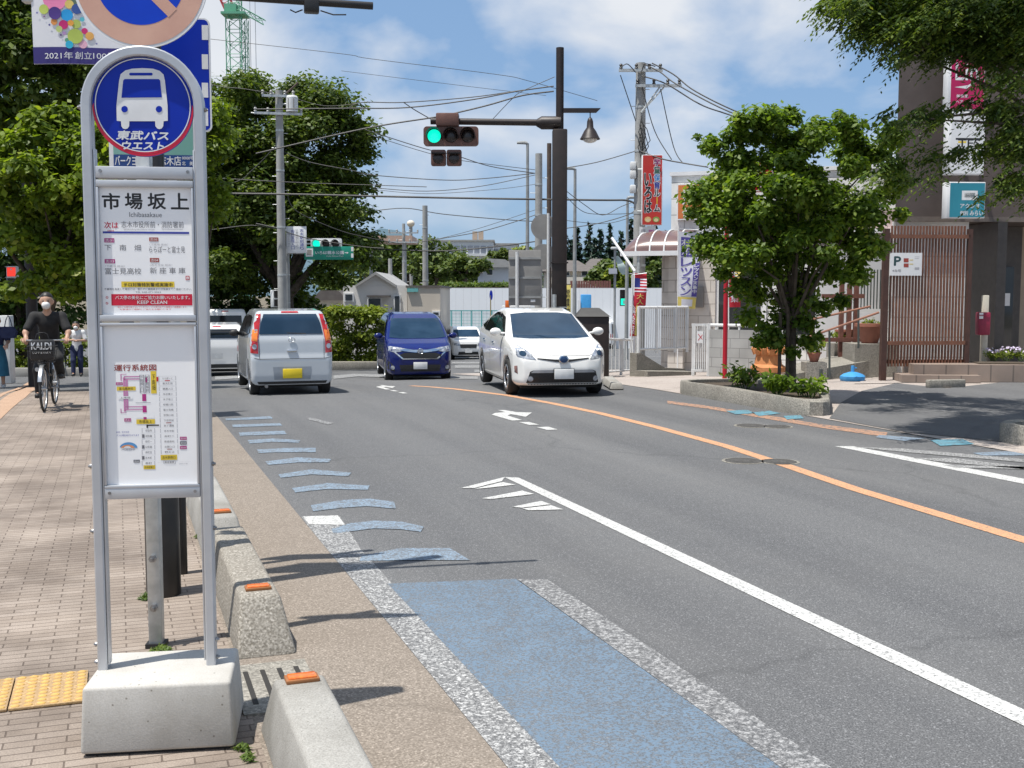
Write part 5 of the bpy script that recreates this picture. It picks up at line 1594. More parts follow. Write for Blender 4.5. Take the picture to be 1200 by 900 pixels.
def hand(mb, w, d, up, s=1.0, curl=.8):
    """five bent fingers leaving the palm at w towards d"""
    d = Vector(d).normalized(); up = Vector(up).normalized(); sd = d.cross(up).normalized()
    w = Vector(w)
    for i, ln in enumerate((.072, .080, .075, .058)):
        b = w + d * .075 + sd * (.030 - i * .020)
        p = [b - d * .03, b, b + d * ln * .45 - up * .012 * curl, b + d * ln * .75 - up * .040 * curl, b + d * ln * (.95 - .4 * curl) - up * .062 * curl]
        mb.tube(p, [.0095, .0095, .009, .008, .006], M_SKIN, 6)
    b = w + d * .02 + sd * .035
    mb.tube([b - sd * .02, b + sd * .02 + d * .025, b + sd * .024 + d * .055 - up * .01, b + sd * .012 + d * .075 - up * .02], [.012, .011, .010, .007], M_SKIN, 6)

def person(label, loc, yaw, J, top_m, leg_m, shoe_m, mask=True, hair='short', skirt=None, sleeves=.55, s=1.0, group=None, long_top=0.0):
    """J: joints in metres, x to the person's right, y ahead, z up"""
    r = thing('person', label, 'person', loc, yaw, group)
    r.scale = (s, s, s)
    V3 = Vector
    j = {k: V3(v) for k, v in J.items()}
    hips, chest, neck, head = j['hips'], j['chest'], j['neck'], j['head']
    cones = [(hips, hips + (chest - hips) * .5, .125, .115, .75), (hips + (chest - hips) * .5, chest, .115, .135, .72),
             (chest, neck + V3((0, 0, -.03)), .125, .06, .8), (neck + V3((0, 0, -.06)), head, .052, .055),
             (head + V3((0, 0, .035)), head + V3((0, 0, .045)), .088, .088, 1.1), (head + V3((0, .03, -.055)), head + V3((0, .03, -.05)), .058, .06),
             (head + V3((0, .098, -.005)), head + V3((0, .112, -.022)), .010, .014)]
    for sd in 'LR':
        sg = 1 if sd == 'R' else -1
        sh, el, wr = j['sh' + sd], j['el' + sd], j['wr' + sd]
        hp, kn, an, to = j['hip' + sd], j['kn' + sd], j['an' + sd], j['to' + sd]
        d = (wr - el).normalized()
        cones += [(chest + V3((0, 0, .06)), sh, .07, .058), (sh, el, .052, .040), (el, wr, .040, .027), (wr, wr + d * .075, .030, .034, .8),
                  (hp, kn, .085, .058), (kn, an, .056, .036), (an, to, .036, .028)]
        cones.append((head + V3((sg * .09, 0, -.01)), head + V3((sg * .092, -.005, .015)), .016, .018))
    ex = MB()
    for sd in 'LR':
        d = j['wr' + sd] - j['el' + sd]
        hand(ex, j['wr' + sd], j.get('hd' + sd, d), j.get('hu' + sd, V3((0, 0, 1))))
    soft('body', cones, M_SKIN, r, extra=ex)
    mb = MB()
    for sg in (-1, 1): mb.ball(head + V3((sg * .034, .088, .022)), (.014, .010, .009), M_EYE, 8)
    mb.build('eyes', r)
    # hair: cap over the skull
    hc = [(head + V3((0, -.015, .058)), head + V3((0, -.012, .072)), .088, .088, 1.12), (head + V3((0, -.055, .0)), head + V3((0, -.05, .05)), .068, .075)]
    if hair == 'long': hc += [(head + V3((0, -.07, .0)), head + V3((0, -.08, -.16)), .075, .055)]
    if hair == 'cap': pass
    soft('hair', hc, M_HAIR, r, h=.02)
    if mask: soft('mask', [(head + V3((0, .062, -.045)), head + V3((0, .066, -.040)), .060, .062)], M_MASK, r, h=.016)
    g = .022
    tc = [(hips + V3((0, 0, -.04 - long_top)), hips + (chest - hips) * .5, .145 + long_top * .3, .135, .80), (hips + (chest - hips) * .5, chest, .135, .152, .77), (chest, neck + V3((0, 0, -.045)), .140, .068, .8)]
    for sd in 'LR':
        sh, el = j['sh' + sd], j['el' + sd]
        tc += [(chest + V3((0, 0, .06)), sh, .085, .075), (sh, sh + (el - sh) * sleeves, .072, .068)]
        if sleeves >= 1: tc += [(el, el + (j['wr' + sd] - el) * .9, .058, .042)]
    soft('shirt', tc, top_m, r)
    if skirt is None:
        lc = [(hips + V3((0, 0, .02)), hips + V3((0, 0, -.02)), .14, .14, .8)]
        for sd in 'LR': lc += [(j['hip' + sd], j['kn' + sd], .102, .078), (j['kn' + sd], j['an' + sd] + (j['kn' + sd] - j['an' + sd]) * .08, .076, .062)]
        soft('trousers', lc, leg_m, r)
    else:
        mb2 = MB(); z0 = skirt; n = 24
        prof = [(.24, z0), (.215, (z0 + hips.z) / 2), (.17, hips.z - .05), (.15, hips.z + .08)]
        mb2.lathe([(a * (1 + .0), z) for a, z in prof], leg_m, n, (hips.x, hips.y, 0))
        mb2.build('skirt', r, smooth=60)
    for sd in 'LR':
        an, to = j['an' + sd], j['to' + sd]
        soft('shoe', [(an + (to - an) * -.25 + V3((0, 0, -.035)), to + V3((0, 0, -.005)), .046, .040), (an + V3((0, 0, -.01)), an + V3((0, 0, -.02)), .05, .05)], shoe_m, r, h=.016)
    return r

# ---- cyclist riding towards us, and the bicycle
def bicycle(label, loc, yaw, basket=True, group=None):
    b = thing('bicycle', label, 'bicycle', loc, yaw, group)
    M_FR = mat('bicycle_frame_black', (.02, .02, .022), (.03, .03, .03), rough=.35)
    M_SP = mat('bicycle_steel', (.55, .56, .57), (.48, .49, .5), rough=.3, metal=.8)
    M_TY = mat('bicycle_tyre', (.02, .02, .02), (.05, .05, .05), rough=.8)
    for y in (.55, -.55):
        w = MB(); n = 32
        ring = lambda rr: [(0, y + rr * math.cos(2 * PI * i / n), .335 + rr * math.sin(2 * PI * i / n)) for i in range(n)]
        w.tube(ring(.318), .019, M_TY, 8, closed=True)
        wo = w.build('wheel', b)
        w = MB(); w.tube(ring(.295), .010, M_SP, 6, closed=True)
        for i in range(16):
            a = 2 * PI * i / 16; w.cyl((0.012 * (1 if i % 2 else -1), y, .335), (0, y + .295 * math.cos(a), .335 + .295 * math.sin(a)), .0022, M_SP, n=4)
        w.cyl((-.05, y, .335), (.05, y, .335), .022, M_SP, n=10)
        w.build('rim', wo)
        mg = MB(); nn = 14; prof = [(-.030, 0), (-.018, .012), (.018, .012), (.030, 0)]
        path = []
        a0, a1 = (rad(20), rad(150)) if y > 0 else (rad(40), rad(190))
        for i in range(nn + 1):
            a = a0 + (a1 - a0) * i / nn; d = Vector((0, math.cos(a), math.sin(a)))
            path.append((Vector((0, y, .335)) + d * .352, Vector((1, 0, 0)), d))
        mg.sweep(prof, path, M_SP, closed_prof=False); mg.build('mudguard', b)
    f = MB(); A = lambda *p: Vector(p)
    bb = A(0, -.10, .30); st = A(0, -.28, .74); hd = A(0, .36, .86); hb = A(0, .40, .66)
    f.tube([hb, A(0, .15, .42), bb], .022, M_FR, 10); f.cyl(bb, st, .018, M_FR); f.tube([hd, A(0, .1, .55), A(0, -.16, .48)], .018, M_FR, 10)
    for sx in (-1, 1):
        f.tube([bb, A(sx * .05, -.3, .31), A(sx * .055, -.55, .335)], .010, M_FR, 8); f.tube([st, A(sx * .045, -.4, .58), A(sx * .055, -.55, .335)], .008, M_FR, 8)
        f.tube([hb, A(sx * .05, .45, .52), A(sx * .055, .55, .335)], .012, M_FR, 8)
    f.cyl(hb, hd, .022, M_FR)
    f.build('frame', b)
    f = MB(); f.tube([A(0, .34, .90), A(0, .32, 1.02)], .014, M_SP, 8); f.tube([A(-.28, .10, 1.02), A(-.26, .22, 1.03), A(-.12, .32, 1.03), A(.12, .32, 1.03), A(.26, .22, 1.03), A(.28, .10, 1.02)], .012, M_SP, 8)
    hbo = f.build('handlebar', b)
    for sx in (-1, 1):
        f = MB(); f.cyl((sx * .278, .20, 1.024), (sx * .282, .08, 1.018), .017, M_FR, n=8); f.build('grip', hbo)
    f = MB(); f.ball((0, -.30, .84), (.10, .13, .045), M_FR, 12); f.cyl(st, A(0, -.30, .82), .013, M_SP); f.build('saddle', b)
    f = MB(); f.cyl((-.12, -.10, .30), (.12, -.10, .30), .012, M_SP, n=8); f.cyl((.10, -.10, .30), (.11, -.02, .16), .010, M_SP, n=8); f.cyl((-.10, -.10, .30), (-.11, -.18, .44), .010, M_SP, n=8)
    cr = f.build('crank', b)
    for sx, y, z in ((1, -.02, .16), (-1, -.18, .44)):
        f = MB(); f.box((sx * .16, y, z), (.09, .08, .02), M_FR, bev=.004); f.build('pedal', cr)
    f = MB(); f.lathe([(.028, 0), (.034, .03), (.030, .05)], M_SP, 12); 
    for i in range(len(f.v)):
        x, y, z = f.v[i]; f.v[i] = (x + .07, .56 + z, .62 + y)
    f.build('headlamp', b)
    if basket:
        f = MB()
        for z, w_, d_ in ((.72, .30, .20), (.80, .33, .22), (.88, .36, .25), (.96, .38, .27)):
            f.tube([(-w_ / 2, .40, z), (w_ / 2, .40, z), (w_ / 2, .40 + d_, z), (-w_ / 2, .40 + d_, z)], .006, M_FR, 6, closed=True)
        for i in range(10):
            a = -.5 + i / 9; f.cyl((a * .30, .60, .72), (a * .38, .67, .96), .004, M_FR, n=5)
            f.cyl((a * .30, .40, .72), (a * .38, .40, .96), .004, M_FR, n=5); f.cyl((a * .3, .40, .72), (a * .3, .60, .72), .004, M_FR, n=5)
        f.build('basket', b)
    return b
q = gnd(52, 482); yb = math.atan2(-.967, .254) - PI / 2
hx = Vector((math.cos(yb + PI / 2), math.sin(yb + PI / 2), 0))
pb_ = Vector((q.x, q.y, 0)) - hx * .55; pb_.z = zxy(pb_.x, pb_.y)
bicycle('city bicycle with steel mudguards and front basket ridden towards the camera', pb_, yb)
person('person in black on a bicycle, wearing a white mask, riding towards us', pb_, yb,
       dict(hips=(0, -.27, .93), chest=(0, -.12, 1.30), neck=(0, -.06, 1.46), head=(0, -.01, 1.585), shL=(-.19, -.10, 1.37), shR=(.19, -.10, 1.37), elL=(-.30, .02, 1.14), elR=(.30, .02, 1.14),
            wrL=(-.285, .10, 1.05), wrR=(.285, .10, 1.05), hdL=(0, 1, -.1), hdR=(0, 1, -.1), hipL=(-.09, -.25, .90), hipR=(.09, -.25, .90), knL=(-.15, .12, .74), knR=(.13, .08, .58), anL=(-.15, -.17, .50), anR=(.15, -.06, .22), toL=(-.16, -.03, .475), toR=(.16, .08, .195)),
       M_BLKCLOTH, M_BLKCLOTH, M_SHOE, sleeves=.75)
bag = thing('shopping_bag', 'black shopping bag with white lettering sitting in the bicycle basket', 'bag', pb_, yb)
M_BAG = mat('black_bag', (.012, .012, .013), (.022, .022, .024), rough=.5, scale=20)
mb = MB(); mb.box((0, .53, .90), (.33, .20, .30), M_BAG, bev=.04); bo = mb.build('bag_body', bag)
mb = MB()
mb.M = Matrix(((-1, 0, 0, 0), (0, -1, 0, 0), (0, 0, 1, 0), (0, 0, 0, 1)))   # print faces ahead of the bicycle
mb.text('KALDI', -.135, .91, .135, 1.01, -.6335, M_WINK, .03); mb.text('COFFEE FARM', -.12, .85, .12, .885, -.6335, M_WINK)
mb.M = None; mb.build('bag_print', bo, smooth=0)
mb = MB(); 
for sx in (-1, 1): mb.tube([(sx * .10, .53, 1.04), (sx * .07, .53, 1.13), (sx * .03, .53, 1.15), (0, .53, 1.15)], .006, M_BAG, 6)
mb.build('handles', bag)

STAND = dict(hips=(0, 0, .92), chest=(0, .01, 1.27), neck=(0, .01, 1.42), head=(0, .04, 1.54), shL=(-.18, 0, 1.34), shR=(.18, 0, 1.34), elL=(-.24, .02, 1.08), elR=(.24, .02, 1.08), wrL=(-.22, .22, 1.00), wrR=(.22, .22, 1.00),
             hipL=(-.09, 0, .88), hipR=(.09, 0, .88), knL=(-.10, .05, .48), knR=(.10, .00, .48), anL=(-.10, -.02, .085), anR=(.10, .0, .085), toL=(-.11, .14, .045), toR=(.11, .15, .045))
def pose(**k):
    d = dict(STAND); d.update(k); return d
q = gnd(91, 441)
person('person in a white shirt and navy trousers looking down, walking behind the cyclist', q, rad(180 + 14),
       pose(elL=(-.27, .05, 1.10), elR=(.27, .05, 1.10), wrL=(-.08, .22, 1.10), wrR=(.10, .24, 1.12), hdL=(.5, .6, .1), hdR=(-.6, .6, .1), head=(0, .06, 1.53), knR=(.10, .10, .49), anR=(.10, .12, .10), toR=(.11, .26, .06)), M_WHTCLOTH, M_NAVYCLOTH, M_SHOE, sleeves=.8, s=1.02)
q2 = gnd(75, 440)
bicycle('dark bicycle pushed along the pavement behind the cyclist', (q2.x, q2.y + .3, zxy(q2.x, q2.y + .3)), rad(180 + 8), basket=False)
q = at(-3, 345, 25.6); q.z = zxy(q.x, q.y)
person('person in a long teal skirt at the left edge carrying a navy bag', (q.x - .05, q.y, q.z), rad(180 + 20), pose(), M_NAVYCLOTH, M_TEALCLOTH, M_SHOEW, skirt=.28, sleeves=.8, hair='long')
hb = thing('handbag', 'slouchy navy handbag hanging at the teal skirt on the left edge', 'bag', at(10, 388, q.y - .16))
mb = MB(); mb.prism([(-.15, -.16), (.15, -.16), (.19, -.02), (.10, .10), (-.10, .10), (-.19, -.02)], -.06, .06, M_NAVYCLOTH); mb.build('bag_body', hb)
mb = MB(); mb.tube([(-.09, 0, .09), (-.05, 0, .26), (.0, 0, .36), (.05, 0, .26), (.09, 0, .09)], .011, M_NAVYCLOTH, 8); mb.build('strap', hb)
q = gnd(551, 404)
person('small figure in white by the turquoise fence beyond the white compact car', q, rad(200), pose(), M_WHTCLOTH, M_NAVYCLOTH, M_SHOE, mask=False, sleeves=1.0)
# ------------------------------------------------------------------ signals, poles and the signs they carry
M_BRN = mat('signal_brown', (.12, .055, .042), (.15, .07, .053), rough=.5, scale=6)
M_BRND = mat('signal_dark_brown', (.014, .009, .008), (.022, .013, .011), rough=.5, scale=6)
M_SIGW = mat('signal_white_housing', (.66, .67, .67), (.58, .59, .59), rough=.5, scale=6)
M_LENSD = mat('unlit_lens', (.014, .012, .012), (.04, .03, .03), rough=.25, scale=60)
M_GREEN = mat('lit_green_lens', (.02, .50, .36), rough=.3, emit=(.0, .80, .52), estr=1.05)
M_REDL = mat('lit_red_lens', (.5, .03, .02), rough=.3, emit=(.85, .05, .03), estr=.8)
M_CONCP = mat('concrete_pole', (.36, .36, .35), (.29, .29, .28), rough=.9, scale=3, bump=.15)
M_POLEG = mat('grey_pole', (.33, .34, .34), (.25, .26, .26), rough=.55, scale=4)
M_RUST = mat('brown_pole', (.07, .05, .04), (.10, .07, .055), rough=.8, scale=6)
M_WIRE = mat('wire_black', (.02, .02, .021), (.03, .03, .03), rough=.6)
M_INSUL = mat('insulator', (.30, .30, .29), rough=.4)
M_SIGNB = mat('sign_back_grey', (.27, .265, .255), (.22, .215, .21), rough=.7, scale=3)

def base(u, v, Y):
    p = at(u, v, Y); return Vector((p.x, p.y, zxy(p.x, p.y)))
def zof(u, v, Y): return at(u, v, Y).z

def signal_head(parent, x, z, y, m, lit, s=1.0, name='signal_head', mh=None):
    """three lamps in a row, seen from the front (-y)"""
    mb = MB(); w, h = 1.26 * s, .44 * s
    mb.prism([(x + a, z + b) for a, b in rr(-w / 2, -h / 2, w / 2, h / 2, .08 * s)], y, y + .13 * s, m)
    ho = mb.build(name, parent)
    for i in range(3):
        cx_ = x + (i - 1) * .385 * s
        o = MB(); o.ball((cx_, y - .002, z), (.152 * s, .05 * s, .152 * s), (M_GREEN if lit == 'g' and i == 0 else M_LENSD), 20); o.build('lens', ho)
        v = MB(); k = 18; vs = []; fs = []            # visor over each lens
        for j in range(k + 1):
            a = rad(-25) + rad(230) * j / k
            for rr_, yy in ((.175 * s, y), (.175 * s, y - .26 * s), (.168 * s, y - .26 * s), (.168 * s, y)):
                vs.append((cx_ + rr_ * math.cos(a), yy + .10 * s * (math.sin(a) < 0) * (yy < y), z + rr_ * math.sin(a)))
        for j in range(k):
            for q in range(4): fs.append((j * 4 + q, j * 4 + (q + 1) % 4, j * 4 + 4 + (q + 1) % 4, j * 4 + 4 + q))
        v.add(vs, fs, mh or m); v.build('visor', ho)
    return ho

# ---- big black pole on the right with signal arm and bell lamp
Yp = 26.0
b = base(655, 430, Yp)
spole = thing('signal_pole', 'tall black stepped pole with long brown signal arm and bell lamp', 'traffic light', b)
def LZ(v, Y=Yp, bb=b): return zof(600, v, Y) - bb.z
mb = MB(); mb.box((0, 0, LZ(152) / 2), (.34, .34, LZ(152)), M_BRND, bev=.03); mb.cyl((0, 0, LZ(152)), (0, 0, LZ(56)), .09, M_BRND, n=18)
mb.box((0, 0, LZ(308)), (.40, .40, .03), M_BRND); mb.box((0, 0, LZ(360)), (.36, .36, .02), M_GALV)
mb.build('post', spole)
xs_ = lambda u: (u - 655) / F * Yp
mb = MB(); mb.cyl((-.02, 0, LZ(144)), (xs_(506), 0, LZ(142)), .075, M_BRND, n=14)
mb.tube([(.02, 0, LZ(144)), (xs_(634), 0, LZ(144)), (xs_(628), 0, LZ(144))], [.15, .15, .08], M_BRND, 14); arm_ = mb.build('signal_arm', spole)
mb = MB(); mb.prism([(.06, LZ(127)), (xs_(702), LZ(127)), (xs_(697), LZ(132)), (.06, LZ(132))], -.05, .05, M_BRND); mb.build('lamp_arm', spole)
lx, lz = xs_(690), LZ(132)
mb = MB(); mb.lathe([(.012, 0), (.012, -.10), (.05, -.14), (.07, -.20), (.08, -.34), (.14, -.42), (.20, -.54), (.235, -.60), (.225, -.61), (.05, -.5)][::-1], M_BRND, 24, (lx, 0, lz)); ls_ = mb.build('lamp_shade', spole)
mb = MB(); mb.ball((lx, 0, lz - .60), (.17, .17, .09), mat('lamp_globe', (.62, .62, .60), rough=.3), 16); mb.build('lamp_globe', ls_)
hx_ = xs_(530)
ho = signal_head(arm_, hx_, LZ(161), -.22, M_BRN, 'g', 1.0, mh=M_BRND)
mb = MB(); mb.box((xs_(526), -.12, LZ(142)), (.52, .34, .30), M_BRN, bev=.03); mb.build('control_box', arm_)
for u in (515, 533):                   # two arrow heads underneath
    mb = MB(); mb.box((xs_(u + .4), -.14, LZ(186)), (.345, .16, .37), M_BRN, bev=.04); hd_ = mb.build('arrow_head', arm_)
    mb = MB(); mb.ball((xs_(u + .4), -.22, LZ(187)), (.125, .03, .125), M_LENSD, 16); mb.build('lens', hd_)
    mb = MB(); x_ = xs_(u + .4)
    mb.prism([(x_ - .15, LZ(182)), (x_ + .15, LZ(182)), (x_ + .15, LZ(180.5)), (x_ - .15, LZ(180.5))], -.36, -.22, M_BRND); mb.build('visor', hd_)
mb = MB(); mb.cyl((-.12, -.26, LZ(345)), (-.12, -.26, LZ(362)), .05, M_GALV); mb.build('foot_tube', spole)

# ---- pedestrian signals
def ped_signal(label, u, v, Y, s, red, pole_u=None, m=M_SIGW, yaw=0.0, blank=False):
    p = at(u, v, Y); r = thing('pedestrian_signal', label, 'pedestrian signal', p, yaw)
    mb = MB(); mb.box((0, 0, 0), (.42 * s, .22 * s, .86 * s), m, bev=.04 * s); h_ = mb.build('housing', r)
    for k_ in (0, 1):
        z = (.21 - .42 * k_) * s
        lit = (k_ == 0 and red == 'r') or (k_ == 1 and red == 'g')
        o = MB(); o.box((0, -.112 * s, z), (.33 * s, .012, .34 * s), (M_REDL if red == 'r' else M_GREEN) if lit else M_LENSD); lo_ = o.build('lens', h_)
        o = MB()
        mm = M_WINK if lit else M_GRILLE
        o.ball((0, -.122 * s, z + .10 * s), (.035 * s, .008, .035 * s), mm, 10); o.prism([(-.05 * s, z + .05 * s), (.05 * s, z + .05 * s), (.03 * s, z - .13 * s), (-.03 * s, z - .13 * s)], -.121 * s, -.119 * s, mm); o.build('figure', lo_)
        o = MB(); o.prism([(-.19 * s, z + .19 * s), (.19 * s, z + .19 * s), (.19 * s, z + .205 * s), (-.19 * s, z + .205 * s)], -.26 * s, -.10 * s, m); o.build('visor', h_)
    if pole_u is not None:
        dx = (pole_u - u) / F * Y
        o = MB(); o.cyl((0, .05, .2 * s), (dx, .05, .2 * s), .022, M_POLEG); o.cyl((0, .05, -.2 * s), (dx, .05, -.2 * s), .022, M_POLEG); o.build('bracket', r)
    return r
ped_signal('white pedestrian signal showing red beside the black pole at the far left', 15, 325, 27.0, .62, 'r')
ped_signal('dark pedestrian signal showing green in front of the site wall', 731, 349, 50.0, .85, 'g', m=M_LENSD)
ped_signal('unlit white pedestrian signal seen from the side on the left utility pole', 322, 350, 36.5, .66, '', 330, yaw=rad(60))

# ---- black pole at far left and cabinet beside it
b = base(40, 436, 26.0)
bp2 = thing('black_pole', 'plain black pole rising behind the cyclist into the leaves', 'pole', b)
mb = MB(); mb.tube([(0, 0, 0), (0, 0, 5.2)], [.135, .12], M_BRND, n=18); mb.build('post', bp2); mb = MB(); mb.box((0, 0, .9), (.30, .30, .04), M_BRND, bev=.01); mb.build('collar', bp2)
b = base(9, 440, 29.5)
ub = thing('utility_cabinet', 'pale grey utility cabinet behind the person in the teal skirt', 'cabinet', b)
mb = MB(); mb.box((0, 0, .9), (.30, .30, 1.8), M_SIGW, bev=.02); bo_ = mb.build('cabinet_body', ub); mb = MB(); mb.box((.0, -.155, 1.25), (.22, .012, .5), M_SIGNB); mb.cyl((.10, -.155, 1.0), (.10, -.18, 1.0), .015, M_BOLT); mb.build('cabinet_door', ub)

# ---- utility poles
def utility_pole(label, u, v0, v1, Y, r0=.17, r1=.12, m=None, group=None, arms=(), trans=None, bands=True, name='utility_pole'):
    b = base(u, v0, Y); p = thing(name, label, 'utility pole', b, 0, group)
    top = zof(u, v1, Y) - b.z
    mb = MB(); mb.tube([(0, 0, -.05), (0, 0, top)], [r0, r1], m or M_CONCP, n=14); po = mb.build('post', p)
    if bands:
        for z in (top * .35, top * .52, top * .72, top * .86):
            o = MB(); o.cyl((0, 0, z - .03), (0, 0, z + .03), r0 * .98 - (r0 - r1) * z / top + .012, M_GALV, n=14); o.build('band', p)
        o = MB()
        for i in range(int(top / .45)):
            z = 1.8 + i * .45
            if z < top - .4: o.cyl((0, 0, z), ((.26 if i % 2 else -.26), 0, z), .010, M_GALV, n=6)
        so = o.build('step_bolts', p)
    for dv, half, an in arms:
        z = top - dv
        o = MB(); d = Vector((math.cos(an), math.sin(an), 0))
        o.box((0, -.16, z), (half * 2, .075, .075), M_GALV, R=Matrix.Rotation(an, 3, 'Z')); ao = o.build('crossarm', p)
        for k_ in (-1, -.45, .45, 1):
            q = d * half * .95 * k_ + Vector((0, -.16, z)); o = MB(); o.lathe([(.03, .03), (.055, .06), (.03, .10), (.055, .13), (.03, .18)], M_INSUL, 10, q); o.build('insulator', ao)
    return p, b, top
up1, b1_, top1 = utility_pole('grey concrete utility pole with transformer in front of the big dark tree', 332, 416, 106, 36.0, .16, .115, arms=((.75, .75, .2), (.2, .5, .2)))
o = MB(); z1 = zof(338, 122, 36.0) - b1_.z
o.lathe([(.02, -.26), (.19, -.25), (.19, .2), (.15, .25), (.02, .26)], M_SIGW, 18, (.42, -.05, z1)); o.box((.42, -.2, z1), (.2, .05, .3), M_SIGNB); o.cyl((0, 0, z1), (.42, 0, z1), .03, M_GALV); o.build('transformer', up1)
o = MB(); o.cyl((0, 0, top1 - .3), (.62, 0, top1 + .25), .03, M_RUST); o.cyl((-.1, 0, top1 - .75), (-.9, 0, top1 - .70), .02, M_GALV); o.build('stay_arm', up1)

b = base(338, 416, 36.6)
sp2 = thing('signal_post', 'slim grey signal post beside the left utility pole', 'traffic light', b)
t2_ = zof(338, 290, 36.6) - b.z
mb = MB(); mb.tube([(0, 0, 0), (0, 0, t2_)], [.095, .085], M_POLEG, n=14); mb.build('post', sp2)
xx = lambda u: (u - 338) / F * 36.6
mb = MB(); z_ = zof(338, 283.5, 36.6) - b.z
for dz in (-.06, .06): mb.tube([(0, 0, t2_ - .1), (.1, -.02, z_ + dz), (xx(402), -.05, z_ + dz)], .026, M_SIGW, 8)
ar2 = mb.build('arm', sp2)
signal_head(ar2, xx(385.5), zof(338, 286, 36.6) - b.z, -.25, M_SIGW, 'g', .80)
# green guide sign
gp = base(338, 416, 36.4)
SGp = Plane(gp, 0.0)
gs = thing('guide_sign', 'green park guide sign with white lettering and arrow below the small signal', 'guide sign', gp)
x0, z0 = SGp.loc(357.5, 304.5); x1, z1 = SGp.loc(414.5, 289)
M_GSG = mat('guide_sign_green', (.010, .24, .17), (.012, .27, .19), rough=.4, scale=3)
mb = MB(); mb.box(((x0 + x1) / 2, -.10, (z0 + z1) / 2), (x1 - x0, .04, z1 - z0), M_GSG, bev=.01); pl_ = mb.build('sign_plate', gs)
mb = MB()
def G(u0, v0, u1, v1): a, b_ = SGp.loc(330 + u0 / 12, 255 + v1 / 12); c_, d_ = SGp.loc(330 + u1 / 12, 255 + v0 / 12); return a, b_, c_, d_
mb.rect(*G(350, 435, 450, 550), -.1225, M_WINK); mb.rect(*G(370, 455, 432, 530), -.1235, M_SIGNB)
mb.text('いろは親水公園', *G(482, 470, 880, 518), -.1225, M_WINK, .03)
mb.text('Iroha Shinsui Park', *G(640, 532, 880, 552), -.1225, M_WINK)
a_, b_, c_, d_ = G(895, 480, 950, 512); mb.flat([(a_, (b_ + d_) / 2 - .01), (c_ - .06, (b_ + d_) / 2 - .01), (c_ - .06, b_), (c_, (b_ + d_) / 2), (c_ - .06, d_), (c_ - .06, (b_ + d_) / 2 + .01), (a_, (b_ + d_) / 2 + .01)], -.1225, M_WINK)
for v in (415, 505): mb.rect(*G(985, v, 1018, v + 60), -.1225, M_WINK)
mb.build('sign_print', pl_, smooth=0)
mb = MB(); mb.cyl((0, 0, (z0 + z1) / 2), (x0 + .1, -.06, (z0 + z1) / 2), .03, M_POLEG); mb.build('bracket', gs)
ws_ = thing('notice_board', 'white board of blue vertical lettering on the left utility pole', 'sign', gp)
x0, z0 = SGp.loc(338, 297); x1, z1 = SGp.loc(361, 266)
mb = MB(); mb.box(((x0 + x1) / 2, -.30, (z0 + z1) / 2), (x1 - x0, .04, z1 - z0), M_WPLATE, bev=.008); pl_ = mb.build('board', ws_)
mb = MB()
mb.text('志木駅前通り', *G(285, 165, 335, 465), -.3225, M_INKB, vertical=True); mb.text('歯科医院入口', *G(160, 175, 208, 455), -.3225, M_INKB, vertical=True); mb.text('診療時間九時より', *G(225, 170, 260, 440), -.3225, M_INKGL, vertical=True); mb.text('電話番号案内', *G(118, 230, 145, 420), -.3225, M_INKGL, vertical=True)
mb.build('board_print', pl_, smooth=0)
mb = MB()
for z in (z0 + .1, z1 - .1): mb.cyl((-.15, .1, z), (x0 + .1, -.28, z), .02, M_GALV)
mb.build('bracket', ws_)

utility_pole('concrete utility pole standing in front of the beige flat-roofed building', 499, 402, 241, 52.0, .15, .12)
utility_pole('thin utility pole with antenna mast left of the beige building', 474, 396, 262, 60.0, .13, .08, arms=((.5, .8, .1), (1.0, .8, .1)))
utility_pole('short pole carrying switch boxes behind the gable house', 458, 396, 303, 58.0, .12, .10, bands=False)
utility_pole('stout concrete utility pole just left of the black signal pole', 631, 410, 180, 34.0, .125, .105)
utility_pole('bare pole half a metre left of the stout utility pole', 643, 410, 168, 40.0, .10, .08, m=M_RUST, bands=False)
up4, b4_, top4 = utility_pole('tall concrete utility pole with two crossarms above the red nursery sign', 748, 408, 74, 30.5, .19, .13, arms=())
for dv, u0, u1, w in ((84, 722, 772, 0), (102, 741, 794, 0)):
    z = zof(748, dv, 30.5) - b4_.z; o = MB()
    xa, xb = (u0 - 748) / F * 30.5, (u1 - 748) / F * 30.5
    o.box(((xa + xb) / 2, -.18, z), (xb - xa, .075, .075), M_GALV, R=Matrix.Rotation(rad(-4 if dv == 102 else 0) * 0, 3, 'Z')); co = o.build('crossarm', up4)
    for k_ in (0.05, .4, .7, .95):
        o = MB(); q = Vector((xa + (xb - xa) * k_, -.18, z)); o.lathe([(.03, .03), (.05, .06), (.03, .10), (.05, .13), (.03, .17)], M_BLKP, 10, q); o.build('insulator', co)
o = MB(); zb_ = zof(748, 133, 30.5) - b4_.z; zt_ = zof(748, 103, 30.5) - b4_.z
for xe in (.50, .62): o.cyl((0, -.15, zb_), (xe, -.18, zt_), .022, M_GALV)
o.build('brace', up4)
for i in range(9):
    o = MB(); a = random.uniform(-.1, .28); z = zof(748, 150 + i * 3.5, 30.5) - b4_.z
    o.tube([(0, -.18, z + .3), (a, -.25, z + .1), (a + .1, -.2, z - .2), (.05, -.18, z - .45)], .012, M_WIRE, 6); o.build('cable_loop', up4)
for z_ in (195, 205, 222):
    o = MB(); z = zof(748, z_, 30.5) - b4_.z; o.box((-.2, -.1, z), (.16, .16, .22), M_SIGW, bev=.03); o.build('junction_box', up4)

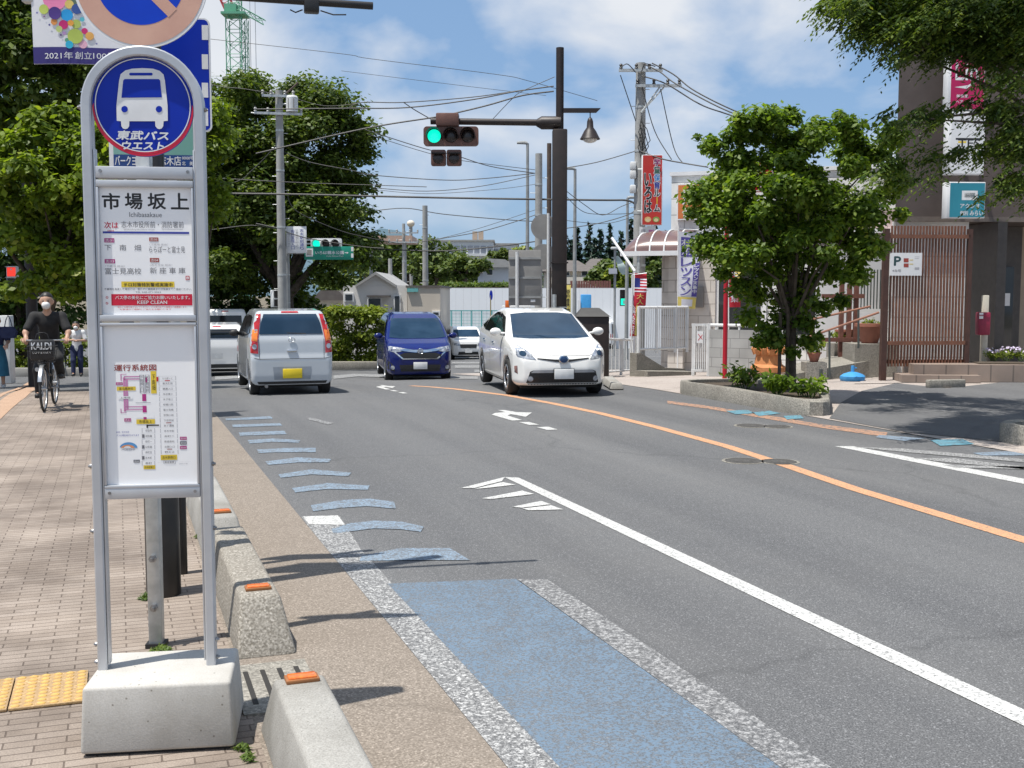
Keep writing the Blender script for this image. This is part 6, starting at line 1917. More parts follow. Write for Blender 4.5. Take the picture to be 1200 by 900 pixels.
def lamp_mast(label, u, v0, v1, Y, side, group=None):
    b = base(u, v0, Y); p = thing('lamp_mast', label, 'street lamp', b, 0, group); top = zof(u, v1, Y) - b.z
    mb = MB(); mb.tube([(0, 0, 0), (0, 0, top)], [.09, .055], M_POLEG, n=12); mb.build('post', p)
    mb = MB(); mb.tube([(0, 0, top), (side * .12, 0, top + .03), (side * .42, 0, top + .02)], [.06, .07, .05], M_POLEG, 8); mb.build('lamp_head', p)
lamp_mast('slender grey lamp mast left of the stout utility pole', 618, 405, 168, 44.0, -1)
lamp_mast('slender grey lamp mast right of the black signal pole', 673, 408, 198, 44.0, -1)
lamp_mast('very thin lamp mast standing before the dark conifers', 734, 400, 232, 48.0, 1)

# ---- backs of road signs by the black pole
b = base(606, 420, 28.0)
rs = thing('road_sign_back', 'large grey back of a road sign on a white post left of the black pole', 'road sign', b)
SB = Plane(b, 0.0)
x0, z0 = SB.loc(596, 358); x1, z1 = SB.loc(634, 293)
mb = MB(); mb.box(((x0 + x1) / 2, 0, (z0 + z1) / 2), (x1 - x0, .03, z1 - z0), M_SIGNB, bev=.01); pl_ = mb.build('sign_plate', rs)
mb = MB()
for k_ in (.15, .5, .85): mb.box(((x0 + x1) / 2, -.03, z0 + (z1 - z0) * k_), (x1 - x0, .03, .05), M_POLEG)
mb.build('rail', pl_)
mb = MB(); mb.cyl((0, -.08, 0), (0, -.08, z1 - .05), .045, M_SIGW); mb.build('post', rs)
mb = MB(); mb.box((x1 - .2, -.025, z0 + .12), (.12, .012, .06), M_WINK); mb.build('sticker', pl_)
b = base(642, 420, 29.0)
rs2 = thing('round_sign_back', 'two round grey sign backs one above the other on a thin post', 'road sign', b)
SB2 = Plane(b, 0.0)
for v in (266, 301):
    cx_, cz_ = SB2.loc(637, v); mb = MB(); disc_plate(mb, cx_, cz_, .33, -.01, .01, M_SIGNB); mb.build('sign_plate', rs2)
mb = MB(); mb.cyl((0, -.05, 0), (0, -.05, SB2.loc(642, 250)[1]), .035, M_SIGW); mb.build('post', rs2)
# small blue round sign far off on its yellow post, tube barrier
b = base(575, 400, 62.0)
fs_ = thing('small_round_sign', 'small dark blue oval sign on a thin post before the white wall', 'road sign', b)
SF = Plane(b, 0.0); cx_, cz_ = SF.loc(575.5, 346)
mb = MB(); mb.prism([(cx_ + .09 * math.cos(2 * PI * i / 20), cz_ + .28 * math.sin(2 * PI * i / 20)) for i in range(20)], -.02, .02, M_SBLUE); mb.build('sign_plate', fs_)
mb = MB(); mb.cyl((0, 0, 0), (0, 0, cz_), .03, mat('ochre_post', (.32, .25, .10), rough=.6)); mb.build('post', fs_)
b = base(594, 400, 33.0)
oc = thing('orange_barrier', 'orange and white barrier top showing above the hybrid car roof', 'barrier', b)
SO = Plane(b, 0.0); mb = MB(); x0, z0 = SO.loc(592, 362); x1, z1 = SO.loc(597, 352); mb.box(((x0 + x1) / 2, 0, (z0 + z1) / 2), (x1 - x0, .1, z1 - z0), M_REFL, bev=.01); mb.cyl((0, 0, 0), (0, 0, z0 + .02), .04, M_SIGW); mb.build('post', oc)
x0, z0 = SO.loc(588, 366); x1, z1 = SO.loc(622, 358); mb = MB(); mb.box(((x0 + x1) / 2, 0, (z0 + z1) / 2), (x1 - x0, .08, z1 - z0), M_SIGW, bev=.02); mb.build('board', oc)

# ---- black cabinet and white railing near the hybrid car
b = base(696, 441, 24.6)
cb = thing('black_cabinet', 'black sloping-topped street cabinet behind the hybrid car', 'cabinet', b)
SCb = Plane(b, 0.0)
x0, _ = SCb.loc(676, 440); x1, z1 = SCb.loc(714, 371); zt2 = SCb.loc(690, 361)[1]
mb = MB(); mb.box(((x0 + x1) / 2, .32, z1 / 2), (x1 - x0, .64, z1), M_BRND, bev=.015); mb.build('cabinet_body', cb)
mb = MB(); mb.add([(x0 - .03, -.03, z1), (x1 + .03, -.03, z1), (x1 + .03, .67, z1), (x0 - .03, .67, z1), (x0 + .12, .25, zt2), (x1 - .2, .25, zt2), (x1 - .2, .5, zt2), (x0 + .12, .5, zt2)],
                  [(0, 1, 5, 4), (1, 2, 6, 5), (2, 3, 7, 6), (3, 0, 4, 7), (4, 5, 6, 7), (3, 2, 1, 0)], mat('dark_grey_lid', (.06, .058, .055), rough=.6)); mb.build('lid', cb)

M_WRAIL = mat('white_railing_paint', (.72, .73, .73), (.62, .63, .63), rough=.45, scale=4)
def railing(label, p0, p1, h, n, low=.10, name='railing', posts=(0, 1), group=None, rail_r=.03, bar=.012):
    p0 = Vector(p0); p1 = Vector(p1); r = thing(name, label, 'railing', p0, 0, group)
    d = p1 - p0
    mb = MB()
    for z in (h, low): mb.cyl(Vector((0, 0, z)), d + Vector((0, 0, z)), rail_r if z == h else rail_r * .8, M_WRAIL, n=10)
    for i in range(1, n): q = d * i / n; mb.cyl(q + Vector((0, 0, low)), q + Vector((0, 0, h)), bar, M_WRAIL, n=6)
    mb.build('rail_panel', r)
    for k_ in posts:
        mb = MB(); q = d * k_; mb.cyl(q, q + Vector((0, 0, h + .02)), rail_r * 1.15, M_WRAIL, n=10); mb.build('post', r)
    return r
a = gnd(712, 441); e = gnd(742, 438)
railing('low white railing beside the black cabinet', a, e, .86, 7, posts=(0, .5, 1))
kb = MB(); a = gnd(722, 456); 
hexa(kb, [(-.12, -.1, 0), (.14, -.1, 0), (.10, 1.3, 0), (-.16, 1.3, 0)], [(-.09, -.05, .12), (.09, -.05, .12), (.06, 1.25, .14), (-.12, 1.25, .14)], M_CONC, .02)
tag(kb.build('kerb_stone', loc=a), 'pale kerb stone lying in front of the low white railing', 'kerb stone')
# ------------------------------------------------------------------ right side: shop, planter tree, slatted screen, dark building
M_TILEW = mat('pale_wall_tile', (.56, .54, .50), (.50, .48, .445), rough=.6, scale=2)
def tile_mat(name, c1, c2, mort, w, h, off=.5, rough=.6):
    if name in MATS: return MATS[name]
    m, nt, b = _nt(name); N = nt.nodes.new; K = nt.links.new
    tc = N('ShaderNodeTexCoord'); mp = N('ShaderNodeMapping'); mp.inputs['Rotation'].default_value = (PI / 2, 0, 0)
    sx = N('ShaderNodeSeparateXYZ'); cx = N('ShaderNodeCombineXYZ'); ad = N('ShaderNodeMath'); ad.operation = 'ADD'
    K(tc.outputs['Object'], sx.inputs[0]); K(sx.outputs['X'], ad.inputs[0]); K(sx.outputs['Y'], ad.inputs[1]); K(ad.outputs[0], cx.inputs['X']); K(sx.outputs['Z'], cx.inputs['Y'])
    br = N('ShaderNodeTexBrick'); br.inputs['Scale'].default_value = 1; br.inputs['Brick Width'].default_value = w; br.inputs['Row Height'].default_value = h; br.inputs['Mortar Size'].default_value = min(w, h) * .035; br.offset = off
    br.inputs['Color1'].default_value = (*c1, 1); br.inputs['Color2'].default_value = (*c2, 1); br.inputs['Mortar'].default_value = (*mort, 1)
    K(cx.outputs[0], br.inputs['Vector'])
    n = N('ShaderNodeTexNoise'); n.inputs['Scale'].default_value = 1.6; n.inputs['Detail'].default_value = 7
    r = N('ShaderNodeValToRGB'); r.color_ramp.elements[0].position = .3; r.color_ramp.elements[0].color = (.72, .72, .72, 1); r.color_ramp.elements[1].position = .65
    mx = N('ShaderNodeMixRGB'); mx.blend_type = 'MULTIPLY'; mx.inputs['Fac'].default_value = 1
    K(tc.outputs['Object'], n.inputs['Vector']); K(n.outputs['Fac'], r.inputs['Fac']); K(br.outputs['Color'], mx.inputs['Color1']); K(r.outputs['Color'], mx.inputs['Color2']); K(mx.outputs['Color'], b.inputs['Base Color'])
    b.inputs['Roughness'].default_value = rough
    MATS[name] = m; return m
M_SHOPW = tile_mat('shop_wall_siding', (.80, .80, .78), (.77, .77, .75), (.46, .46, .45), 1.6, .42)
M_STONEW = tile_mat('shop_front_stone', (.72, .68, .63), (.67, .63, .58), (.42, .38, .34), .62, .31)
M_BLOCKW = tile_mat('grey_block_wall', (.42, .42, .41), (.37, .37, .36), (.24, .24, .235), .42, .21, .5, .9)
M_PINKW = mat('pinkish_wall', (.55, .43, .42), (.50, .39, .38), rough=.8, scale=3)
M_TAUPE = mat('taupe_render', (.105, .084, .078), (.09, .072, .067), rough=.85, scale=3, bump=.08, bscale=90)
M_TAUPEL = mat('soffit_taupe', (.16, .135, .12), rough=.8)
M_SLAT = mat('brown_slat_wood', (.20, .082, .046), (.14, .058, .034), rough=.55, scale=9, bump=.08)
M_SLATD = mat('dark_brown_frame', (.075, .032, .022), (.055, .024, .017), rough=.5, scale=8)
M_DGLASS = mat('shop_glass', (.02, .024, .026), (.04, .045, .045), rough=.05, scale=1.5, spec=.6)
M_DFRAME = mat('door_frame_bronze', (.045, .038, .034), (.06, .052, .046), rough=.4, scale=8)
M_CURT = mat('cream_blind', (.50, .48, .42), (.44, .42, .36), rough=.8)

# ---- shop building
Ys = 29.5
b = base(800, 425, Ys); b.z = zxy(b.x, b.y) - .05
SH = Plane(b, rad(-20))
shop = thing('shop_building', 'white panelled corner shop with stone front and arched awning', 'building', b, rad(-20))
X = lambda u, v=300: SH.loc(u, v)[0]
Z = lambda v, u=800: SH.loc(u, v)[1]
xl, xr = X(786), X(1062)
def plan_prism(mb, plan, z0, z1, m):
    k = len(plan); vs = [(x, y, z0) for x, y in plan] + [(x, y, z1) for x, y in plan]
    mb.add(vs, [tuple(range(k - 1, -1, -1)), tuple(range(k, 2 * k))] + [(i, (i + 1) % k, k + (i + 1) % k, k + i) for i in range(k)], m)
mb = MB(); plan_prism(mb, [(xl, 0), (xr, 0), (xr, 8), (xl + .4, 8)], 0, Z(206), M_SHOPW); mb.build('wall', shop)
mb = MB(); mb.box((X(808), -.06, Z(277) / 2), (X(846) - X(783), .10, Z(277)), M_STONEW); mb.build('stone_front', shop)
mb = MB(); mb.box(((X(783) + xr) / 2, -.09, Z(276) + .02), (xr - X(783), .16, .10), M_WPLATE); mb.build('eave', shop)
mb = MB(); plan_prism(mb, [(xl - .04, -.05), (xr + .05, -.05), (xr + .05, 8.05), (xl + .36, 8.05)], Z(206) + .002, Z(206) + .10, M_WPLATE); mb.build('parapet_cap', shop)
mb = MB(); mb.box((X(985), -.01, (Z(252) + Z(300)) / 2), (X(1055) - X(915), .05, Z(252) - Z(300)), M_PINKW); mb.build('pink_panel', shop)
mb = MB(); mb.box((X(867), -.03, (Z(395) + Z(290)) / 2), (X(900) - X(836), .06, Z(290) - Z(410)), M_WPLATE); dro = mb.build('door_surround', shop)
mb = MB(); mb.box((X(868), -.07, (Z(405) + Z(318)) / 2), (X(892) - X(843), .03, Z(318) - Z(405)), M_DGLASS); mb.build('shop_door', shop)
mb = MB(); mb.box((X(868), -.075, Z(307)), (X(892) - X(843), .03, Z(298) - Z(316)), M_CURT); mb.build('transom', shop)
for u in (940, 975):
    mb = MB(); mb.box((X(u), -.05, (Z(395) + Z(330)) / 2), (1.0, .06, Z(330) - Z(395)), M_WPLATE); wo = mb.build('window', shop)
    mb = MB(); mb.box((X(u), -.085, (Z(393) + Z(332)) / 2), (.86, .02, Z(335) - Z(391)), M_DGLASS); mb.build('pane', wo)
for u, v in ((822, 348), (808, 350)):
    mb = MB(); mb.box((X(u), -.16, Z(v)), (.22, .10, .55), M_SIGNB if u == 822 else M_SIGW, bev=.02); mb.build('meter_box', shop)
# awning: quarter dome over the door on the left corner
mb = MB(); x0, x1 = X(741, 300), X(816, 300); zr, ze = Z(270), Z(297)
n1, n2 = 14, 10; vs = []; fs = []
M_AWN = mat('smoked_awning', (.17, .105, .10), (.13, .085, .085), rough=.25, scale=2)
for i in range(n1 + 1):
    x = x0 + (x1 - x0) * i / n1
    for j in range(n2 + 1):
        a = PI / 2 * j / n2
        k_ = 1.0 if x > x0 + .75 else math.sin(math.acos(max(-1, min(1, 1 - (x - x0) / .75)))) ** .8
        vs.append((x, -1.15 * math.cos(a) * 1.0, ze + (zr - ze) * math.sin(a) * max(k_, .02)))
for i in range(n1):
    for j in range(n2): fs.append((i * (n2 + 1) + j, (i + 1) * (n2 + 1) + j, (i + 1) * (n2 + 1) + j + 1, i * (n2 + 1) + j + 1))
mb.add(vs, fs, M_AWN); aw = mb.build('awning', shop, smooth=80)
mb = MB(); mb.box(((x0 + x1) / 2, -1.16, ze - .03), (x1 - x0 + .06, .06, .12), M_WPLATE); mb.box((x0, -.58, ze - .03), (.06, 1.16, .12), M_WPLATE)
for i in (3, 6, 9, 12):
    mb.tube([Vector(vs[i * (n2 + 1) + j]) + Vector((0, -.01, .012)) for j in range(n2 + 1)], .022, M_WPLATE, 6)
mb.build('awning_frame', aw)
# column under the awning
mb = MB(); mb.box((X(797), -.30, Z(290) / 2), (.40, .40, Z(290)), M_STONEW); mb.build('column', shop)
mb = MB(); mb.cyl((X(760), -1.1, 0), (X(760), -1.1, ze), .05, M_GALV); mb.build('awning_post', shop)
# orange poster board on the wall
ob = thing('orange_sign_board', 'orange sign board on the white shop wall half hidden by the tree', 'sign', b, rad(-20))
x0, z0 = X(794, 258), Z(258); x1, z1 = X(836, 258), Z(216)
M_ORS = mat('orange_sign_paint', (.62, .20, .055), (.55, .16, .05), rough=.5, scale=2)
mb = MB(); mb.box(((x0 + x1) / 2, -.06, (z0 + z1) / 2), (x1 - x0, .10, z1 - z0), M_WPLATE); bo_ = mb.build('board', ob)
mb = MB(); mb.rect(x0 + .03, z0 + .03, x1 - .03, z1 - .03, -.1125, M_ORS); mb.text('児童', X(800), Z(240), X(820), Z(222), -.1135, M_WINK, .04); mb.text('保育', X(800), Z(256), X(820), Z(244), -.1135, M_WINK, .04); mb.build('board_print', bo_, smooth=0)

# ---- vertical red sign on the utility pole
Yr = 30.2
b = base(763, 408, Yr); RSg = Plane(b, rad(3))
rsg = thing('red_vertical_sign', 'tall red box sign with nursery lettering hung on the utility pole', 'sign', b, rad(3))
x0, z0 = RSg.loc(751.5, 264); x1, z1 = RSg.loc(776, 182)
mb = MB(); mb.box(((x0 + x1) / 2, 0, (z0 + z1) / 2), (x1 - x0, .18, z1 - z0), M_WPLATE, bev=.01); bo_ = mb.build('sign_box', rsg)
M_RSP = mat('red_sign_face', (.56, .028, .03), (.50, .05, .03), rough=.4, scale=1.2)
mb = MB(); mb.rect(x0 + .012, z0 + .012, x1 - .02, z1 - .012, -.0925, M_RSP)
RC = lambda u, v: RSg.loc(740 + u / 6.92, 170 + v / 6.92)
def rtext(s, u0, v0, u1, v1, m, out=M_WINK):
    n = len(s); dv = (v1 - v0) / n
    for i, ch in enumerate(s):
        a0, b0 = RC(u0, v0 + dv * (i + .95)); a1, b1 = RC(u1, v0 + dv * (i + .05))
        if ch == 'ー': mb.rect(a0 + (a1 - a0) * .42, b0, a1 - (a1 - a0) * .42, b1, -.0955, M_INKY); continue
        for q in ((-1, 0), (1, 0), (0, 1), (0, -1), (1, 1), (-1, 1), (1, -1), (-1, -1)):
            e_ = .016; mb.text(ch, a0 + q[0] * e_, b0 + q[1] * e_, a1 + q[0] * e_, b1 + q[1] * e_, -.0935 - .0001 * (q[0] + 2 * q[1] + 3), out)
        mm = m[i] if isinstance(m, (list, tuple)) else m
        mb.text(ch, a0, b0, a1, b1, -.0960, mm, .03)
rtext('学童保育ルーム', 178, 112, 226, 545, [M_INKM, mat('ink_green', (.05, .14, .10), rough=.5), mat('ink_sky', (.05, .26, .62), rough=.5), M_INKB, M_BLACK, M_INKY, M_BLACK])
rtext('いろは', 100, 228, 158, 555, M_BLACK)
for u, c_ in ((128, (.75, .50, .20)), (195, (.20, .38, .08))):
    cx_, cz_ = RC(u, 605); mb.disc(cx_, cz_, .075, -.0945, mat('face_disc_%d' % u, c_, rough=.5), 20, rx=.09); mb.disc(cx_, cz_ - .015, .045, -.0955, mat('face_mouth', (.78, .62, .35), rough=.5), 16, rx=.06)
mb.build('sign_print', bo_, smooth=0)
mb = MB()
for k_ in (.2, .8): mb.cyl((x0 - .1, .08, z0 + (z1 - z0) * k_), (x0 + .1, .08, z0 + (z1 - z0) * k_), .03, M_GALV)
mb.build('bracket', rsg)
# small posters below it
pb3 = thing('poster_pair', 'two small pale posters on the utility pole below the red sign', 'poster', b, rad(3))
mb = MB()
for u, v, w_, h_ in ((753.5, 271, .2, .24), (763, 271.5, .24, .3)):
    x_, z_ = RSg.loc(u, v); mb = MB(); mb.box((x_, -.03, z_), (w_, .02, h_), M_WPLATE); q_ = mb.build('poster', pb3)
    mb = MB(); mb.rect(x_ - w_ * .3, z_ - .02, x_ + w_ * .3, z_ + .05, -.0412, M_INKP if u > 760 else M_INKGL); mb.build('poster_print', q_, smooth=0)

# ---- banners on poles (nobori)
def flag(label, u, v0, Y, poly_px, m, prints, pole_px, name='shop_flag', wob=.05, extra=None):
    b = base(u, v0, Y); S = Plane(b, 0.0); r = thing(name, label, 'flag', b)
    q = [S.loc(*p) for p in poly_px]
    (xa, za), (xb, zb), (xc, zc), (xd, zd) = q      # TL TR BR BL
    n, k = 10, 24
    def pt(a, t, off=0.0):
        x = (xa + (xb - xa) * a) * (1 - t) + (xd + (xc - xd) * a) * t; z = (za + (zb - za) * a) * (1 - t) + (zd + (zc - zd) * a) * t
        return (x, wob * a * math.sin(5.5 * t + 2.2 * a) - off, z)
    mb = MB(); vs = []; fs = []
    for i in range(n + 1):
        for j in range(k + 1): vs.append(pt(i / n, 1 - j / k))
    for i in range(n):
        for j in range(k): fs.append((i * (k + 1) + j, (i + 1) * (k + 1) + j, (i + 1) * (k + 1) + j + 1, i * (k + 1) + j + 1))
    mb.add(vs, fs, m); cl_ = mb.build('cloth', r, smooth=80)
    mb = MB()
    for kind, a0, t0, a1, t1, mm, *s in prints:
        lift = .006 + .002 * (s[1] if len(s) > 1 else 0)
        if kind == 'r':
            nn = 6; vs = []; fs = []
            for i in range(nn + 1):
                for j in range(nn + 1): vs.append(pt(a0 + (a1 - a0) * i / nn, t1 + (t0 - t1) * j / nn, lift))
            for i in range(nn):
                for j in range(nn): fs.append((i * (nn + 1) + j, (i + 1) * (nn + 1) + j, (i + 1) * (nn + 1) + j + 1, i * (nn + 1) + j + 1))
            mb.add(vs, fs, mm)
        else:
            body = s[0]; nch = len(body) if kind != 'h' else 1; mir = kind == 'm'
            for i in range(nch):
                ch = body[i] if kind != 'h' else body
                v_, f_, _a = text_mesh(ch); tt0 = t0 + (t1 - t0) * (i + .06) / nch; tt1 = t0 + (t1 - t0) * (i + .94) / nch
                for dx in (0, .012, -.012):
                    vv = [pt(a0 + (a1 - a0) * ((1 - x) if mir else x) + dx, tt1 + (tt0 - tt1) * y, lift + .002 + abs(dx) * .03 + (.0002 if dx < 0 else 0)) for x, y in v_]
                    mb.add(vv, [tuple(reversed(f)) for f in f_] if mir else f_, mm)
    mb.build('flag_print', cl_, smooth=0)
    mb = MB(); pp = [S.loc(*p) for p in pole_px]; mb.tube([(x, .01, z) for x, z in pp], .016, M_WPLATE, 8)
    if extra: extra(mb, S)
    mb.build('pole', r)
    return r
M_FLW = mat('flag_white', (.70, .71, .78), (.64, .65, .73), rough=.8, scale=3)
M_FLP = mat('flag_violet', (.10, .08, .36), (.08, .065, .30), rough=.8, scale=3)
M_FLY = mat('flag_yellow', (.70, .58, .16), rough=.8)
M_FLR = mat('flag_red', (.55, .025, .045), (.48, .02, .04), rough=.8, scale=3)
M_FLB = mat('flag_blue', (.02, .035, .22), rough=.8)
flag('white flag with violet lesson lettering by the shop door', 795, 432, 27.6, [(795, 271), (823, 273), (815, 362), (794, 361)], M_FLW,
     [('r', .72, .02, 1.0, .84, M_FLP), ('t', .76, .06, .96, .80, M_FLW, '初回無料体験レッスン実施中', 1), ('r', .12, .07, .64, .32, M_FLP), ('h', .14, .09, .62, .19, M_FLW, 'オン', 1), ('h', .14, .20, .62, .31, M_FLW, 'ライン', 1),
      ('t', .14, .33, .66, .84, M_FLP, 'レッスン'), ('r', .0, .85, 1.0, 1.0, M_FLY), ('r', .2, .88, .8, .97, M_FLW, 0, 1)], [(794, 436), (795, 268), (824, 270)])
flag('red flag with stars and stripes printed at its top by the white fence', 743, 438, 25.6, [(744, 320), (758, 321), (757, 358), (743, 358)], M_FLR,
     [('r', .0, .15, .45, .43, M_FLB), ('r', .47, .16, 1, .20, M_FLW), ('r', .47, .25, 1, .29, M_FLW), ('r', .47, .34, 1, .38, M_FLW), ('r', 0, .44, 1, .48, M_FLW), ('r', 0, .54, 1, .58, M_FLW),
      ('t', .2, .62, .8, .98, M_FLY, '大人')], [(740, 398), (741, 322), (758, 320)])
flag('long red and violet flag hanging in folds below the striped flag', 741, 438, 25.7, [(742, 345), (749, 358), (748, 394), (738, 394)], M_FLR,
     [('r', .55, .05, 1, .98, M_FLY), ('t', .05, .2, .5, .95, M_FLW, '英会話'), ('r', .0, .0, .2, .5, mat('flag_magenta', (.30, .03, .2), rough=.8))], [(739, 430), (742, 344)])
flag('small sunlit red flag by the shop entrance behind the tree', 858, 432, 28.2, [(854, 308), (868, 310), (868, 360), (854, 360)], M_FLR,
     [('r', .5, .0, 1.0, .55, M_FLY), ('t', .15, .1, .8, .9, M_FLW, '生徒募集')], [(854, 430), (854, 305)])
tp = thing('leaning_pole', 'pale slanting pole propped over the white fence', 'pole', at(744, 318, 27.0))
mb = MB(); q0 = at(744, 318, 27.0); q1 = at(717, 279, 27.6); mb.cyl((0, 0, 0), q1 - q0, .035, M_WPLATE, n=8); mb.build('tube', tp)
mb = MB(); mb.cyl((0, 0, 0), Vector((0, 0, zxy(q0.x, q0.y) - q0.z)), .03, M_WPLATE, n=8); mb.build('stand', tp)

# ---- white fence, ramp and gate in front of the shop
pa = base(746, 440, 25.0); pb2 = base(806, 440, 25.8)
rw_ = thing('ramp_wall', 'stained concrete ramp wall under the white fence', 'wall', pa)
d = pb2 - pa; an = math.atan2(d.y, d.x); ln = math.hypot(d.x, d.y)
mb = MB(); mb.prism([(0, -.05), (ln * .95, -.05), (ln * .95, .12), (ln * .55, .16), (.12, .52), (0, .52)], 0, .25, M_CONC_D)
for i in range(len(mb.v)): mb.v[i] = tuple(rotz(an) @ Vector(mb.v[i]))
mb.build('wall', rw_)
mb = MB(); mb.prism([(-.05, -.05), (ln * .9, -.05), (ln * .9, .08), (-.05, .14)], -.45, -.01, M_CONC_D)
for i in range(len(mb.v)): mb.v[i] = tuple(rotz(an) @ Vector(mb.v[i]))
mb.build('footing', rw_)
q0 = pa + Vector((.05, .15, .50)); q1 = pb2 + Vector((0, .15, .50)); q1.z = q0.z
railing('tall white mesh fence on the concrete ramp wall', q0, q1, 1.05, 24, posts=(0, .36, .75, 1), bar=.011)
q0 = base(812, 437, 24.6); q1 = base(830, 437, 24.3)
gt = thing('white_gate', 'narrow white gate with a red warning plate beside the block wall', 'gate', q0)
mb = MB(); d = q1 - q0
for k_ in (0, 1): mb.box(d * k_ + Vector((0, 0, .58)), (.06, .06, 1.16), M_WRAIL)
for z in (.12, 1.13): mb.box(d * .5 + Vector((0, 0, z)), (d.length, .05, .05), M_WRAIL)
mb.build('gate_frame', gt)
mb = MB()
for i in range(1, 8): mb.cyl(d * i / 8 + Vector((0, 0, .12)), d * i / 8 + Vector((0, 0, 1.13)), .011, M_WRAIL, n=6)
mb.build('bars', gt)
mb = MB(); mb.box(d * .45 + Vector((0, -.035, .86)), (.17, .01, .26), M_WPLATE); pl_ = mb.build('plate', gt); mb = MB(); x_ = d.x * .45
mb.flat([(x_ - .06, .93), (x_ - .05, .94), (x_ + .06, .80), (x_ + .05, .79)], -.0425 + d.y * .45, M_INKR); mb.flat([(x_ + .06, .93), (x_ + .05, .94), (x_ - .06, .80), (x_ - .05, .79)], -.0435 + d.y * .45, M_INKR); mb.build('plate_print', pl_, smooth=0)
q0 = base(832, 436, 24.3); q1 = base(900, 436, 23.6)
bw_ = thing('block_wall', 'grey concrete block wall behind the street tree', 'wall', q0)
d = q1 - q0
mb = MB(); an = math.atan2(d.y, d.x); mb.box((d.length / 2, 0, .50), (d.length, .12, 1.05), M_BLOCKW)
ob_ = mb.build('wall', bw_); ob_.rotation_euler.z = an
mb = MB(); mb.cyl((0, 0, 1.12), (d.length, 0, 1.12), .035, M_WRAIL, n=8); ob_ = mb.build('top_rail', bw_); ob_.rotation_euler.z = an
for k_ in (.1, .5, .9):
    mb = MB(); mb.cyl((d.length * k_, 0, 1.0), (d.length * k_, 0, 1.12), .025, M_WRAIL, n=8); o_ = mb.build('rail_post', bw_); o_.rotation_euler.z = an

# ---- planter kerb with the street tree; its kerb stones
M_SOIL = mat('planter_soil', (.055, .04, .028), (.09, .07, .05), rough=1, scale=14, bump=.6)
def kerb_loop(label, pts, h=.22, w=.15, name='planter_kerb'):
    """pts: road coordinates of the outer edge, closed"""
    c = P(*pts[0]); r = thing(name, label, 'planter', c)
    loc = [P(*p) - c for p in pts]; k = len(loc)
    cen = sum((q for q in loc), Vector()) / k
    mb = MB(); inner = [q + (cen - q).normalized() * w * 1.3 for q in loc]
    vs = []; fs = []
    for q, i_ in zip(loc, inner):
        vs += [Vector((q.x, q.y, -.02)), Vector((q.x, q.y, h - .03)), Vector((q.x, q.y, h)) + (i_ - q) * .18, Vector((i_.x, i_.y, h)), Vector((i_.x, i_.y, .05))]
    for i in range(k):
        j = (i + 1) % k
        for a in range(4): fs.append((i * 5 + a, j * 5 + a, j * 5 + a + 1, i * 5 + a + 1))
    mb.add(vs, fs, M_CONC_D); mb.build('kerb', r, smooth=40)
    mb = MB(); mb.add([Vector((q.x, q.y, h * .75)) for q in inner], [tuple(range(k))], M_SOIL); mb.build('soil', r)
    return r
def rounded(s0, t0, s1, t1, r0, n=6):
    return rrect(s0, t0, s1, t1, r0, n)
kerb_loop('low concrete planter kerb around the street tree on the right', [(9.12, 16.9), (9.11, 15.5), (9.10, 14.0), (9.10, 13.5), (9.16, 13.25), (9.32, 13.16), (9.5, 13.25), (10.0, 13.95), (10.45, 14.6), (10.6, 15.2), (10.6, 16.6), (10.3, 17.2), (9.5, 17.3), (9.2, 17.15)][::-1])
kerb_loop('second planter kerb cut off by the right edge of the photo', rounded(9.60, 4.0, 10.9, 10.35, .35))

# ---- red post of the hydrant sign
b = gnd(849, 454); 
rp = thing('hydrant_sign', 'slim red post with round red hydrant sign lost in the tree crown', 'road sign', b)
M_RPOST = mat('red_post_paint', (.50, .012, .03), (.42, .01, .025), rough=.35, scale=8)
mb = MB(); hz = zof(849, 190, b.y) - b.z; mb.cyl((0, 0, 0), (0, 0, hz), .043, M_RPOST, n=14); mb.build('post', rp)
mb = MB(); mb.cyl((0, 0, hz - .12), (.52, 0, hz - .1), .02, M_RPOST, n=8); mb.build('arm', rp)
mb = MB(); disc_plate(mb, .55, hz - .25, .29, -.015, .015, M_RPOST); pl_ = mb.build('sign_plate', rp)
mb = MB(); ring_to(mb, .55, hz - .25, .255, .275, -.0165, M_WINK); mb.text('消火栓', .55 - .09, hz - .46, .55 + .09, hz - .04, -.0165, M_WINK, .02, vertical=True); mb.build('sign_print', pl_, smooth=0)

# ---- terracotta ornament
b = base(900, 436, 22.9)
M_TERRA = mat('terracotta', (.55, .23, .085), (.46, .18, .065), rough=.8, scale=7, bump=.2)
te = thing('terracotta_ornament', 'orange terracotta chimney ornament with jagged top behind the tree trunk', 'ornament', b)
mb = MB(); mb.box((0, 0, .07), (.75, .6, .14), tile_mat('brick_plinth', (.32, .17, .13), (.28, .15, .11), (.3, .27, .24), .2, .07)); mb.build('plinth', te)
mb = MB(); mb.lathe([(.36, .14), (.36, .24), (.28, .30), (.25, .50), (.29, .54)], M_TERRA, 24); to_ = mb.build('pot', te)
mb = MB()
for i in range(12):
    a = 2 * PI * i / 12; mb.tube([(.25 * math.cos(a), .25 * math.sin(a), .52), (.30 * math.cos(a), .30 * math.sin(a), .62), (.26 * math.cos(a + .1), .26 * math.sin(a + .1), .74)], [.07, .06, .02], M_TERRA, 8)
mb.build('crest', to_)

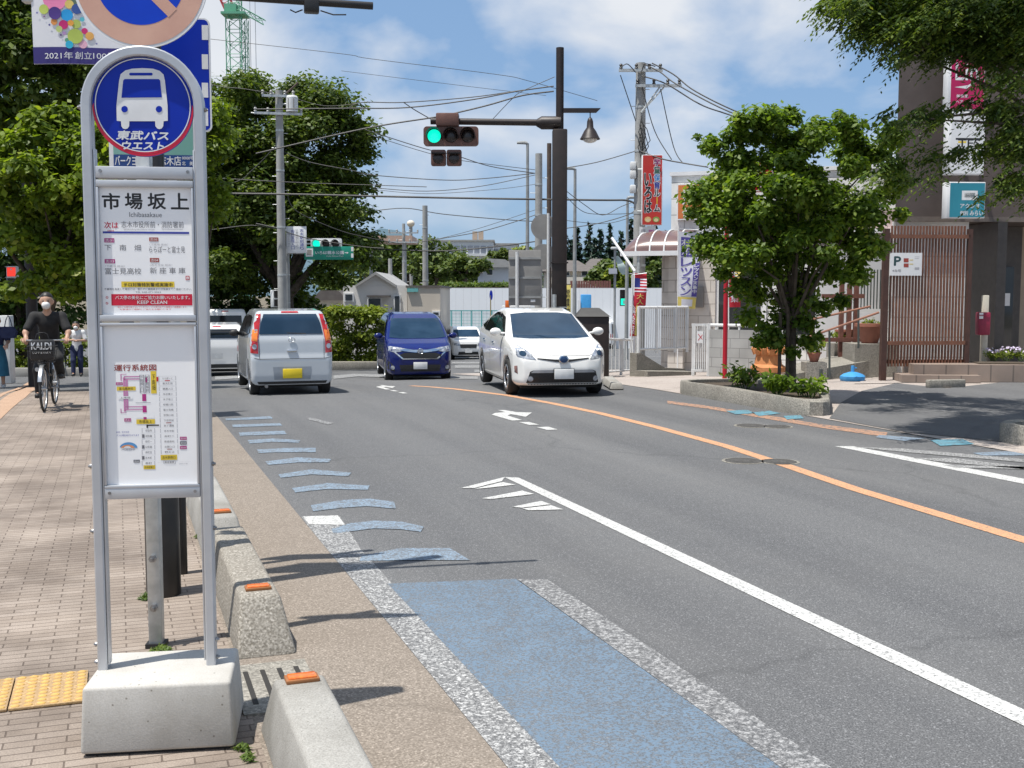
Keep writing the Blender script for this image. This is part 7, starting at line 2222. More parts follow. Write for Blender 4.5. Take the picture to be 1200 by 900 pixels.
# ---- ramp with handrail
b = gnd(935, 446); e = gnd(1030, 432)
rmp = thing('entrance_ramp', 'sloping entrance ramp with brown handrail behind the tree', 'ramp', b)
mb = MB(); d = Vector((3.3, 1.7, 0)); sd_ = Vector((-.5, 1.2, 0)) 
vs = [Vector((-.8, 0, 0)), Vector((2.2, 1.0, .42)), Vector((1.6, 2.2, .42)), Vector((-1.2, 1.1, 0)), Vector((-.8, 0, -.05)), Vector((2.2, 1.0, -.05)), Vector((1.6, 2.2, -.05)), Vector((-1.2, 1.1, -.05))]
mb.add(vs, [(0, 1, 2, 3), (4, 5, 1, 0), (5, 6, 2, 1), (7, 4, 0, 3), (6, 7, 3, 2)], M_CONC_D); mb.build('slab', rmp)
M_HRAIL = mat('brown_handrail', (.30, .14, .09), (.25, .115, .075), rough=.5, scale=5)
M_DPOST = mat('dark_green_post', (.05, .06, .055), (.07, .08, .075), rough=.5)
RP = Plane(b, 0.0)
def rail_px(pp, Y, r_, m): 
    return [at(u, v, Y) - b for u, v in pp]
mb = MB(); mb.tube(rail_px([(945, 396), (1030, 366)], 21.6, 0, 0), .022, M_HRAIL, 8); mb.build('handrail', rmp)
mb = MB(); mb.tube(rail_px([(935, 378), (1020, 359)], 22.4, 0, 0), .022, M_HRAIL, 8); mb.build('handrail', rmp)
for u, v0, v1, Y in ((972, 440, 388, 21.6), (1006, 408, 363, 22.0)):
    mb = MB(); mb.cyl(at(u, v0, Y) - b, at(u, v1, Y) - b, .022, M_DPOST, n=8); mb.build('rail_post', rmp)
mb = MB(); p_ = at(962, 441, 21.2); p_.z = zxy(p_.x, p_.y); mb.cyl((0, 0, 0), (0, 0, .28), .035, M_DPOST, n=10)
tag(mb.build('bollard', loc=p_), 'short dark stub post at the foot of the ramp', 'bollard')
# pergola posts, bench and pots behind
M_WOODP = mat('red_brown_timber', (.20, .085, .06), (.15, .06, .045), rough=.6, scale=8)
b = base(990, 420, 24.0); pg = thing('timber_frame', 'red brown timber frame with rails behind the ramp', 'frame', b)
for u in (985, 994, 1002):
    mb = MB(); q_ = at(u, 405, 24.0) - b; mb.box((q_.x, 0, 1.02), (.09, .09, 2.04 if u != 994 else 1.9), M_WOODP); mb.build('post', pg)
for v in (347, 398):
    mb = MB(); a_, c_ = at(962, v, 24.0) - b, at(1012, v, 24.0) - b; mb.box(((a_.x + c_.x) / 2, -.06, a_.z), (c_.x - a_.x, .05, .09), M_WOODP); mb.build('rail', pg)
M_POT = mat('terracotta_pot', (.33, .13, .085), (.27, .105, .07), rough=.7, scale=6)
for (u, v, Y, sc, lb) in ((1019, 402, 23.4, 1.25, 'wide terracotta pot at the top of the ramp beside the slatted screen'), (990, 402, 24.5, .9, 'smaller terracotta pot behind the timber frame'), (954, 424, 22.6, .6, 'little red pot below the flowering plants')):
    p_ = at(u, v, Y); t = thing('flower_pot', lb, 'pot', p_)
    mb = MB(); mb.lathe([(.13 * sc, 0), (.22 * sc, .28 * sc), (.25 * sc, .28 * sc), (.25 * sc, .33 * sc), (.21 * sc, .33 * sc)], M_POT, 20); mb.build('pot', t)
    mb = MB(); mb.lathe([(.205 * sc, .31 * sc), (.1 * sc, .33 * sc), (.01, .335 * sc)], M_SOIL, 16); mb.build('soil', t)
    # a stand so that the raised pots rest on something
    zg = zxy(p_.x, p_.y) - p_.z
    if zg < -.05:
        s_ = MB(); s_.box((p_.x, p_.y, p_.z + zg / 2 - .003), (.7 * sc, .7 * sc, -zg), M_CONC_D)
        tag(s_.build('plant_stand'), 'low concrete step carrying the ' + ('wide pot' if sc > 1 else 'smaller pot behind the frame' if sc > .7 else 'little red pot'), 'step')
# white wall with bars (behind)
b = base(1000, 405, 26.5); wf = thing('white_panel_fence', 'white wall and barred fence between tree and slatted screen', 'fence', b)
WF = Plane(b, 0.0); x0 = WF.loc(960, 370)[0]; x1, z1 = WF.loc(1040, 318)
mb = MB(); mb.box(((x0 + x1) / 2, .3, (z1 + .5) / 2), (x1 - x0, .1, z1 + .5), M_WPLATE); mb.build('wall', wf)
mb = MB(); xa = WF.loc(1002, 340)[0]
for i in range(12): mb.box((xa + i * .075, 0, (WF.loc(1, 362)[1] + WF.loc(1, 316)[1]) / 2), (.022, .03, WF.loc(1, 316)[1] - WF.loc(1, 362)[1]), M_DPOST)
mb.build('bars', wf)
mb = MB(); mb.box((xa + .42, 0, WF.loc(1, 368)[1]), (.95, .05, .08), M_WPLATE); mb.build('bottom_rail', wf)

# ---- blue water weight
b = gnd(999, 446)
M_BLUEW = mat('bright_blue_plastic', (.055, .30, .62), (.045, .26, .56), rough=.4, scale=5)
wt_ = thing('sign_base_weight', 'bright blue plastic water weight standing by the slatted screen', 'weight', b)
mb = MB(); mb.lathe([(.02, 0), (.24, 0), (.255, .03), (.255, .09), (.20, .13), (.10, .165), (.03, .18), (.02, .18)], M_BLUEW, 8); mb.build('tank', wt_)
mb = MB(); mb.cyl((0, 0, .17), (0, 0, .30), .035, M_BLUEW, n=12); mb.cyl((0, 0, .27), (.08, 0, .25), .012, M_BLUEW, n=6); mb.build('neck', wt_)

# ---- slatted screen
a = gnd(1034, 446); Yb = a.y
scr = thing('slat_screen', 'brown vertical slat screen with parking sign in front of the entrance', 'screen', a, rad(4))
SS = Plane(a, rad(4)); xe, zt3 = SS.loc(1137, 265); zt3 = SS.loc(1034, 268)[1]
mb = MB(); mb.box((0, 0, zt3 / 2), (.11, .11, zt3), M_SLATD); mb.build('post', scr)
mb = MB(); mb.box((xe, 0, zt3 / 2), (.09, .09, zt3), M_SLATD); mb.build('post', scr)
nsl = 24
mb = MB()
for i in range(nsl):
    x = .11 + (xe - .16) * (i + .2) / nsl; mb.box((x, .02, (zt3 + .22) / 2 + .06), (.028, .045, zt3 - .22), M_SLAT)
mb.build('slats', scr)
for v in (277, 402, 424):
    mb = MB(); mb.box((xe / 2, -.025 if v != 424 else .055, SS.loc(1034, v)[1]), (xe, .04, .075), M_SLAT); mb.build('rail', scr)
pk = thing('parking_sign', 'white parking sign with P and brown squares fixed to the slat screen', 'sign', a, rad(4))
x0, z0 = SS.loc(1041, 323); x1, z1 = SS.loc(1079, 296.5)
mb = MB(); mb.box(((x0 + x1) / 2, -.06, (z0 + z1) / 2), (x1 - x0, .02, z1 - z0), M_WPLATE); pl_ = mb.build('sign_plate', pk)
mb = MB(); PK = lambda u, v: SS.loc(920 + u / 3.6, 230 + v / 3.6)
def pkr(u0, v0, u1, v1, m): x_, z_ = PK(u0, v1); x2, z2 = PK(u1, v0); mb.rect(x_, z_, x2, z2, -.0715, m)
x_, z_ = PK(454, 292); x2, z2 = PK(482, 255); mb.text('P', x_, z_, x2, z2, -.0715, mat('ink_teal', (.02, .07, .075), rough=.5), .05)
pkr(494, 262, 515, 279, M_INKRB); pkr(494, 284, 515, 300, M_INKRB); pkr(518, 268, 534, 271, M_INKY); pkr(518, 285, 534, 288, M_INKY)
x_, z_ = PK(446, 320); x2, z2 = PK(482, 308); mb.text('4台用', x_, z_, x2, z2, -.0715, M_INKG); pkr(540, 255, 560, 256.5, M_INKGL); pkr(540, 262, 558, 263.5, M_INKGL); pkr(540, 300, 560, 310, M_INKGL)
mb.build('sign_print', pl_, smooth=0)

# ---- dark taupe building
b = base(1050, 440, 24.2); TB = Plane(b, rad(4))
tb = thing('taupe_building', 'dark taupe building with overhanging upper storey at the right edge', 'building', b, rad(4))
x0 = TB.loc(1050, 200)[0] - .50; zs = TB.loc(1120, 263)[1]
mb = MB(); plan_prism(mb, [(x0, -1.2), (x0 + 11, -1.2), (x0 + 11, 9.2), (x0 + 4.6, 9.2)], zs, zs + 7.2, M_TAUPE); mb.build('upper_storey', tb, smooth=0)
mb = MB(); mb.box((x0 + 5.5, -1.16, zs + .03), (11.04, .10, .10), M_TAUPEL); mb.build('drip_edge', tb)
xd = TB.loc(1130, 350)[0]
mb = MB(); mb.box((xd + 4.5 + 1.55, 2.6, zs / 2 - .06), (9.0, 4.0, zs + .10), M_CURT if False else mat('entrance_wall_beige', (.36, .30, .23), (.31, .26, .20), rough=.8, scale=3)); mb.build('ground_wall', tb)
mb = MB(); mb.box((xd + .8, .62, zs / 2 - .06), (1.55, .10, zs + .10), M_DFRAME); dw = mb.build('door_recess', tb)
for k_ in (0, 1):
    mb = MB(); mb.box((xd + .42 + .66 * k_, .54, 1.22), (.60, .05, 2.25), M_DGLASS); dd = mb.build('door', tb)
    mb = MB(); mb.box((xd + .42 + .66 * k_ + (.22 if k_ == 0 else -.22), .50, 1.25), (.03, .03, .5), M_CHROME); mb.build('handle', dd)
mb = MB(); mb.box((xd + 1.2, .505, 1.62), (.20, .012, .28), M_WPLATE); mb.build('notice', tb)
mb = MB(); mb.box((xd + .08, -.4, zs / 2 - .05), (.20, 2.0, zs + .02), M_DFRAME); mb.build('side_wall', tb)
# white wall seen between the slats, set forward to catch sun, window box
mb = MB(); mb.box((x0 + .85, -1.0, zs / 2), (1.6, .08, zs - .01), M_SHOPW); mb.build('rear_wall', tb)
xw0, zw0 = TB.loc(1076, 120); xw1, zw1 = TB.loc(1108, 80)
mb = MB(); mb.box(((xw0 + xw1) / 2, -1.23, (zw0 + zw1) / 2), (xw1 - xw0, .05, zw1 - zw0), M_DFRAME); wo = mb.build('window', tb)
mb = MB(); mb.box(((xw0 + xw1) / 2, -1.262, (zw0 + zw1) / 2), (xw1 - xw0 - .1, .02, zw1 - zw0 - .1), M_DGLASS); mb.build('pane', wo)
mb = MB(); mb.box(((xw0 + xw1) / 2, -1.33, zw1 + .03), (xw1 - xw0 + .1, .25, .05), M_TAUPEL); mb.build('hood', wo)
# security camera under the soffit
sc_ = thing('security_camera', 'small white security camera under the soffit of the taupe building', 'camera', at(1170, 272, 23.2))
mb = MB(); mb.box((0, 0, 0), (.10, .22, .09), M_WPLATE, R=Matrix.Rotation(.5, 3, 'Z') @ Matrix.Rotation(-.4, 3, 'X'), bev=.02); mb.build('camera_body', sc_)
mb = MB(); mb.cyl((0, .02, .03), (.03, .05, .17), .015, M_WPLATE, n=8); mb.build('bracket', sc_)

# stack of vertical box signs
def box_sign(label, u0, v0, u1, v1, col, prints, Y=22.4):
    p_ = at((u0 + u1) / 2, (v0 + v1) / 2, Y); S = Plane(p_, rad(4)); r = thing('box_sign', label, 'sign', p_, rad(4), 'box signs stacked on the taupe building')
    xa, za = S.loc(u0, v1); xb, zb = S.loc(u1, v0)
    za -= 0; mb = MB(); mb.box(((xa + xb) / 2, 0, (za + zb) / 2), (xb - xa, .22, zb - za), M_WPLATE, bev=.01); bo = mb.build('sign_box', r)
    mb = MB(); mb.rect(xa + .06, za + .02, xb - .012, zb - .02, -.1125, col)
    for s, a0, b0, a1, b1, m in prints:
        w_, h_ = xb - xa - .11, zb - za
        q = (xa + .10 + w_ * a0, zb - h_ * b1, xa + .10 + w_ * a1, zb - h_ * b0)
        if s is None: mb.rect(*q, -.1135, m)
        elif s == '~': mb.flat([(q[0], q[1]), (q[0] + (q[2] - q[0]) * .4, q[1] - .03), (q[2], q[3]), (q[0] + (q[2] - q[0]) * .45, q[1] + .04)], -.1138, m)
        else: mb.text(s, *q, -.1140, m, .02)
    mb.build('sign_print', bo, smooth=0)
    mb = MB(); mb.box(((xa + xb) / 2 + .2, .35, (za + zb) / 2), (.08, .6, .08), M_GALV); mb.build('bracket', r)
M_SMAG = mat('sign_crimson', (.48, .006, .10), (.42, .005, .085), rough=.35, scale=2)
M_STEAL = mat('sign_teal', (.02, .22, .30), (.025, .25, .33), rough=.4, scale=2)
box_sign('crimson box sign with white Lin lettering, top of the stack', 1107, 60, 1152, 130, M_SMAG, [('Lin', .08, .22, .80, .50, M_WINK), ('~', .05, .44, 1.0, .62, M_WINK), ('美容室', .12, .74, .5, .79, M_WINK), ('ヘア・着付・ネ', .12, .83, .9, .89, M_WINK)])
box_sign('white box sign with black and orange TES lettering, middle of the stack', 1107, 132, 1152, 205, M_WPLATE, [(None, .08, .42, .9, .45, M_BLACK), ('TES', .16, .44, .86, .56, M_BLACK), (None, .16, .47, .42, .50, M_INKY), ('~', .08, .54, .9, .64, M_BLACK)])
box_sign('teal box sign with white drawing, lowest of the stack', 1106, 214, 1152, 256, M_STEAL, [(None, .3, .24, .78, .50, M_WINK), (None, .38, .30, .70, .44, M_STEAL), ('アクシオ', .26, .60, .86, .72, M_WINK), ('個別', .26, .80, .5, .92, M_WINK), ('みらい', .56, .79, .96, .93, M_WINK)])

# ---- planter steps, mailbox post, flowers
M_SCRIM = mat('mailbox_crimson', (.26, .012, .05), (.22, .01, .04), rough=.5)
M_PTILE = tile_mat('planter_tile', (.30, .235, .195), (.27, .21, .175), (.16, .13, .11), .42, .5, 0)
b = gnd(1090, 448); PS = Plane(b, rad(-6))
ps = thing('planter_steps', 'low tiled planter wall with two steps in front of the entrance', 'planter', b, rad(-6))
x0 = PS.loc(1055, 445)[0]; x1 = PS.loc(1072, 440)[0]; x2 = PS.loc(1230, 440)[0]
mb = MB(); mb.box(((x1 + x2) / 2, .55, .16), (x2 - x1, .9, .36), M_PTILE); mb.build('planter_wall', ps)
mb = MB(); mb.box(((x0 + x1 + 1.2) / 2, .25, .06), (x1 + 1.2 - x0, .75, .17), M_PTILE); mb.build('step', ps)
mb = MB(); mb.box(((x1 + x2) / 2 + .5, .60, .345), (x2 - x1 - 1.6, .6, .03), M_SOIL); mb.build('soil', ps)
kp = MB(); kp.box((0, 0, .07), (.75, .13, .15), M_CONC_D, bev=.02)
tag(kp.build('wheel_stop', loc=gnd(1108, 454), yaw=rad(12)), 'grey concrete wheel stop in front of the planter steps', 'wheel stop')
b = at(1152, 428, 22.6); b.z = zxy(b.x, b.y) + .33
mp_ = thing('mailbox_post', 'cream post holding a crimson mailbox by the entrance door', 'mailbox', b)
hp_ = zof(1152, 346, 22.6) - b.z
mb = MB(); mb.box((0, 0, hp_ / 2), (.12, .10, hp_), mat('cream_post', (.56, .53, .44), rough=.6), bev=.01); mb.build('post', mp_)
mb = MB(); zc = zof(1145, 379, 22.6) - b.z; mb.box((-.10, -.16, zc), (.25, .18, .46), M_SCRIM, bev=.03); bx_ = mb.build('mailbox', mp_)
mb = MB(); mb.rect(-.22, zc + .10, -.14, zc + .22, -.262, M_WINK); mb.build('label', bx_, smooth=0)
mb = MB(); mb.box((-.12, -.265, zc + .17), (.20, .012, .02), M_SCRIM); mb.build('slot_flap', bx_)
# ------------------------------------------------------------------ buildings and structures beyond the crossing
M_HOUSEG = mat('grey_house_wall', (.72, .70, .67), (.66, .645, .62), rough=.85, scale=.8)
M_HOUSEB = mat('beige_house_wall', (.60, .54, .46), (.55, .49, .42), rough=.85, scale=.6)
M_HOUSEW = mat('pale_blue_house_wall', (.62, .66, .72), (.57, .61, .67), rough=.85, scale=.5)
M_HOUSEC = mat('cream_house_wall', (.70, .64, .54), (.64, .58, .49), rough=.85, scale=.5)
M_ROOFB = mat('brown_roof', (.13, .115, .105), (.105, .09, .085), rough=.8, scale=3)
M_ROOFG = mat('light_roof', (.36, .355, .345), (.31, .305, .30), rough=.8, scale=2)
M_SITEW = mat('white_site_panel', (.86, .87, .88), (.83, .84, .85), rough=.5, scale=.3)
M_WINB = mat('house_window', (.03, .04, .05), (.06, .07, .085), rough=.1, scale=.7)
M_TURQ = mat('turquoise_fence', (.14, .42, .42), (.17, .46, .46), rough=.6, scale=3)
M_APT = mat('apartment_wall', (.66, .67, .69), (.60, .61, .63), rough=.9, scale=.15)
M_APTW = mat('blue_grey_pane', (.14, .16, .20), (.20, .22, .26), rough=.6, scale=.4)  # dark panes of the apartment windows, shared by the solar panel

def bldg(name, label, Y, u0, u1, vtop, depth, m, yaw=0.0, group=None):
    p0 = at(u0, 345, Y); p1 = at(u1, 345, Y); zt_ = at((u0 + u1) / 2, vtop, Y).z
    zb = min(zxy(p0.x, Y), zxy(p1.x, Y)) - .3
    r = thing(name, label, 'building', (p0.x, Y, zb), yaw, group); w = p1.x - p0.x; h = zt_ - zb
    mb = MB(); mb.box((w / 2, depth / 2, h / 2), (w, depth, h), m); wl = mb.build('wall', r, smooth=0)
    return r, wl, w, h, zb
def wins(parent, Y, zb, x0p, rects, m=M_WINB, frame=True, y=-.03):
    for (u0, v0, u1, v1) in rects:
        a = at(u0, v1, Y); b_ = at(u1, v0, Y)
        mb = MB(); mb.box(((a.x + b_.x) / 2 - x0p, y, (a.z + b_.z) / 2 - zb), (b_.x - a.x + .12, .08, b_.z - a.z + .12), M_WPLATE); f = mb.build('window', parent, smooth=0)
        mb = MB(); mb.box(((a.x + b_.x) / 2 - x0p, y - .045, (a.z + b_.z) / 2 - zb), (b_.x - a.x, .03, b_.z - a.z), m); mb.build('pane', f, smooth=0)

# gable house and the flat beige block beside it
r, wl, w, h, zb = bldg('gable_house', 'small grey house with steep gable behind the blue people carrier', 52, 402, 477, 334.5, 7, M_HOUSEG)
x_ = lambda u, Y=52: at(u, 345, Y).x
mb = MB(); xa, xb, xm = x_(421) - x_(402), x_(461) - x_(402), x_(441) - x_(402)
za = h + .003; zp = at(441, 322, 52).z - zb
mb.prism([(xa, za), (xb, za), (xm, zp)], .001, 6.9, M_HOUSEG); mb.build('gable', r, smooth=0)
mb = MB(); mb.prism([(xa - .15, za - .10), (xm, zp), (xb + .15, za - .10), (xb + .15, za + .02), (xm, zp + .14), (xa - .15, za + .02)], -.2, 7.1, M_ROOFG); mb.build('roof', r, smooth=0)
wins(r, 52, zb, x_(402), [(405, 345, 413, 352), (463, 347, 468, 366), (432, 350, 446, 360)])
mb = MB(); mb.box((x_(445) - x_(402), -.35, at(445, 347, 52).z - zb), (1.05, .7, .07), M_ROOFB); mb.build('canopy', r)
r, wl, w, h, zb = bldg('flat_roof_building', 'flat-roofed beige building between gable house and white site wall', 51.5, 477.5, 516, 337, 8, M_HOUSEB)
mb = MB(); mb.box((w / 2, 4, h + .05), (w + .15, 8.1, .10), M_ROOFB); mb.build('parapet', r)
mb = MB(); mb.box((.25, -.06, h - .12), (.5, .12, .16), M_TURQ); mb.build('gutter', r)
wins(r, 51.5, zb, x_(477.5, 51.5), [(508, 366, 514, 369)])
# low roofs left of the gable house
r, wl, w, h, zb = bldg('low_house', 'low pale house wall showing under the big tree left of the gable house', 56, 372, 402, 352, 5, M_HOUSEC)
mb = MB(); mb.prism([(-.3, h), (w + .3, h), (w - .2, h + .5), (.2, h + .5)], -.3, 5.2, M_ROOFB); mb.build('roof', r)
wins(r, 56, zb, x_(372, 56), [(378, 360, 384, 366), (394, 358, 399, 366)])
# canopy slab
b = at(424, 345, 64); cz0 = at(424, 282, 64).z
cn = thing('forecourt_canopy', 'flat beige canopy edge showing beyond the big tree', 'canopy', (b.x, 64, zxy(b.x, 64)))
mb = MB(); hh = cz0 - zxy(b.x, 64); mb.box((1.2, 2, hh + .12), (3.4, 4, .34), mat('canopy_fascia', (.50, .34, .26), (.45, .31, .24), rough=.7)); mb.build('slab', cn)
for k_ in (.3, 2.3): mb = MB(); mb.cyl((k_, 2, 0), (k_, 2, hh), .10, M_POLEG); mb.build('post', cn)

# site wall, bank, fences
p0, p1 = at(516, 345, 76), at(806, 345, 76); zt_ = at(600, 338.5, 76).z; zb = zxy(p0.x, 76) - .3
sw = thing('site_wall', 'long white site hoarding across the far side of the crossing', 'wall', (p0.x, 76, zb))
W_ = p1.x - p0.x; H_ = zt_ - zb; mb = MB()
n_ = 32
for i in range(n_): mb.box((W_ * (i + .5) / n_, 0, H_ / 2), (W_ / n_ - .006, .06, H_), M_SITEW)
mb.build('panels', sw, smooth=0)
mb = MB(); mb.box((W_ / 2, .05, H_ + .03), (W_, .16, .06), M_WPLATE); mb.build('cap', sw)
fn = thing('brown_fence', 'brown panel fence standing above the right part of the site wall', 'fence', (at(668, 345, 80).x, 80, zt_ - .8))
mb = MB(); wf_ = at(716, 345, 80).x - at(668, 345, 80).x
for i in range(16): mb.box((wf_ * (i + .5) / 16, 0, .7), (wf_ / 16 - .03, .04, 1.4), mat('fence_brown_red', (.20, .08, .065), rough=.8))
mb.build('panels', fn, smooth=0)
tf = thing('turquoise_fence', 'turquoise mesh fence in front of the white site wall', 'fence', (at(505, 345, 66).x, 66, zxy(at(505, 345, 66).x, 66)))
wf_ = at(600, 345, 66).x - at(505, 345, 66).x; hf_ = at(600, 363, 66).z - zxy(0, 66)
mb = MB()
for i in range(9): mb.box((wf_ * i / 8, 0, hf_ / 2), (.09, .09, hf_), M_TURQ)
mb.build('posts', tf)
mb = MB()
for i in range(60): mb.cyl((wf_ * i / 60, 0, .1), (wf_ * i / 60, 0, hf_), .008, M_TURQ, n=4)
for i in range(14): mb.cyl((0, .01, .1 + (hf_ - .1) * i / 13), (wf_, .01, .1 + (hf_ - .1) * i / 13), .008, M_TURQ, n=4)
mb.build('mesh', tf)
mb = MB()
for z in (.1, hf_): mb.box((wf_ / 2, -.02, z), (wf_, .05, .06), M_TURQ)
mb.build('rail', tf)

# houses
r, wl, w, h, zb = bldg('blue_house', 'pale blue two-storey house above the site wall', 108, 566, 598, 311, 8, M_HOUSEW)
mb = MB(); mb.prism([(-2.2, h - .2), (w + .8, h - .2), (w - .5, h + .55), (-1.4, h + .75)], -.8, 8.8, M_ROOFG); mb.build('roof', r, smooth=0)
wins(r, 108, zb, at(566, 345, 108).x, [(571, 316, 577, 322), (571, 330, 577, 336), (589, 331, 592, 336)])
for (u0, u1, vt, Y, lb, m, rects) in ((640, 690, 318, 96, 'cream house with brown hipped roof and long balcony right of the black pole', M_HOUSEC, [(652, 319, 660, 323), (662, 319, 667, 323), (682, 318, 688, 323)]),
                                 (690, 716, 316, 100, 'grey house with brown roof adjoining the cream house', M_HOUSEG, [(694, 320, 698, 325), (704, 320, 707, 325)]),
                                 (560, 602, 320, 125, 'low pale house partly hidden behind the grey sign back', M_HOUSEW, [(596, 322, 600, 327)])):
    r, wl, w, h, zb = bldg('house', lb, Y, u0, u1, vt, 8, m)
    mb = MB(); hr = (14 / 1300) * Y
    vs = [(-.6, -.8, h), (w + .6, -.8, h), (w + .6, 8.8, h), (-.6, 8.8, h), (w * .22, 3.2, h + hr), (w * .78, 3.2, h + hr), (w * .78, 5, h + hr), (w * .22, 5, h + hr)]
    mb.add(vs, [(0, 1, 5, 4), (1, 2, 6, 5), (2, 3, 7, 6), (3, 0, 4, 7), (4, 5, 6, 7), (3, 2, 1, 0)], M_ROOFB); mb.build('roof', r, smooth=0)
    wins(r, Y, zb, at(u0, 345, Y).x, rects)
    if Y == 96:
        mb = MB(); a_ = at(642, 333, Y); c_ = at(690, 325, Y); x0_ = at(u0, 345, Y).x
        mb.box(((a_.x + c_.x) / 2 - x0_, -.7, (a_.z + c_.z) / 2 - zb), (c_.x - a_.x, 1.2, c_.z - a_.z), M_HOUSEC); mb.build('balcony', r, smooth=0)

# apartment blocks far behind
for (u0, u1, vt, Y, nx, nz, lb) in ((486, 578, 283, 262, 12, 3, 'long white apartment block with balcony rows on the far rise'), (578, 607, 287, 270, 4, 3, 'shorter apartment block to the right of the long one'), (452, 487, 285, 280, 4, 3, 'apartment block half hidden by trees, left of the long one')):
    r, wl, w, h, zb = bldg('apartment_block', lb, Y, u0, u1, vt, 12, M_APT)
    for iz in range(nz):
        zz = h - 1.9 - iz * 3.0
        for ix in range(nx):
            mb = MB(); xx_ = w * (ix + .5) / nx; mb.box((xx_, -.05, zz), (w / nx * .78, .12, 1.7), M_APTW); f = mb.build('window', r, smooth=0)
        mb = MB(); mb.box((w / 2, -.5, zz - 1.25), (w, .9, .55), M_APT); mb.build('balcony', r, smooth=0)
    mb = MB(); mb.box((w / 2, 6, h + .2), (w + .6, 12.6, .4), M_ROOFG); mb.build('roof', r, smooth=0)
    if nx == 12:
        for u in (556, 563):
            mb = MB(); xx_ = at(u, 345, Y).x - at(u0, 345, Y).x; mb.box((xx_, 5, h + 1.4), (1.2, 1.5, 2.4), mat('roof_tank', (.45, .35, .27), rough=.8)); mb.build('roof_tank', r)
b = at(482, 345, 200); wt2 = thing('water_tower', 'round white water tank on a mast beyond the gable house', 'water tower', (b.x, 200, zxy(b.x, 200)))
hz_ = at(482, 262, 200).z - zxy(b.x, 200); mb = MB(); mb.ball((0, 0, hz_), (.7, .7, .62), M_HOUSEC, 18); mb.build('tank', wt2); mb = MB(); mb.cyl((0, 0, 0), (0, 0, hz_ - .5), .3, M_CONCP, n=12); mb.build('mast', wt2)
mb = MB(); mb.lathe([(1.8, hz_ - 3.6), (1.8, hz_ - 3.2), (1.2, hz_ - 3.0)], M_ROOFB, 16); mb.build('gallery', wt2)
# hills, the blue of distance haze mixed into their colour
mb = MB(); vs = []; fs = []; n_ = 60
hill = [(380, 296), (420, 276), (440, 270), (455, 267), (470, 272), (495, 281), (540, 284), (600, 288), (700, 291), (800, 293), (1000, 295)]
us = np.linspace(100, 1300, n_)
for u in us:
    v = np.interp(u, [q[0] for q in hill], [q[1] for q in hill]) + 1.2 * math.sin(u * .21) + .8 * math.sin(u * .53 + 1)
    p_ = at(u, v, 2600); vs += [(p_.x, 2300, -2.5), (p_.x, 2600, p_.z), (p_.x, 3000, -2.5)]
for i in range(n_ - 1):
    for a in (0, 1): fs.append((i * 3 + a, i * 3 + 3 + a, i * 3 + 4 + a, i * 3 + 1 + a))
mb.add(vs, fs, mat('hazed_wooded_hill', (.060, .105, .135), (.075, .125, .16), rough=1, scale=.01)); struct(mb.build('hills'))

# lattice crane mast
Yc = 125; b = at(282, 345, Yc)
M_CRG = mat('crane_green', (.10, .33, .20), (.13, .38, .24), rough=.5, scale=1)
M_CRR = mat('crane_red', (.55, .06, .07), rough=.5)
cr_ = thing('tower_crane', 'green lattice tower crane with red jib rising behind the big tree', 'crane', (b.x, Yc, zxy(b.x, Yc)))
def lattice(mb, p0, p1, w, m, n, r_=.06, rb=.035):
    p0 = Vector(p0); p1 = Vector(p1); d = (p1 - p0); ax = d.normalized(); s1 = ax.cross(Vector((0, 1, 0))) if abs(ax.y) < .9 else ax.cross(Vector((1, 0, 0))); s1.normalize(); s2 = ax.cross(s1)
    c = [s1 * a * w / 2 + s2 * b_ * w / 2 for a, b_ in ((-1, -1), (1, -1), (1, 1), (-1, 1))]
    for q in c: mb.cyl(p0 + q, p1 + q, r_, m, n=6)
    for i in range(n):
        a, b_ = p0 + d * i / n, p0 + d * (i + 1) / n
        for k_ in range(4):
            q, q2 = c[k_], c[(k_ + 1) % 4]; mb.cyl(a + q, a + q2, rb, m, n=4); mb.cyl(a + (q if i % 2 else q2), b_ + (q2 if i % 2 else q), rb, m, n=4)
hc = at(282, 22, Yc).z - zxy(b.x, Yc); xo = lambda u: (u - 282) / F * Yc
mb = MB(); lattice(mb, (0, 0, 0), (0, 0, hc), 1.7, M_CRG, 26); mb.build('mast', cr_)
mb = MB(); lattice(mb, (xo(291), .4, 0), (xo(291), .4, hc), .8, M_CRG, 34, .04, .025); mb.build('climbing_frame', cr_)
mb = MB(); mb.box((0, 0, hc + .4), (2.6, 2.4, .25), M_CRG); mb.box((-.4, 0, hc + 1.0), (1.3, 1.3, 1.0), M_CRG); lattice(mb, (0, 0, hc), (0, 0, hc + 2.4), 1.2, M_CRG, 3); mb.build('slewing_platform', cr_)
mb = MB(); lattice(mb, (-.5, 0, hc + .9), (-7.5, 0, hc + 16), 1.0, M_CRR, 14); mb.build('jib', cr_)
mb = MB(); lattice(mb, (.3, 0, hc + 1.2), (3.2, 0, hc - .4), .5, M_CRG, 5, .04, .03); mb.build('counter_arm', cr_)
for u in (299, 305): mb = MB(); mb.cyl((xo(u), 0, hc - 9), (xo(u), 0, hc + 12), .03, M_POLEG, n=5); mb.build('hoist_rope', cr_)

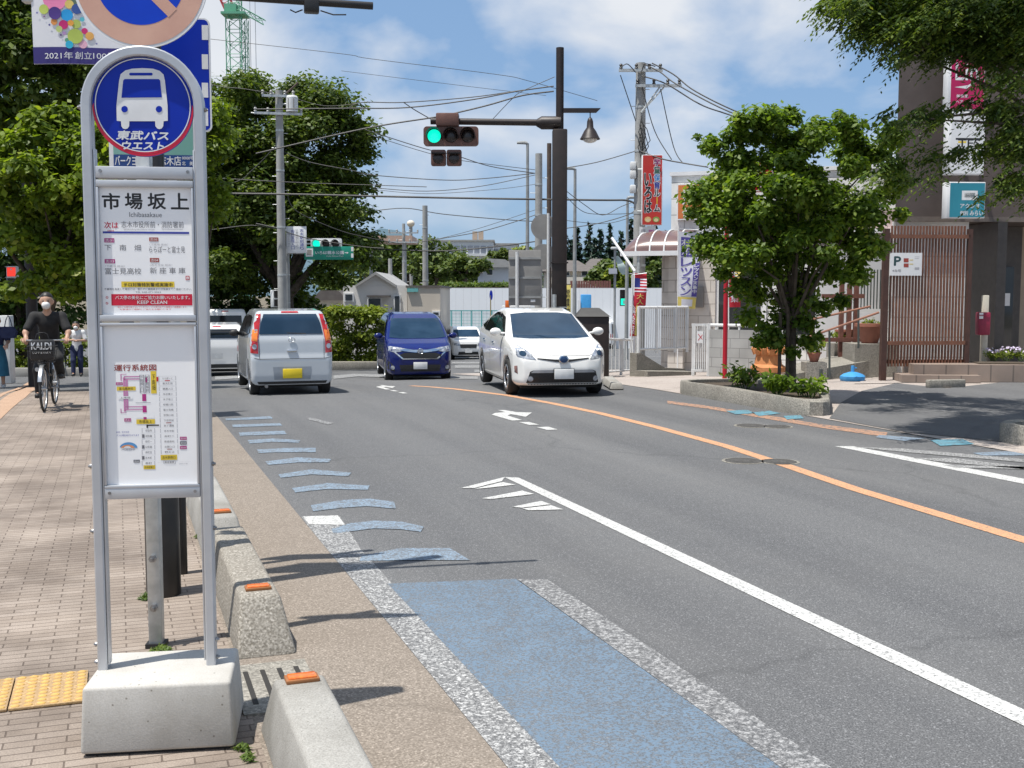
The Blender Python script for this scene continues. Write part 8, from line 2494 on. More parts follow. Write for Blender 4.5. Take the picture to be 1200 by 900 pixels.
# small street things across the crossing
b = base(666, 400, 58); yf = thing('yellow_banner', 'yellow vertical banner beside the black signal pole', 'banner', b)
S = Plane(b, 0.0); x0, z0 = S.loc(662.5, 384); x1, z1 = S.loc(669, 334)
mb = MB(); mb.box(((x0 + x1) / 2, 0, (z0 + z1) / 2), (x1 - x0, .03, z1 - z0), M_FLY, bev=.005); cl_ = mb.build('cloth', yf)
mb = MB(); mb.text('営業中', x0 + .06, z0 + .6, x1 - .06, z1 - .2, -.0165, M_BLACK, .02, vertical=True); mb.build('banner_print', cl_, smooth=0)
mb = MB(); mb.cyl((x0 - .03, 0, 0), (x0 - .03, 0, z1 + .1), .02, M_WPLATE); mb.build('pole', yf)
b = base(686, 392, 66); bt = thing('blue_tank', 'bright blue box container standing before the site wall', 'container', b)
S = Plane(b, 0.0); x0, z0 = S.loc(681, 366); x1, z1 = S.loc(693, 345)
mb = MB(); mb.box(((x0 + x1) / 2, .4, z1 / 2), (x1 - x0, .8, z1), M_BLUEW, bev=.06); mb.build('box', bt); mb = MB(); mb.box((x0 - .12, .3, z1 * .45), (.16, .6, z1 * .9), M_WPLATE); mb.build('side_panel', bt)
b = base(720, 398, 56); sl = thing('solar_lamp', 'pale street lamp with solar panel and wavy banner on its post', 'street lamp', b)
S = Plane(b, 0.0); zt4 = S.loc(720, 292)[1]
mb = MB(); mb.cyl((0, 0, 0), (0, 0, zt4), .06, M_POLEG); mb.build('post', sl)
mb = MB(); mb.box((0, 0, zt4 + .05), (.42, .3, .12), M_SIGW, bev=.03); mb.build('lamp_head', sl)
mb = MB(); mb.box((S.loc(718, 318)[0], -.1, S.loc(718, 318)[1]), (.42, .05, .30), M_APTW, R=Matrix.Rotation(rad(-25), 3, 'X')); mb.build('solar_panel', sl)
mb = MB(); vs = []; fs = []; n_ = 12
for i in range(n_ + 1):
    t_ = i / n_; xa, za = S.loc(716 + 14 * t_ + 2 * math.sin(t_ * 6), 302 + 20 * t_ ** 1.3); xb, zb2 = S.loc(722 + 13 * t_ ** .8, 301 + 21 * t_)
    vs += [(xa, .05 * math.sin(t_ * 7), za), (xb + .1, .05 * math.sin(t_ * 7 + 1), zb2 + .06)]
for i in range(n_): fs.append((2 * i, 2 * i + 1, 2 * i + 3, 2 * i + 2))
mb.add(vs, fs, mat('pale_green_cloth', (.42, .52, .50), (.50, .58, .56), rough=.7)); mb.build('wavy_banner', sl, smooth=80)
q0 = gnd(728, 392); q1 = gnd(752, 396)
railing('far white guard rail near the grey estate car', q0, q1, .8, 6)

# ------------------------------------------------------------------ overhead wires
def wire(pts, Y, r_, label='thin black overhead wire crossing the sky over the street', m=None):
    if not hasattr(Y, '__len__'): Y = [Y] * len(pts)
    q = [at(u, v, y) for (u, v), y in zip(pts, Y)]
    # smooth through the points
    out = []
    for i in range(len(q) - 1):
        p0 = q[max(i - 1, 0)]; p1 = q[i]; p2 = q[i + 1]; p3 = q[min(i + 2, len(q) - 1)]
        for k_ in range(6):
            t = k_ / 6; out.append(.5 * ((2 * p1) + (-p0 + p2) * t + (2 * p0 - 5 * p1 + 4 * p2 - p3) * t * t + (-p0 + 3 * p1 - 3 * p2 + p3) * t ** 3))
    out.append(q[-1]); o0 = out[0].copy()
    mb = MB(); mb.tube([p - o0 for p in out], r_, m or M_WIRE, 5, caps=False)
    return tag(mb.build('overhead_wire', loc=o0), label, 'wire', 'overhead wires')
M_WIREL = mat('wire_grey', (.22, .22, .22), rough=.6)
wire([(180, 226), (330, 227.5), (440, 230), (560, 232.5), (700, 234.5), (735, 235), (746, 241)], 34, .030, 'thickest level black cable across the whole crossing')
W_ = [([(180, 204), (330, 213), (440, 217), (500, 219)], 35.5, .012), ([(300, 180), (426, 151), (512, 137), (536, 132), (573, 123), (612, 112), (649, 107)], 29, .020),
      ([(300, 128), (409, 127), (478, 126), (552, 117), (606, 107), (649, 101)], 29.5, .017), ([(409, 126), (425, 120), (473, 120), (552, 114), (610, 106), (649, 101)], 29.8, .013),
      ([(473, 120), (488, 130), (513, 144)], 29.8, .013), ([(240, 45), (400, 63), (435, 69), (580, 87), (620, 95), (700, 118)], 40, .010), ([(400, 83), (555, 102), (640, 112)], 41, .008),
      ([(578, 139), (600, 116), (612, 107), (650, 90)], 29, .009), ([(428, 152), (497, 174), (533, 182), (575, 195), (627, 203)], 36, .014), ([(430, 157), (497, 178), (540, 188), (627, 199)], 36, .010),
      ([(332, 178), (363, 190), (414, 200), (435, 205), (520, 211), (570, 209), (627, 203)], 36, .014), ([(437, 220), (500, 224), (565, 218), (627, 205)], 37, .012), ([(437, 222), (500, 227), (580, 222), (627, 216)], 37, .008),
      ([(425, 249), (474, 244), (520, 251), (600, 258), (645, 260)], 58, .022), ([(490, 284), (560, 272), (600, 261), (627, 252)], 50, .018), ([(505, 282), (560, 268), (627, 246)], 52, .012),
      ([(330, 290), (440, 292), (520, 294), (590, 288), (627, 283)], 42, .022), ([(662, 197), (700, 190), (745, 177)], 32, .013), ([(660, 221), (685, 240), (706, 252), (728, 242), (747, 235)], 33, .011),
      ([(660, 226), (680, 246), (700, 251), (745, 250)], 34, .010), ([(660, 268), (700, 262), (735, 252), (747, 244)], 36, .014), ([(660, 258), (710, 262), (747, 252)], 38, .010),
      ([(754, 75), (773, 84), (795, 100), (855, 131), (920, 150)], [30.3, 30, 29.5, 28, 27], .018), ([(764, 74), (789, 87), (815, 107), (869, 133), (930, 150)], [30.3, 30, 29.5, 28, 27], .018),
      ([(752, 89), (780, 98), (820, 122), (853, 134), (920, 156)], [30.3, 30, 29.5, 28, 27], .018), ([(727, 88), (735, 112), (745, 142)], 30.2, .013),
      ([(774, 104), (789, 171), (800, 191)], [30.3, 30.3, 29.8], .013), ([(752, 100), (767, 153), (787, 187)], [30.3, 30.3, 29.8], .013), ([(750, 177), (775, 186), (800, 191), (830, 196)], [30.3, 30, 29.8, 29.5], .018),
      ([(727, 80), (735, 75), (745, 85)], 30.2, .014), ([(752, 84), (756, 75), (768, 78)], 30.2, .014),
      ([(180, 80), (252, 100), (285, 104), (328, 111)], 36, .012), ([(180, 230), (270, 215), (297, 198), (325, 169)], 36, .013), ([(336, 225), (347, 247), (395, 269), (429, 278), (470, 286)], 36, .014),
      ([(333, 271), (364, 280), (424, 289), (450, 291)], 36, .015), ([(200, 273), (249, 269), (295, 264), (327, 269)], 36, .012), ([(300, 262), (329, 268)], 36, .02), ([(335, 112), (380, 124), (420, 121)], 36, .010)]
for p_, Y_, r_ in W_: wire(p_, Y_, r_)
# ------------------------------------------------------------------ foliage
def leaf_mat(name, dark, light, tint, trans=.38, rough=.5):
    if name in MATS: return MATS[name]
    m = bpy.data.materials.new(name); m.use_nodes = True; nt = m.node_tree; nt.nodes.clear()
    N = nt.nodes.new; K = nt.links.new
    out = N('ShaderNodeOutputMaterial'); ge = N('ShaderNodeNewGeometry')
    r = N('ShaderNodeValToRGB'); r.color_ramp.elements[0].color = (*dark, 1); r.color_ramp.elements[1].color = (*light, 1)
    e = r.color_ramp.elements.new(.93); e.color = (*light, 1); r.color_ramp.elements[2].color = (*tint, 1)
    K(ge.outputs['Random Per Island'], r.inputs['Fac'])
    tc = N('ShaderNodeTexCoord'); n = N('ShaderNodeTexNoise'); n.inputs['Scale'].default_value = 1.3; n.inputs['Detail'].default_value = 3
    K(tc.outputs['Object'], n.inputs['Vector'])
    rn = N('ShaderNodeValToRGB'); rn.color_ramp.elements[0].position = .35; rn.color_ramp.elements[0].color = (.70, .74, .70, 1); rn.color_ramp.elements[1].position = .65; rn.color_ramp.elements[1].color = (1.15, 1.12, .95, 1)
    mx = N('ShaderNodeMixRGB'); mx.blend_type = 'MULTIPLY'; mx.inputs['Fac'].default_value = 1
    K(n.outputs['Fac'], rn.inputs['Fac']); K(r.outputs['Color'], mx.inputs['Color1']); K(rn.outputs['Color'], mx.inputs['Color2'])
    p = N('ShaderNodeBsdfPrincipled'); p.inputs['Roughness'].default_value = rough; p.inputs['Specular IOR Level'].default_value = .35
    t = N('ShaderNodeBsdfTranslucent'); ty = N('ShaderNodeMixRGB'); ty.blend_type = 'MULTIPLY'; ty.inputs['Fac'].default_value = 1; ty.inputs['Color2'].default_value = (1.5, 1.55, .6, 1)
    K(mx.outputs['Color'], p.inputs['Base Color']); K(mx.outputs['Color'], ty.inputs['Color1']); K(ty.outputs['Color'], t.inputs['Color'])
    ms = N('ShaderNodeMixShader'); ms.inputs['Fac'].default_value = trans
    K(p.outputs[0], ms.inputs[1]); K(t.outputs[0], ms.inputs[2]); K(ms.outputs[0], out.inputs['Surface'])
    MATS[name] = m; return m

def leaves(cl, n, size, asp=.5, droop=0.0, rng=RNG, shell=.55, flat=.65, up=.75):
    """cl: clumps (x,y,z,r); returns vertices and quads of n leaves"""
    cl = np.array(cl, float); w = cl[:, 3] ** 2; idx = rng.choice(len(cl), n, p=w / w.sum())
    d = rng.normal(size=(n, 3)); d /= np.linalg.norm(d, axis=1)[:, None]
    rr_ = cl[idx, 3] * (shell + (1 - shell) * rng.random(n)) * (1 + .18 * rng.normal(size=n))
    off = d * rr_[:, None]; off[:, 2] *= flat
    c = cl[idx, :3] + off
    nr = d * .5 + np.array([0, 0, up]) + rng.normal(size=(n, 3)) * .45; nr /= np.linalg.norm(nr, axis=1)[:, None]
    t = rng.normal(size=(n, 3)); t += d * .6; t[:, 2] -= droop; t -= nr * (t * nr).sum(1)[:, None]; t /= np.linalg.norm(t, axis=1)[:, None]
    b = np.cross(nr, t); L_ = size * (.65 + .7 * rng.random(n))[:, None]
    V = np.stack([c - t * L_ * .5, c + b * L_ * asp * .5 - nr * L_ * .06 + t * L_ * .03, c + t * L_ * .5 - nr * L_ * .10, c - b * L_ * asp * .5 - nr * L_ * .06 + t * L_ * .03], 1).reshape(-1, 3)
    Q = np.arange(n * 4).reshape(n, 4)
    return V, Q

def envelope(c, r, n, rc, rng=RNG, hollow=.45, bottom=-1.0):
    """clumps filling an uneven ellipsoid"""
    out = []
    ph = rng.random(6) * 6.28
    while len(out) < n:
        d = rng.normal(size=3); d /= np.linalg.norm(d)
        if d[2] < bottom: continue
        k = (hollow + (1 - hollow) * rng.random() ** .6) * (1 + .13 * math.sin(3 * math.atan2(d[1], d[0]) + ph[0]) + .12 * math.sin(5 * d[2] + ph[1]))
        out.append((c[0] + d[0] * r[0] * k, c[1] + d[1] * r[1] * k, c[2] + d[2] * r[2] * k, rc * (.7 + .6 * rng.random())))
    return out

M_BARK = mat('bark', (.060, .045, .034), (.11, .088, .068), rough=.95, scale=9, bump=.5)
def tree(name, label, loc, trunk_h, trunk_r, clumps, n, size, m, asp=.5, droop=0.0, limbs=10, group=None, cat='tree', lean=(0, 0), flat=.65, shell=.55, up=.75):
    r = thing(name, label, cat, loc, 0, group)
    V, Q = leaves(clumps, n, size, asp, droop, flat=flat, shell=shell, up=up)
    me = np_mesh('crown', V, Q, [m], smooth=False); link('crown', me, r)
    mb = MB(); top = Vector((lean[0], lean[1], trunk_h))
    mb.tube([(0, 0, -.05), (lean[0] * .2, lean[1] * .2, trunk_h * .3), (lean[0] * .6, lean[1] * .6, trunk_h * .7), top], [trunk_r * 1.25, trunk_r, trunk_r * .9, trunk_r * .75], M_BARK, 10)
    rs = random.Random(len(clumps) * 7 + n)
    tg = rs.sample(list(clumps), min(limbs, len(clumps)))
    for q in tg:
        e = Vector(q[:3]); s = Vector((lean[0], lean[1], trunk_h)) * (.75 + .25 * rs.random()); mid = s.lerp(e, .5) + Vector((rs.uniform(-.1, .1), rs.uniform(-.1, .1), .12)) * (e - s).length
        mb.tube([s, s.lerp(mid, .6), mid, mid.lerp(e, .6), e], [trunk_r * .5, trunk_r * .38, trunk_r * .26, trunk_r * .16, trunk_r * .06], M_BARK, 6)
    mb.build('trunk', r, smooth=60)
    return r

LM_DOG = leaf_mat('street_tree_leaf', (.060, .120, .018), (.20, .29, .040), (.29, .34, .06), trans=.45)
LM_ZEL = leaf_mat('zelkova_leaf', (.045, .085, .017), (.135, .185, .034), (.21, .24, .05), trans=.38)
LM_LGT = leaf_mat('light_leaf', (.080, .135, .017), (.215, .285, .034), (.30, .33, .06), trans=.48)
LM_DRK = leaf_mat('dark_leaf', (.028, .064, .014), (.085, .14, .028), (.13, .17, .04), trans=.32)
LM_HDG = leaf_mat('hedge_leaf', (.095, .145, .018), (.24, .29, .035), (.34, .34, .06), trans=.35)
LM_CON = leaf_mat('conifer_needles', (.008, .028, .018), (.022, .055, .034), (.03, .065, .04), trans=.1)
LM_FAR = leaf_mat('far_tree_leaf', (.055, .095, .022), (.13, .175, .04), (.19, .21, .06), trans=.25)
LM_GRS = leaf_mat('grass_blade', (.06, .11, .02), (.14, .20, .045), (.22, .22, .07), trans=.3)

def rel(u, v, Y, o): p = at(u, v, Y) - o; return (p.x, p.y, p.z)

# --- street tree on the right
o = P(10.32, 15.45, .16); Yt = o.y
cl_ = envelope(rel(930, 238, Yt, o), (1.60, 1.40, 1.42), 95, .27, hollow=.30, bottom=-.75)
for (u, v, r_) in ((835, 170, .25), (818, 228, .30), (830, 282, .26), (862, 160, .28), (905, 142, .26), (960, 150, .28), (1010, 175, .30), (1040, 225, .28), (1055, 250, .18), (1030, 290, .22), (1008, 322, .20), (985, 352, .20), (868, 335, .26), (848, 318, .22), (878, 372, .24), (905, 390, .22), (945, 378, .22), (965, 360, .22), (920, 350, .30), (872, 300, .28), (818, 160, .09), (985, 135, .14), (925, 130, .12), (812, 250, .16), (890, 400, .16), (958, 395, .14), (900, 320, .34), (940, 330, .36), (975, 318, .30), (925, 300, .36), (885, 345, .28), (915, 372, .26), (940, 352, .30), (960, 300, .3), (900, 280, .3), (945, 398, .15), (930, 270, .34), (888, 158, .26), (915, 165, .28), (945, 158, .26), (870, 185, .28), (930, 185, .3), (1000, 160, .2), (1045, 200, .22), (925, 398, .2), (908, 402, .17), (950, 402, .17), (928, 412, .15), (898, 385, .2)):
    q = rel(u, v, Yt - .3 + .8 * random.random(), o); cl_.append((*q, r_))
tree('street_tree', 'bushy bright green street tree in the planter kerb on the right', o, 1.15, .075, cl_, 52000, .10, LM_DOG, .62, .5, 16, flat=.72, shell=.35)
for du, lb in ((-14, 'left'), (-5, 'right')):
    b = at(927 + du, 450, Yt - .15); p_ = Vector((b.x, b.y, zxy(b.x, b.y) + .16)); mb = MB(); mb.cyl((0, 0, 0), (0, 0, 1.25), .028, M_BARK, n=8); tag(mb.build('tree_stake', loc=p_), 'dark wooden stake %s of the pair beside the street tree trunk' % lb, 'stake')

# --- trees on the left pavement side
o = base(60, 430, 22.0); cl_ = envelope(rel(70, 215, 22, o), (1.75, 1.5, 1.55), 80, .40, hollow=.35) + [(*rel(u, v, 21.3, o), r_) for u, v, r_ in ((20, 280, .5), (60, 300, .5), (95, 320, .5), (15, 240, .4), (110, 260, .5), (90, 180, .5), (40, 330, .4), (15, 340, .35), (80, 340, .4))]
tree('pavement_tree', 'light green leafy tree beside the pavement at the far left', o, 1.9, .12, cl_, 21000, .16, LM_LGT, .6, .4, 12, group='trees behind the bus stop')
o = base(-14, 430, 26.5); cl_ = envelope(rel(10, 60, 26, o), (2.7, 2.0, 1.9), 90, .50, hollow=.3) + [(*rel(u, v, 26, o), r_) for u, v, r_ in ((90, 110, .6), (60, 140, .6), (110, 60, .6), (20, 150, .6), (70, 30, .6), (120, 140, .5))]
tree('tall_dark_tree', 'tall dark green tree reaching out of the top left corner', o, 4.6, .15, cl_, 30000, .19, LM_ZEL, .5, .5, 12, group='trees behind the bus stop')
o = base(225, 425, 27.0); cl_ = envelope(rel(208, 195, 27, o), (1.35, 1.3, 2.0), 50, .42, hollow=.3) + [(*rel(u, v, 27, o), r_) for u, v, r_ in ((250, 150, .4), (258, 180, .35), (255, 215, .4), (250, 250, .45), (262, 235, .3))]
tree('pavement_tree', 'light green tree behind the bus stop sign showing at its right edge', o, 2.2, .12, cl_, 12000, .16, LM_LGT, .6, .4, 10, group='trees behind the bus stop')
# --- the big tree behind the left utility pole
o = base(335, 414, 42.0)
cl_ = envelope(rel(312, 225, 42, o), (3.75, 3.2, 3.7), 170, .85, hollow=.35, bottom=-.85)
for (u, v, r_) in ((275, 112, .8), (300, 110, .8), (325, 128, .8), (360, 128, .9), (390, 128, .9), (412, 150, .8), (425, 180, .7), (425, 215, .8), (425, 250, .7), (420, 280, .8), (405, 300, .8), (432, 305, .6), (380, 320, .8), (350, 330, .7), (300, 335, .9), (270, 320, .9), (420, 165, .6), (398, 330, .5), (255, 140, .8), (345, 108, .4)):
    cl_.append((*rel(u, v, 41 + 2 * random.random(), o), r_))
tree('large_tree', 'huge dark rounded tree behind the left utility pole', o, 3.0, .38, cl_, 120000, .185, LM_ZEL, .58, .3, 14, shell=.35, up=.9)
o = base(150, 420, 44.0); cl_ = envelope(rel(150, 250, 44, o), (3.6, 2.6, 3.6), 110, .85, hollow=.35)
tree('large_tree', 'big dark tree left of the huge rounded one, mostly behind the sign', o, 3.0, .3, cl_, 34000, .24, LM_ZEL, .5, .5, 12)
o = base(30, 420, 40.0); cl_ = envelope(rel(20, 290, 40, o), (3.2, 2.0, 3.6), 110, .75, hollow=.3)
tree('large_tree', 'dark tree filling the gap behind the cyclist', o, 1.2, .25, cl_, 34000, .24, LM_DRK, .5, .5, 10)
# --- shrubs and hedges
def shrub(label, u0, u1, v0, v1, Y, m, n, size, name='shrub', dep=.8, rc=.3, cat='shrub', group=None, bx=False):
    b = base((u0 + u1) / 2, v1, Y); k = F / Y; w_ = (u1 - u0) / k; h_ = at(600, v0, Y).z - b.z; cl2 = []
    nn = max(8, int(w_ * h_ * dep / (rc ** 3) * .35))
    for _ in range(nn):
        x = (random.random() - .5) * (w_ - rc); y = (random.random() - .5) * dep
        lim = 1.0 if bx else math.sqrt(max(.05, 1 - (2 * x / w_) ** 2))
        z = rc * .5 + random.random() * max(h_ * lim - rc * 1.1, .05); cl2.append((x, y, z, rc * (.8 + .4 * random.random())))
    for _ in range(nn // 2):
        x = (random.random() - .5) * (w_ - rc); lim = 1.0 if bx else math.sqrt(max(.05, 1 - (2 * x / w_) ** 2)); cl2.append((x, (random.random() - .5) * dep, max(h_ * lim - rc * .75, .1), rc))
    r = thing(name, label, cat, b, 0, group); V, Q = leaves(cl2, n, size, .55, .2); V[:, 2] = np.maximum(V[:, 2], .01)
    link('foliage', np_mesh('foliage', V, Q, [m], smooth=False), r)
    mb = MB()
    for i in range(5): x = (random.random() - .5) * w_ * .6; mb.tube([(x, 0, 0), (x * 1.1, .05, h_ * .35), (x * 1.3, 0, h_ * .7)], [.03, .022, .008], M_BARK, 6)
    mb.build('stems', r); return r
shrub('clipped yellow green hedge on the corner right of the silver hatchback', 384, 456, 357, 408, 39, LM_HDG, 9000, .16, 'hedge', 1.4, .33, 'hedge', bx=True)
hb_ = MB(); pq = base(421, 415, 38.1); hb_.box((0, 0, .12), (2.3, .25, .30), M_CONC_D, bev=.03); tag(hb_.build('hedge_kerb', loc=pq), 'dark low kerb along the foot of the clipped hedge', 'kerb')
shrub('dark bushes under the huge tree beside the white van', 240, 300, 318, 405, 43, LM_DRK, 6000, .22, dep=1.6, rc=.6)
shrub('leafy bushes under the huge tree behind the silver hatchback', 300, 388, 336, 400, 44, LM_ZEL, 7000, .22, dep=1.6, rc=.55)
shrub('pale grassy hedge along the pavement behind the cyclist', -60, 112, 392, 426, 36, LM_HDG, 7000, .16, 'hedge', .9, .35, 'hedge', bx=True)
lw = MB(); pq = base(30, 430, 35.2); lw.box((0, 0, .1), (5.2, .2, .34), M_CONC, bev=.02); tag(lw.build('low_wall', loc=pq), 'low pale kerb wall in front of the grassy hedge behind the cyclist', 'wall')

# --- overhanging tree at the top right; its trunk stands just outside the frame
tb_ = Vector((7.6, 13.6, zxy(7.6, 13.6))); o = tb_
px_cl = []
def spray(u0, v0, u1, v1, n, r0, Y0, Y1):
    for i in range(n):
        t = (i + random.random() * .6) / n
        px_cl.append((*rel(u0 + (u1 - u0) * t + random.uniform(-6, 6), v0 + (v1 - v0) * t + random.uniform(-6, 6), Y0 + (Y1 - Y0) * random.random(), o), r0 * (.7 + .6 * random.random())))
spray(975, -5, 1210, -20, 14, .26, 12.5, 15.0); spray(1000, 18, 1210, 15, 16, .24, 12.4, 14.5); spray(1020, 42, 1210, 38, 15, .20, 12.4, 14.0)
spray(1060, 62, 1108, 66, 5, .15, 12.4, 13.4); spray(1150, 62, 1210, 70, 6, .20, 12.4, 13.4); spray(1090, 130, 1215, 136, 10, .11, 12.3, 13.2); spray(1175, 90, 1215, 110, 5, .15, 12.3, 13.2)
spray(1040, 60, 1062, 72, 3, .09, 12.4, 13); spray(1030, 140, 1105, 145, 7, .10, 12.3, 13.2); spray(1015, 205, 1100, 178, 8, .12, 12.3, 13.2); spray(1060, 215, 1112, 205, 4, .07, 12.3, 13); spray(1110, 180, 1215, 185, 9, .13, 12.3, 13.2)
spray(1165, 215, 1215, 225, 6, .16, 12.3, 13.2); spray(1130, 235, 1150, 240, 2, .06, 12.3, 12.8); spray(960, 14, 1000, 40, 4, .10, 12.6, 13.4); spray(1170, 160, 1215, 160, 4, .13, 12.3, 13)
hi_ = []
for _ in range(80): hi_.append((random.uniform(-4.4, -1.2), random.uniform(-2.2, 3.4), random.uniform(6.6, 8.2), random.uniform(.3, .55)))  # crown clumps above the view, added to widen the shade on the driveway
for _ in range(60): hi_.append((random.uniform(-2.6, 3.0), random.uniform(-1.6, 2.6), random.uniform(4.5, 6.6), random.uniform(.25, .4)))
spray(985, 5, 1210, 5, 22, .24, 12.2, 14.5); spray(1010, 32, 1210, 30, 24, .22, 12.2, 14.2); spray(1110, 52, 1210, 55, 10, .2, 12.2, 13.8); spray(1165, 125, 1215, 190, 12, .16, 12.2, 13.2)
ovt = tree('overhanging_tree', 'dark feathery tree hanging into the top right corner', o, 3.6, .09, px_cl + hi_, 34000, .09, LM_DRK, .38, 1.2, 26, flat=.8, shell=.1)
def fronds(cl, n, k, size, rng=RNG):
    # drooping twigs with leaves set alternately along them
    cl = np.array(cl, float); c = cl[rng.choice(len(cl), n, p=cl[:, 3] ** 2 / (cl[:, 3] ** 2).sum())]; p = c[:, :3] + rng.normal(size=(n, 3)) * c[:, 3:] * .35 + [.12, 0, .10]
    a = PI + rng.normal(size=n) * .9; d = np.stack([np.cos(a), np.sin(a) * .8, -.15 - .5 * rng.random(n)], 1); d /= np.linalg.norm(d, axis=1)[:, None]
    ln = (.22 + .26 * rng.random(n))[:, None]; sd = np.cross(d, [0, 0, 1]); sd /= np.linalg.norm(sd, axis=1)[:, None]; out = []
    for i in range(k):
        t = (i + .5) / k; q = p + d * ln * t; q[:, 2] -= .30 * ln[:, 0] * t * t; s_ = sd * (1 if i % 2 else -1)
        L_ = size * (1.05 - .45 * t) * (.8 + .4 * rng.random(n))[:, None]; ax = s_ * .8 + d * .65 + rng.normal(size=(n, 3)) * .12; ax[:, 2] -= .35; ax /= np.linalg.norm(ax, axis=1)[:, None]
        w = np.cross(ax, np.array([0, 0, 1.0]) + rng.normal(size=(n, 3)) * .25); w /= np.linalg.norm(w, axis=1)[:, None]
        out.append(np.stack([q, q + ax * L_ * .45 + w * L_ * .19, q + ax * L_, q + ax * L_ * .45 - w * L_ * .19], 1))
    V = np.concatenate(out).reshape(-1, 3); return V, np.arange(len(V)).reshape(-1, 4)
V, Q = fronds(px_cl, 3000, 12, .10); link('fronds', np_mesh('fronds', V, Q, [LM_ZEL], smooth=False), ovt)

# --- trees far behind
far = [(450, 300, 34, 22, 112), (478, 302, 30, 20, 118), (512, 308, 34, 24, 108), (545, 315, 24, 18, 104), (430, 295, 20, 18, 116), (708, 322, 20, 18, 86), (728, 325, 18, 22, 84), (690, 318, 12, 10, 104), (590, 300, 14, 8, 140), (610, 300, 16, 9, 150), (760, 318, 26, 26, 90)]
FARL = ['large rounded tree right behind the gable house roof', 'tree between the gable house and the concrete pole beyond', 'dense tree rising above the beige flat roof', 'small tree just left of the pale blue house', 'tree at the right edge of the huge dark tree', 'green tree right of the cream house', 'yellow green tree behind the solar street lamp', 'small yellow tree over the cream house roof', 'low tree far behind the pale blue house', 'low yellow tree behind the grey sign back', 'tree hidden behind the awning of the shop']
ORD = 'first second third fourth fifth sixth seventh eighth ninth tenth eleventh twelfth thirteenth fourteenth'.split()
for i, (u, v, ru, rv, Y) in enumerate(far):
    o = base(u, 380, Y); k = Y / F
    cl_ = envelope(rel(u, v, Y, o), (ru * k, ru * k, rv * k), 34, ru * k * .30, hollow=.3)
    hz_ = max(at(u, v, Y).z - o.z - rv * k * .5, .5)
    tree('far_tree', FARL[i], o, hz_, .25, cl_, 2600, .5 * Y / 110, LM_FAR if i % 3 else LM_HDG if i in (6, 9) else LM_FAR, .6, .2, 4, group='trees beyond the crossing')
for i, (u, vt, w_) in enumerate(sorted([(662, 274, 13), (676, 268, 12), (690, 262, 14), (703, 270, 12), (714, 264, 13), (727, 272, 14), (739, 258, 14), (752, 266, 14), (766, 262, 14), (780, 272, 13), (669, 282, 12), (697, 280, 12), (720, 284, 12), (745, 282, 12)])):
    Y = 150 + (i % 4) * 6; o = base(u, 380, Y); k = Y / F; top = at(u, vt, Y).z - o.z; cl_ = []
    for j in range(26):
        t = (j / 25) ** .8; z = top * (.30 + .70 * t); rr2 = w_ * k * .85 * (1 - t) ** .8 + .12
        a = j * 2.4; cl_.append((rr2 * .55 * math.cos(a), rr2 * .55 * math.sin(a), z, max(rr2 * .8, .3)))
    tree('conifer', 'dark pointed conifer, %s from the left in the stand on the skyline' % ORD[i], o, top * .92, .25, cl_, 1700, .8, LM_CON, .4, 1.0, 2, group='conifers on the skyline', flat=.55)
# leafy wood on the far rise, one mass
V = []; cl_ = []
for u in np.linspace(380, 640, 60):
    Y = 225 + 20 * random.random(); p_ = at(u, 300 + 5 * random.random(), Y); cl_.append((p_.x, p_.y, p_.z - 1.5, 3.0)); cl_.append((p_.x, p_.y, p_.z - 5.5, 3.4))
V, Q = leaves(cl_, 9000, 1.3, .6); wd = link('far_wood', np_mesh('far_wood', V, Q, [LM_FAR], smooth=False)); wd['kind'] = 'stuff'
# grass bank above the site wall and weeds by the sign
bk = MB(); pq = at(516, 345, 79); w2 = at(604, 345, 79).x - pq.x; zb = zxy(pq.x, 79)
hb2 = at(560, 336.5, 79).z - zb; bk.box((w2 / 2, 3, hb2 / 2), (w2, 6, hb2), M_EARTH); struct(bk.build('grass_bank', loc=(pq.x, 79, zb)))
cl_ = [(pq.x + w2 * random.random(), 79.2 + random.random() * 1.5, zb + hb2 + .1, .35) for _ in range(70)]
V, Q = leaves(cl_, 4000, .5, .2, -1.5); gr = link('bank_grass', np_mesh('bank_grass', V, Q, [LM_GRS], smooth=False)); gr['kind'] = 'stuff'

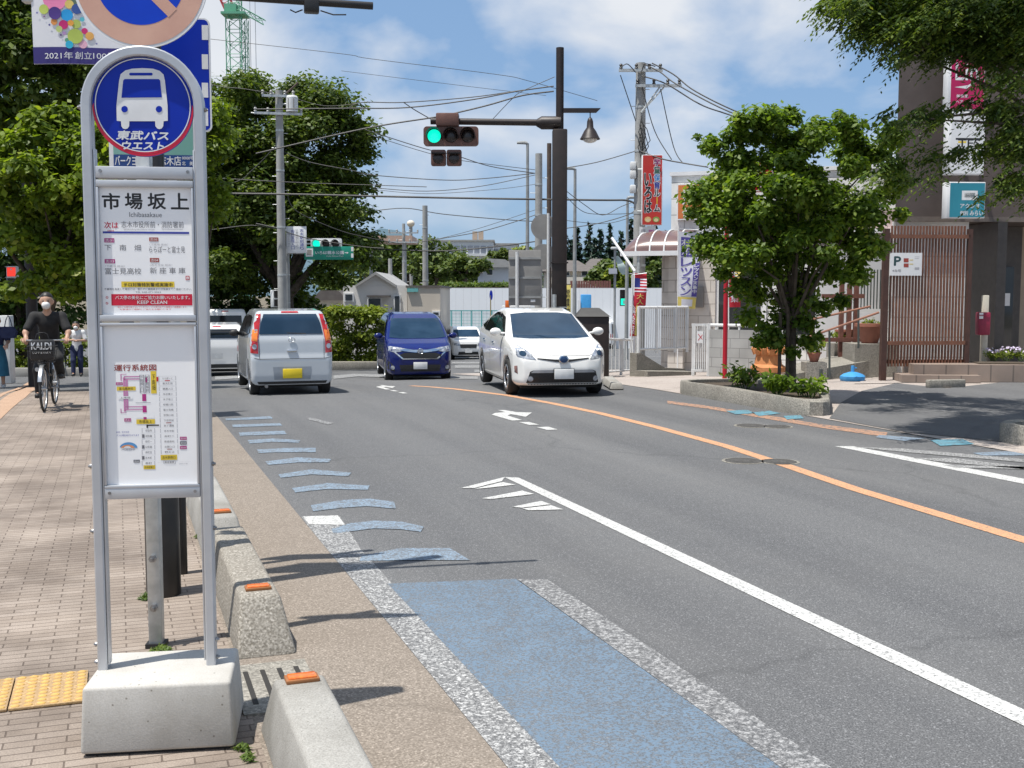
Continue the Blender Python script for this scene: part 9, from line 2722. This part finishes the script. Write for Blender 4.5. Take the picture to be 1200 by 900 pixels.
def plant(label, loc, n, h, spread, size, m, group=None, asp=.34, flowers=None, cat='plant', name='leafy_plant'):
    r = thing(name, label, cat, loc, 0, group); cl2 = []; mb = MB()
    for i in range(n):
        a = random.random() * 6.28; d = spread * math.sqrt(random.random()); hh = h * (.6 + .5 * random.random()); e = Vector((d * math.cos(a), d * math.sin(a), hh)); b_ = e * .25; b_.z = 0
        mb.tube([b_, b_.lerp(e, .5) + Vector((0, 0, hh * .12)), e], [.008, .006, .003], M_STEM, 5)
        for t in (.45, .7, .95): q = b_.lerp(e, t); cl2.append((q.x, q.y, q.z + .02, .11 if size > .1 else .06))
    mb.build('stems', r); V, Q = leaves(cl2, n * 14, size, asp, .6, shell=.3); link('leaves', np_mesh('leaves', V, Q, [m], smooth=False), r)
    if flowers:
        V, Q = leaves([(c[0], c[1], c[2] + .05, .05) for c in cl2[2::3]], n * 4, .045, .9); link('blossoms', np_mesh('blossoms', V, Q, [flowers], smooth=False), r)
    return r
M_STEM = mat('plant_stem', (.06, .10, .03), rough=.8)
for (s_, t_, n, h, sp, lb) in ((9.55, 15.6, 16, .50, .38, 'broad leaved plant at the left of the street tree foot'), (9.5, 14.6, 14, .42, .36, 'long leaved plant in front of the street tree foot'), (9.75, 14.1, 12, .36, .34, 'low leafy plant at the right end of the planter kerb')):
    plant(lb, P(s_, t_, .165), n, h * .75, sp * .85, .15, LM_DOG)
M_FLW2 = mat('pale_violet_blossom', (.45, .35, .60), (.70, .66, .72), rough=.8, scale=60)
pf = at(1176, 424, 22.4)
for i, (u, lb) in enumerate(((1164, 'flowering plant just right of the mailbox post'), (1180, 'violet flowering plant in the middle of the tiled planter'), (1196, 'flowering plant in the tiled planter at the frame edge'))):
    p_ = at(u, 427, 22.5); plant(lb, (p_.x, p_.y, zxy(p_.x, p_.y) + .355), 14, .20, .24, .07, LM_HDG, flowers=M_FLW2)
for (u, v, Y, lb) in ((985, 403, 24.4, 'sprawling plant above the smaller terracotta pot'), (1018, 388, 23.4, 'small plant in the wide terracotta pot'), (953, 415, 22.5, 'yellow green plant by the ramp above the little red pot')):
    p_ = at(u, v, Y); plant(lb, p_, 9, .22, .20, .12, LM_HDG)
# weeds in the joints near the bus stop
cl_ = []
for (u, v) in ((190, 762), (196, 765), (182, 766), (286, 880), (288, 890), (166, 703), (172, 700), (231, 630)):
    p_ = gnd(u, v); cl_ += [(p_.x + random.uniform(-.02, .02), p_.y + random.uniform(-.02, .02), .012, .02) for _ in range(3)]
V, Q = leaves(cl_, 420, .035, .3, -1.2); wd = link('weeds', np_mesh('weeds', V, Q, [LM_GRS], smooth=False)); wd['kind'] = 'stuff'
bpy.data.scenes.remove(_tsc)
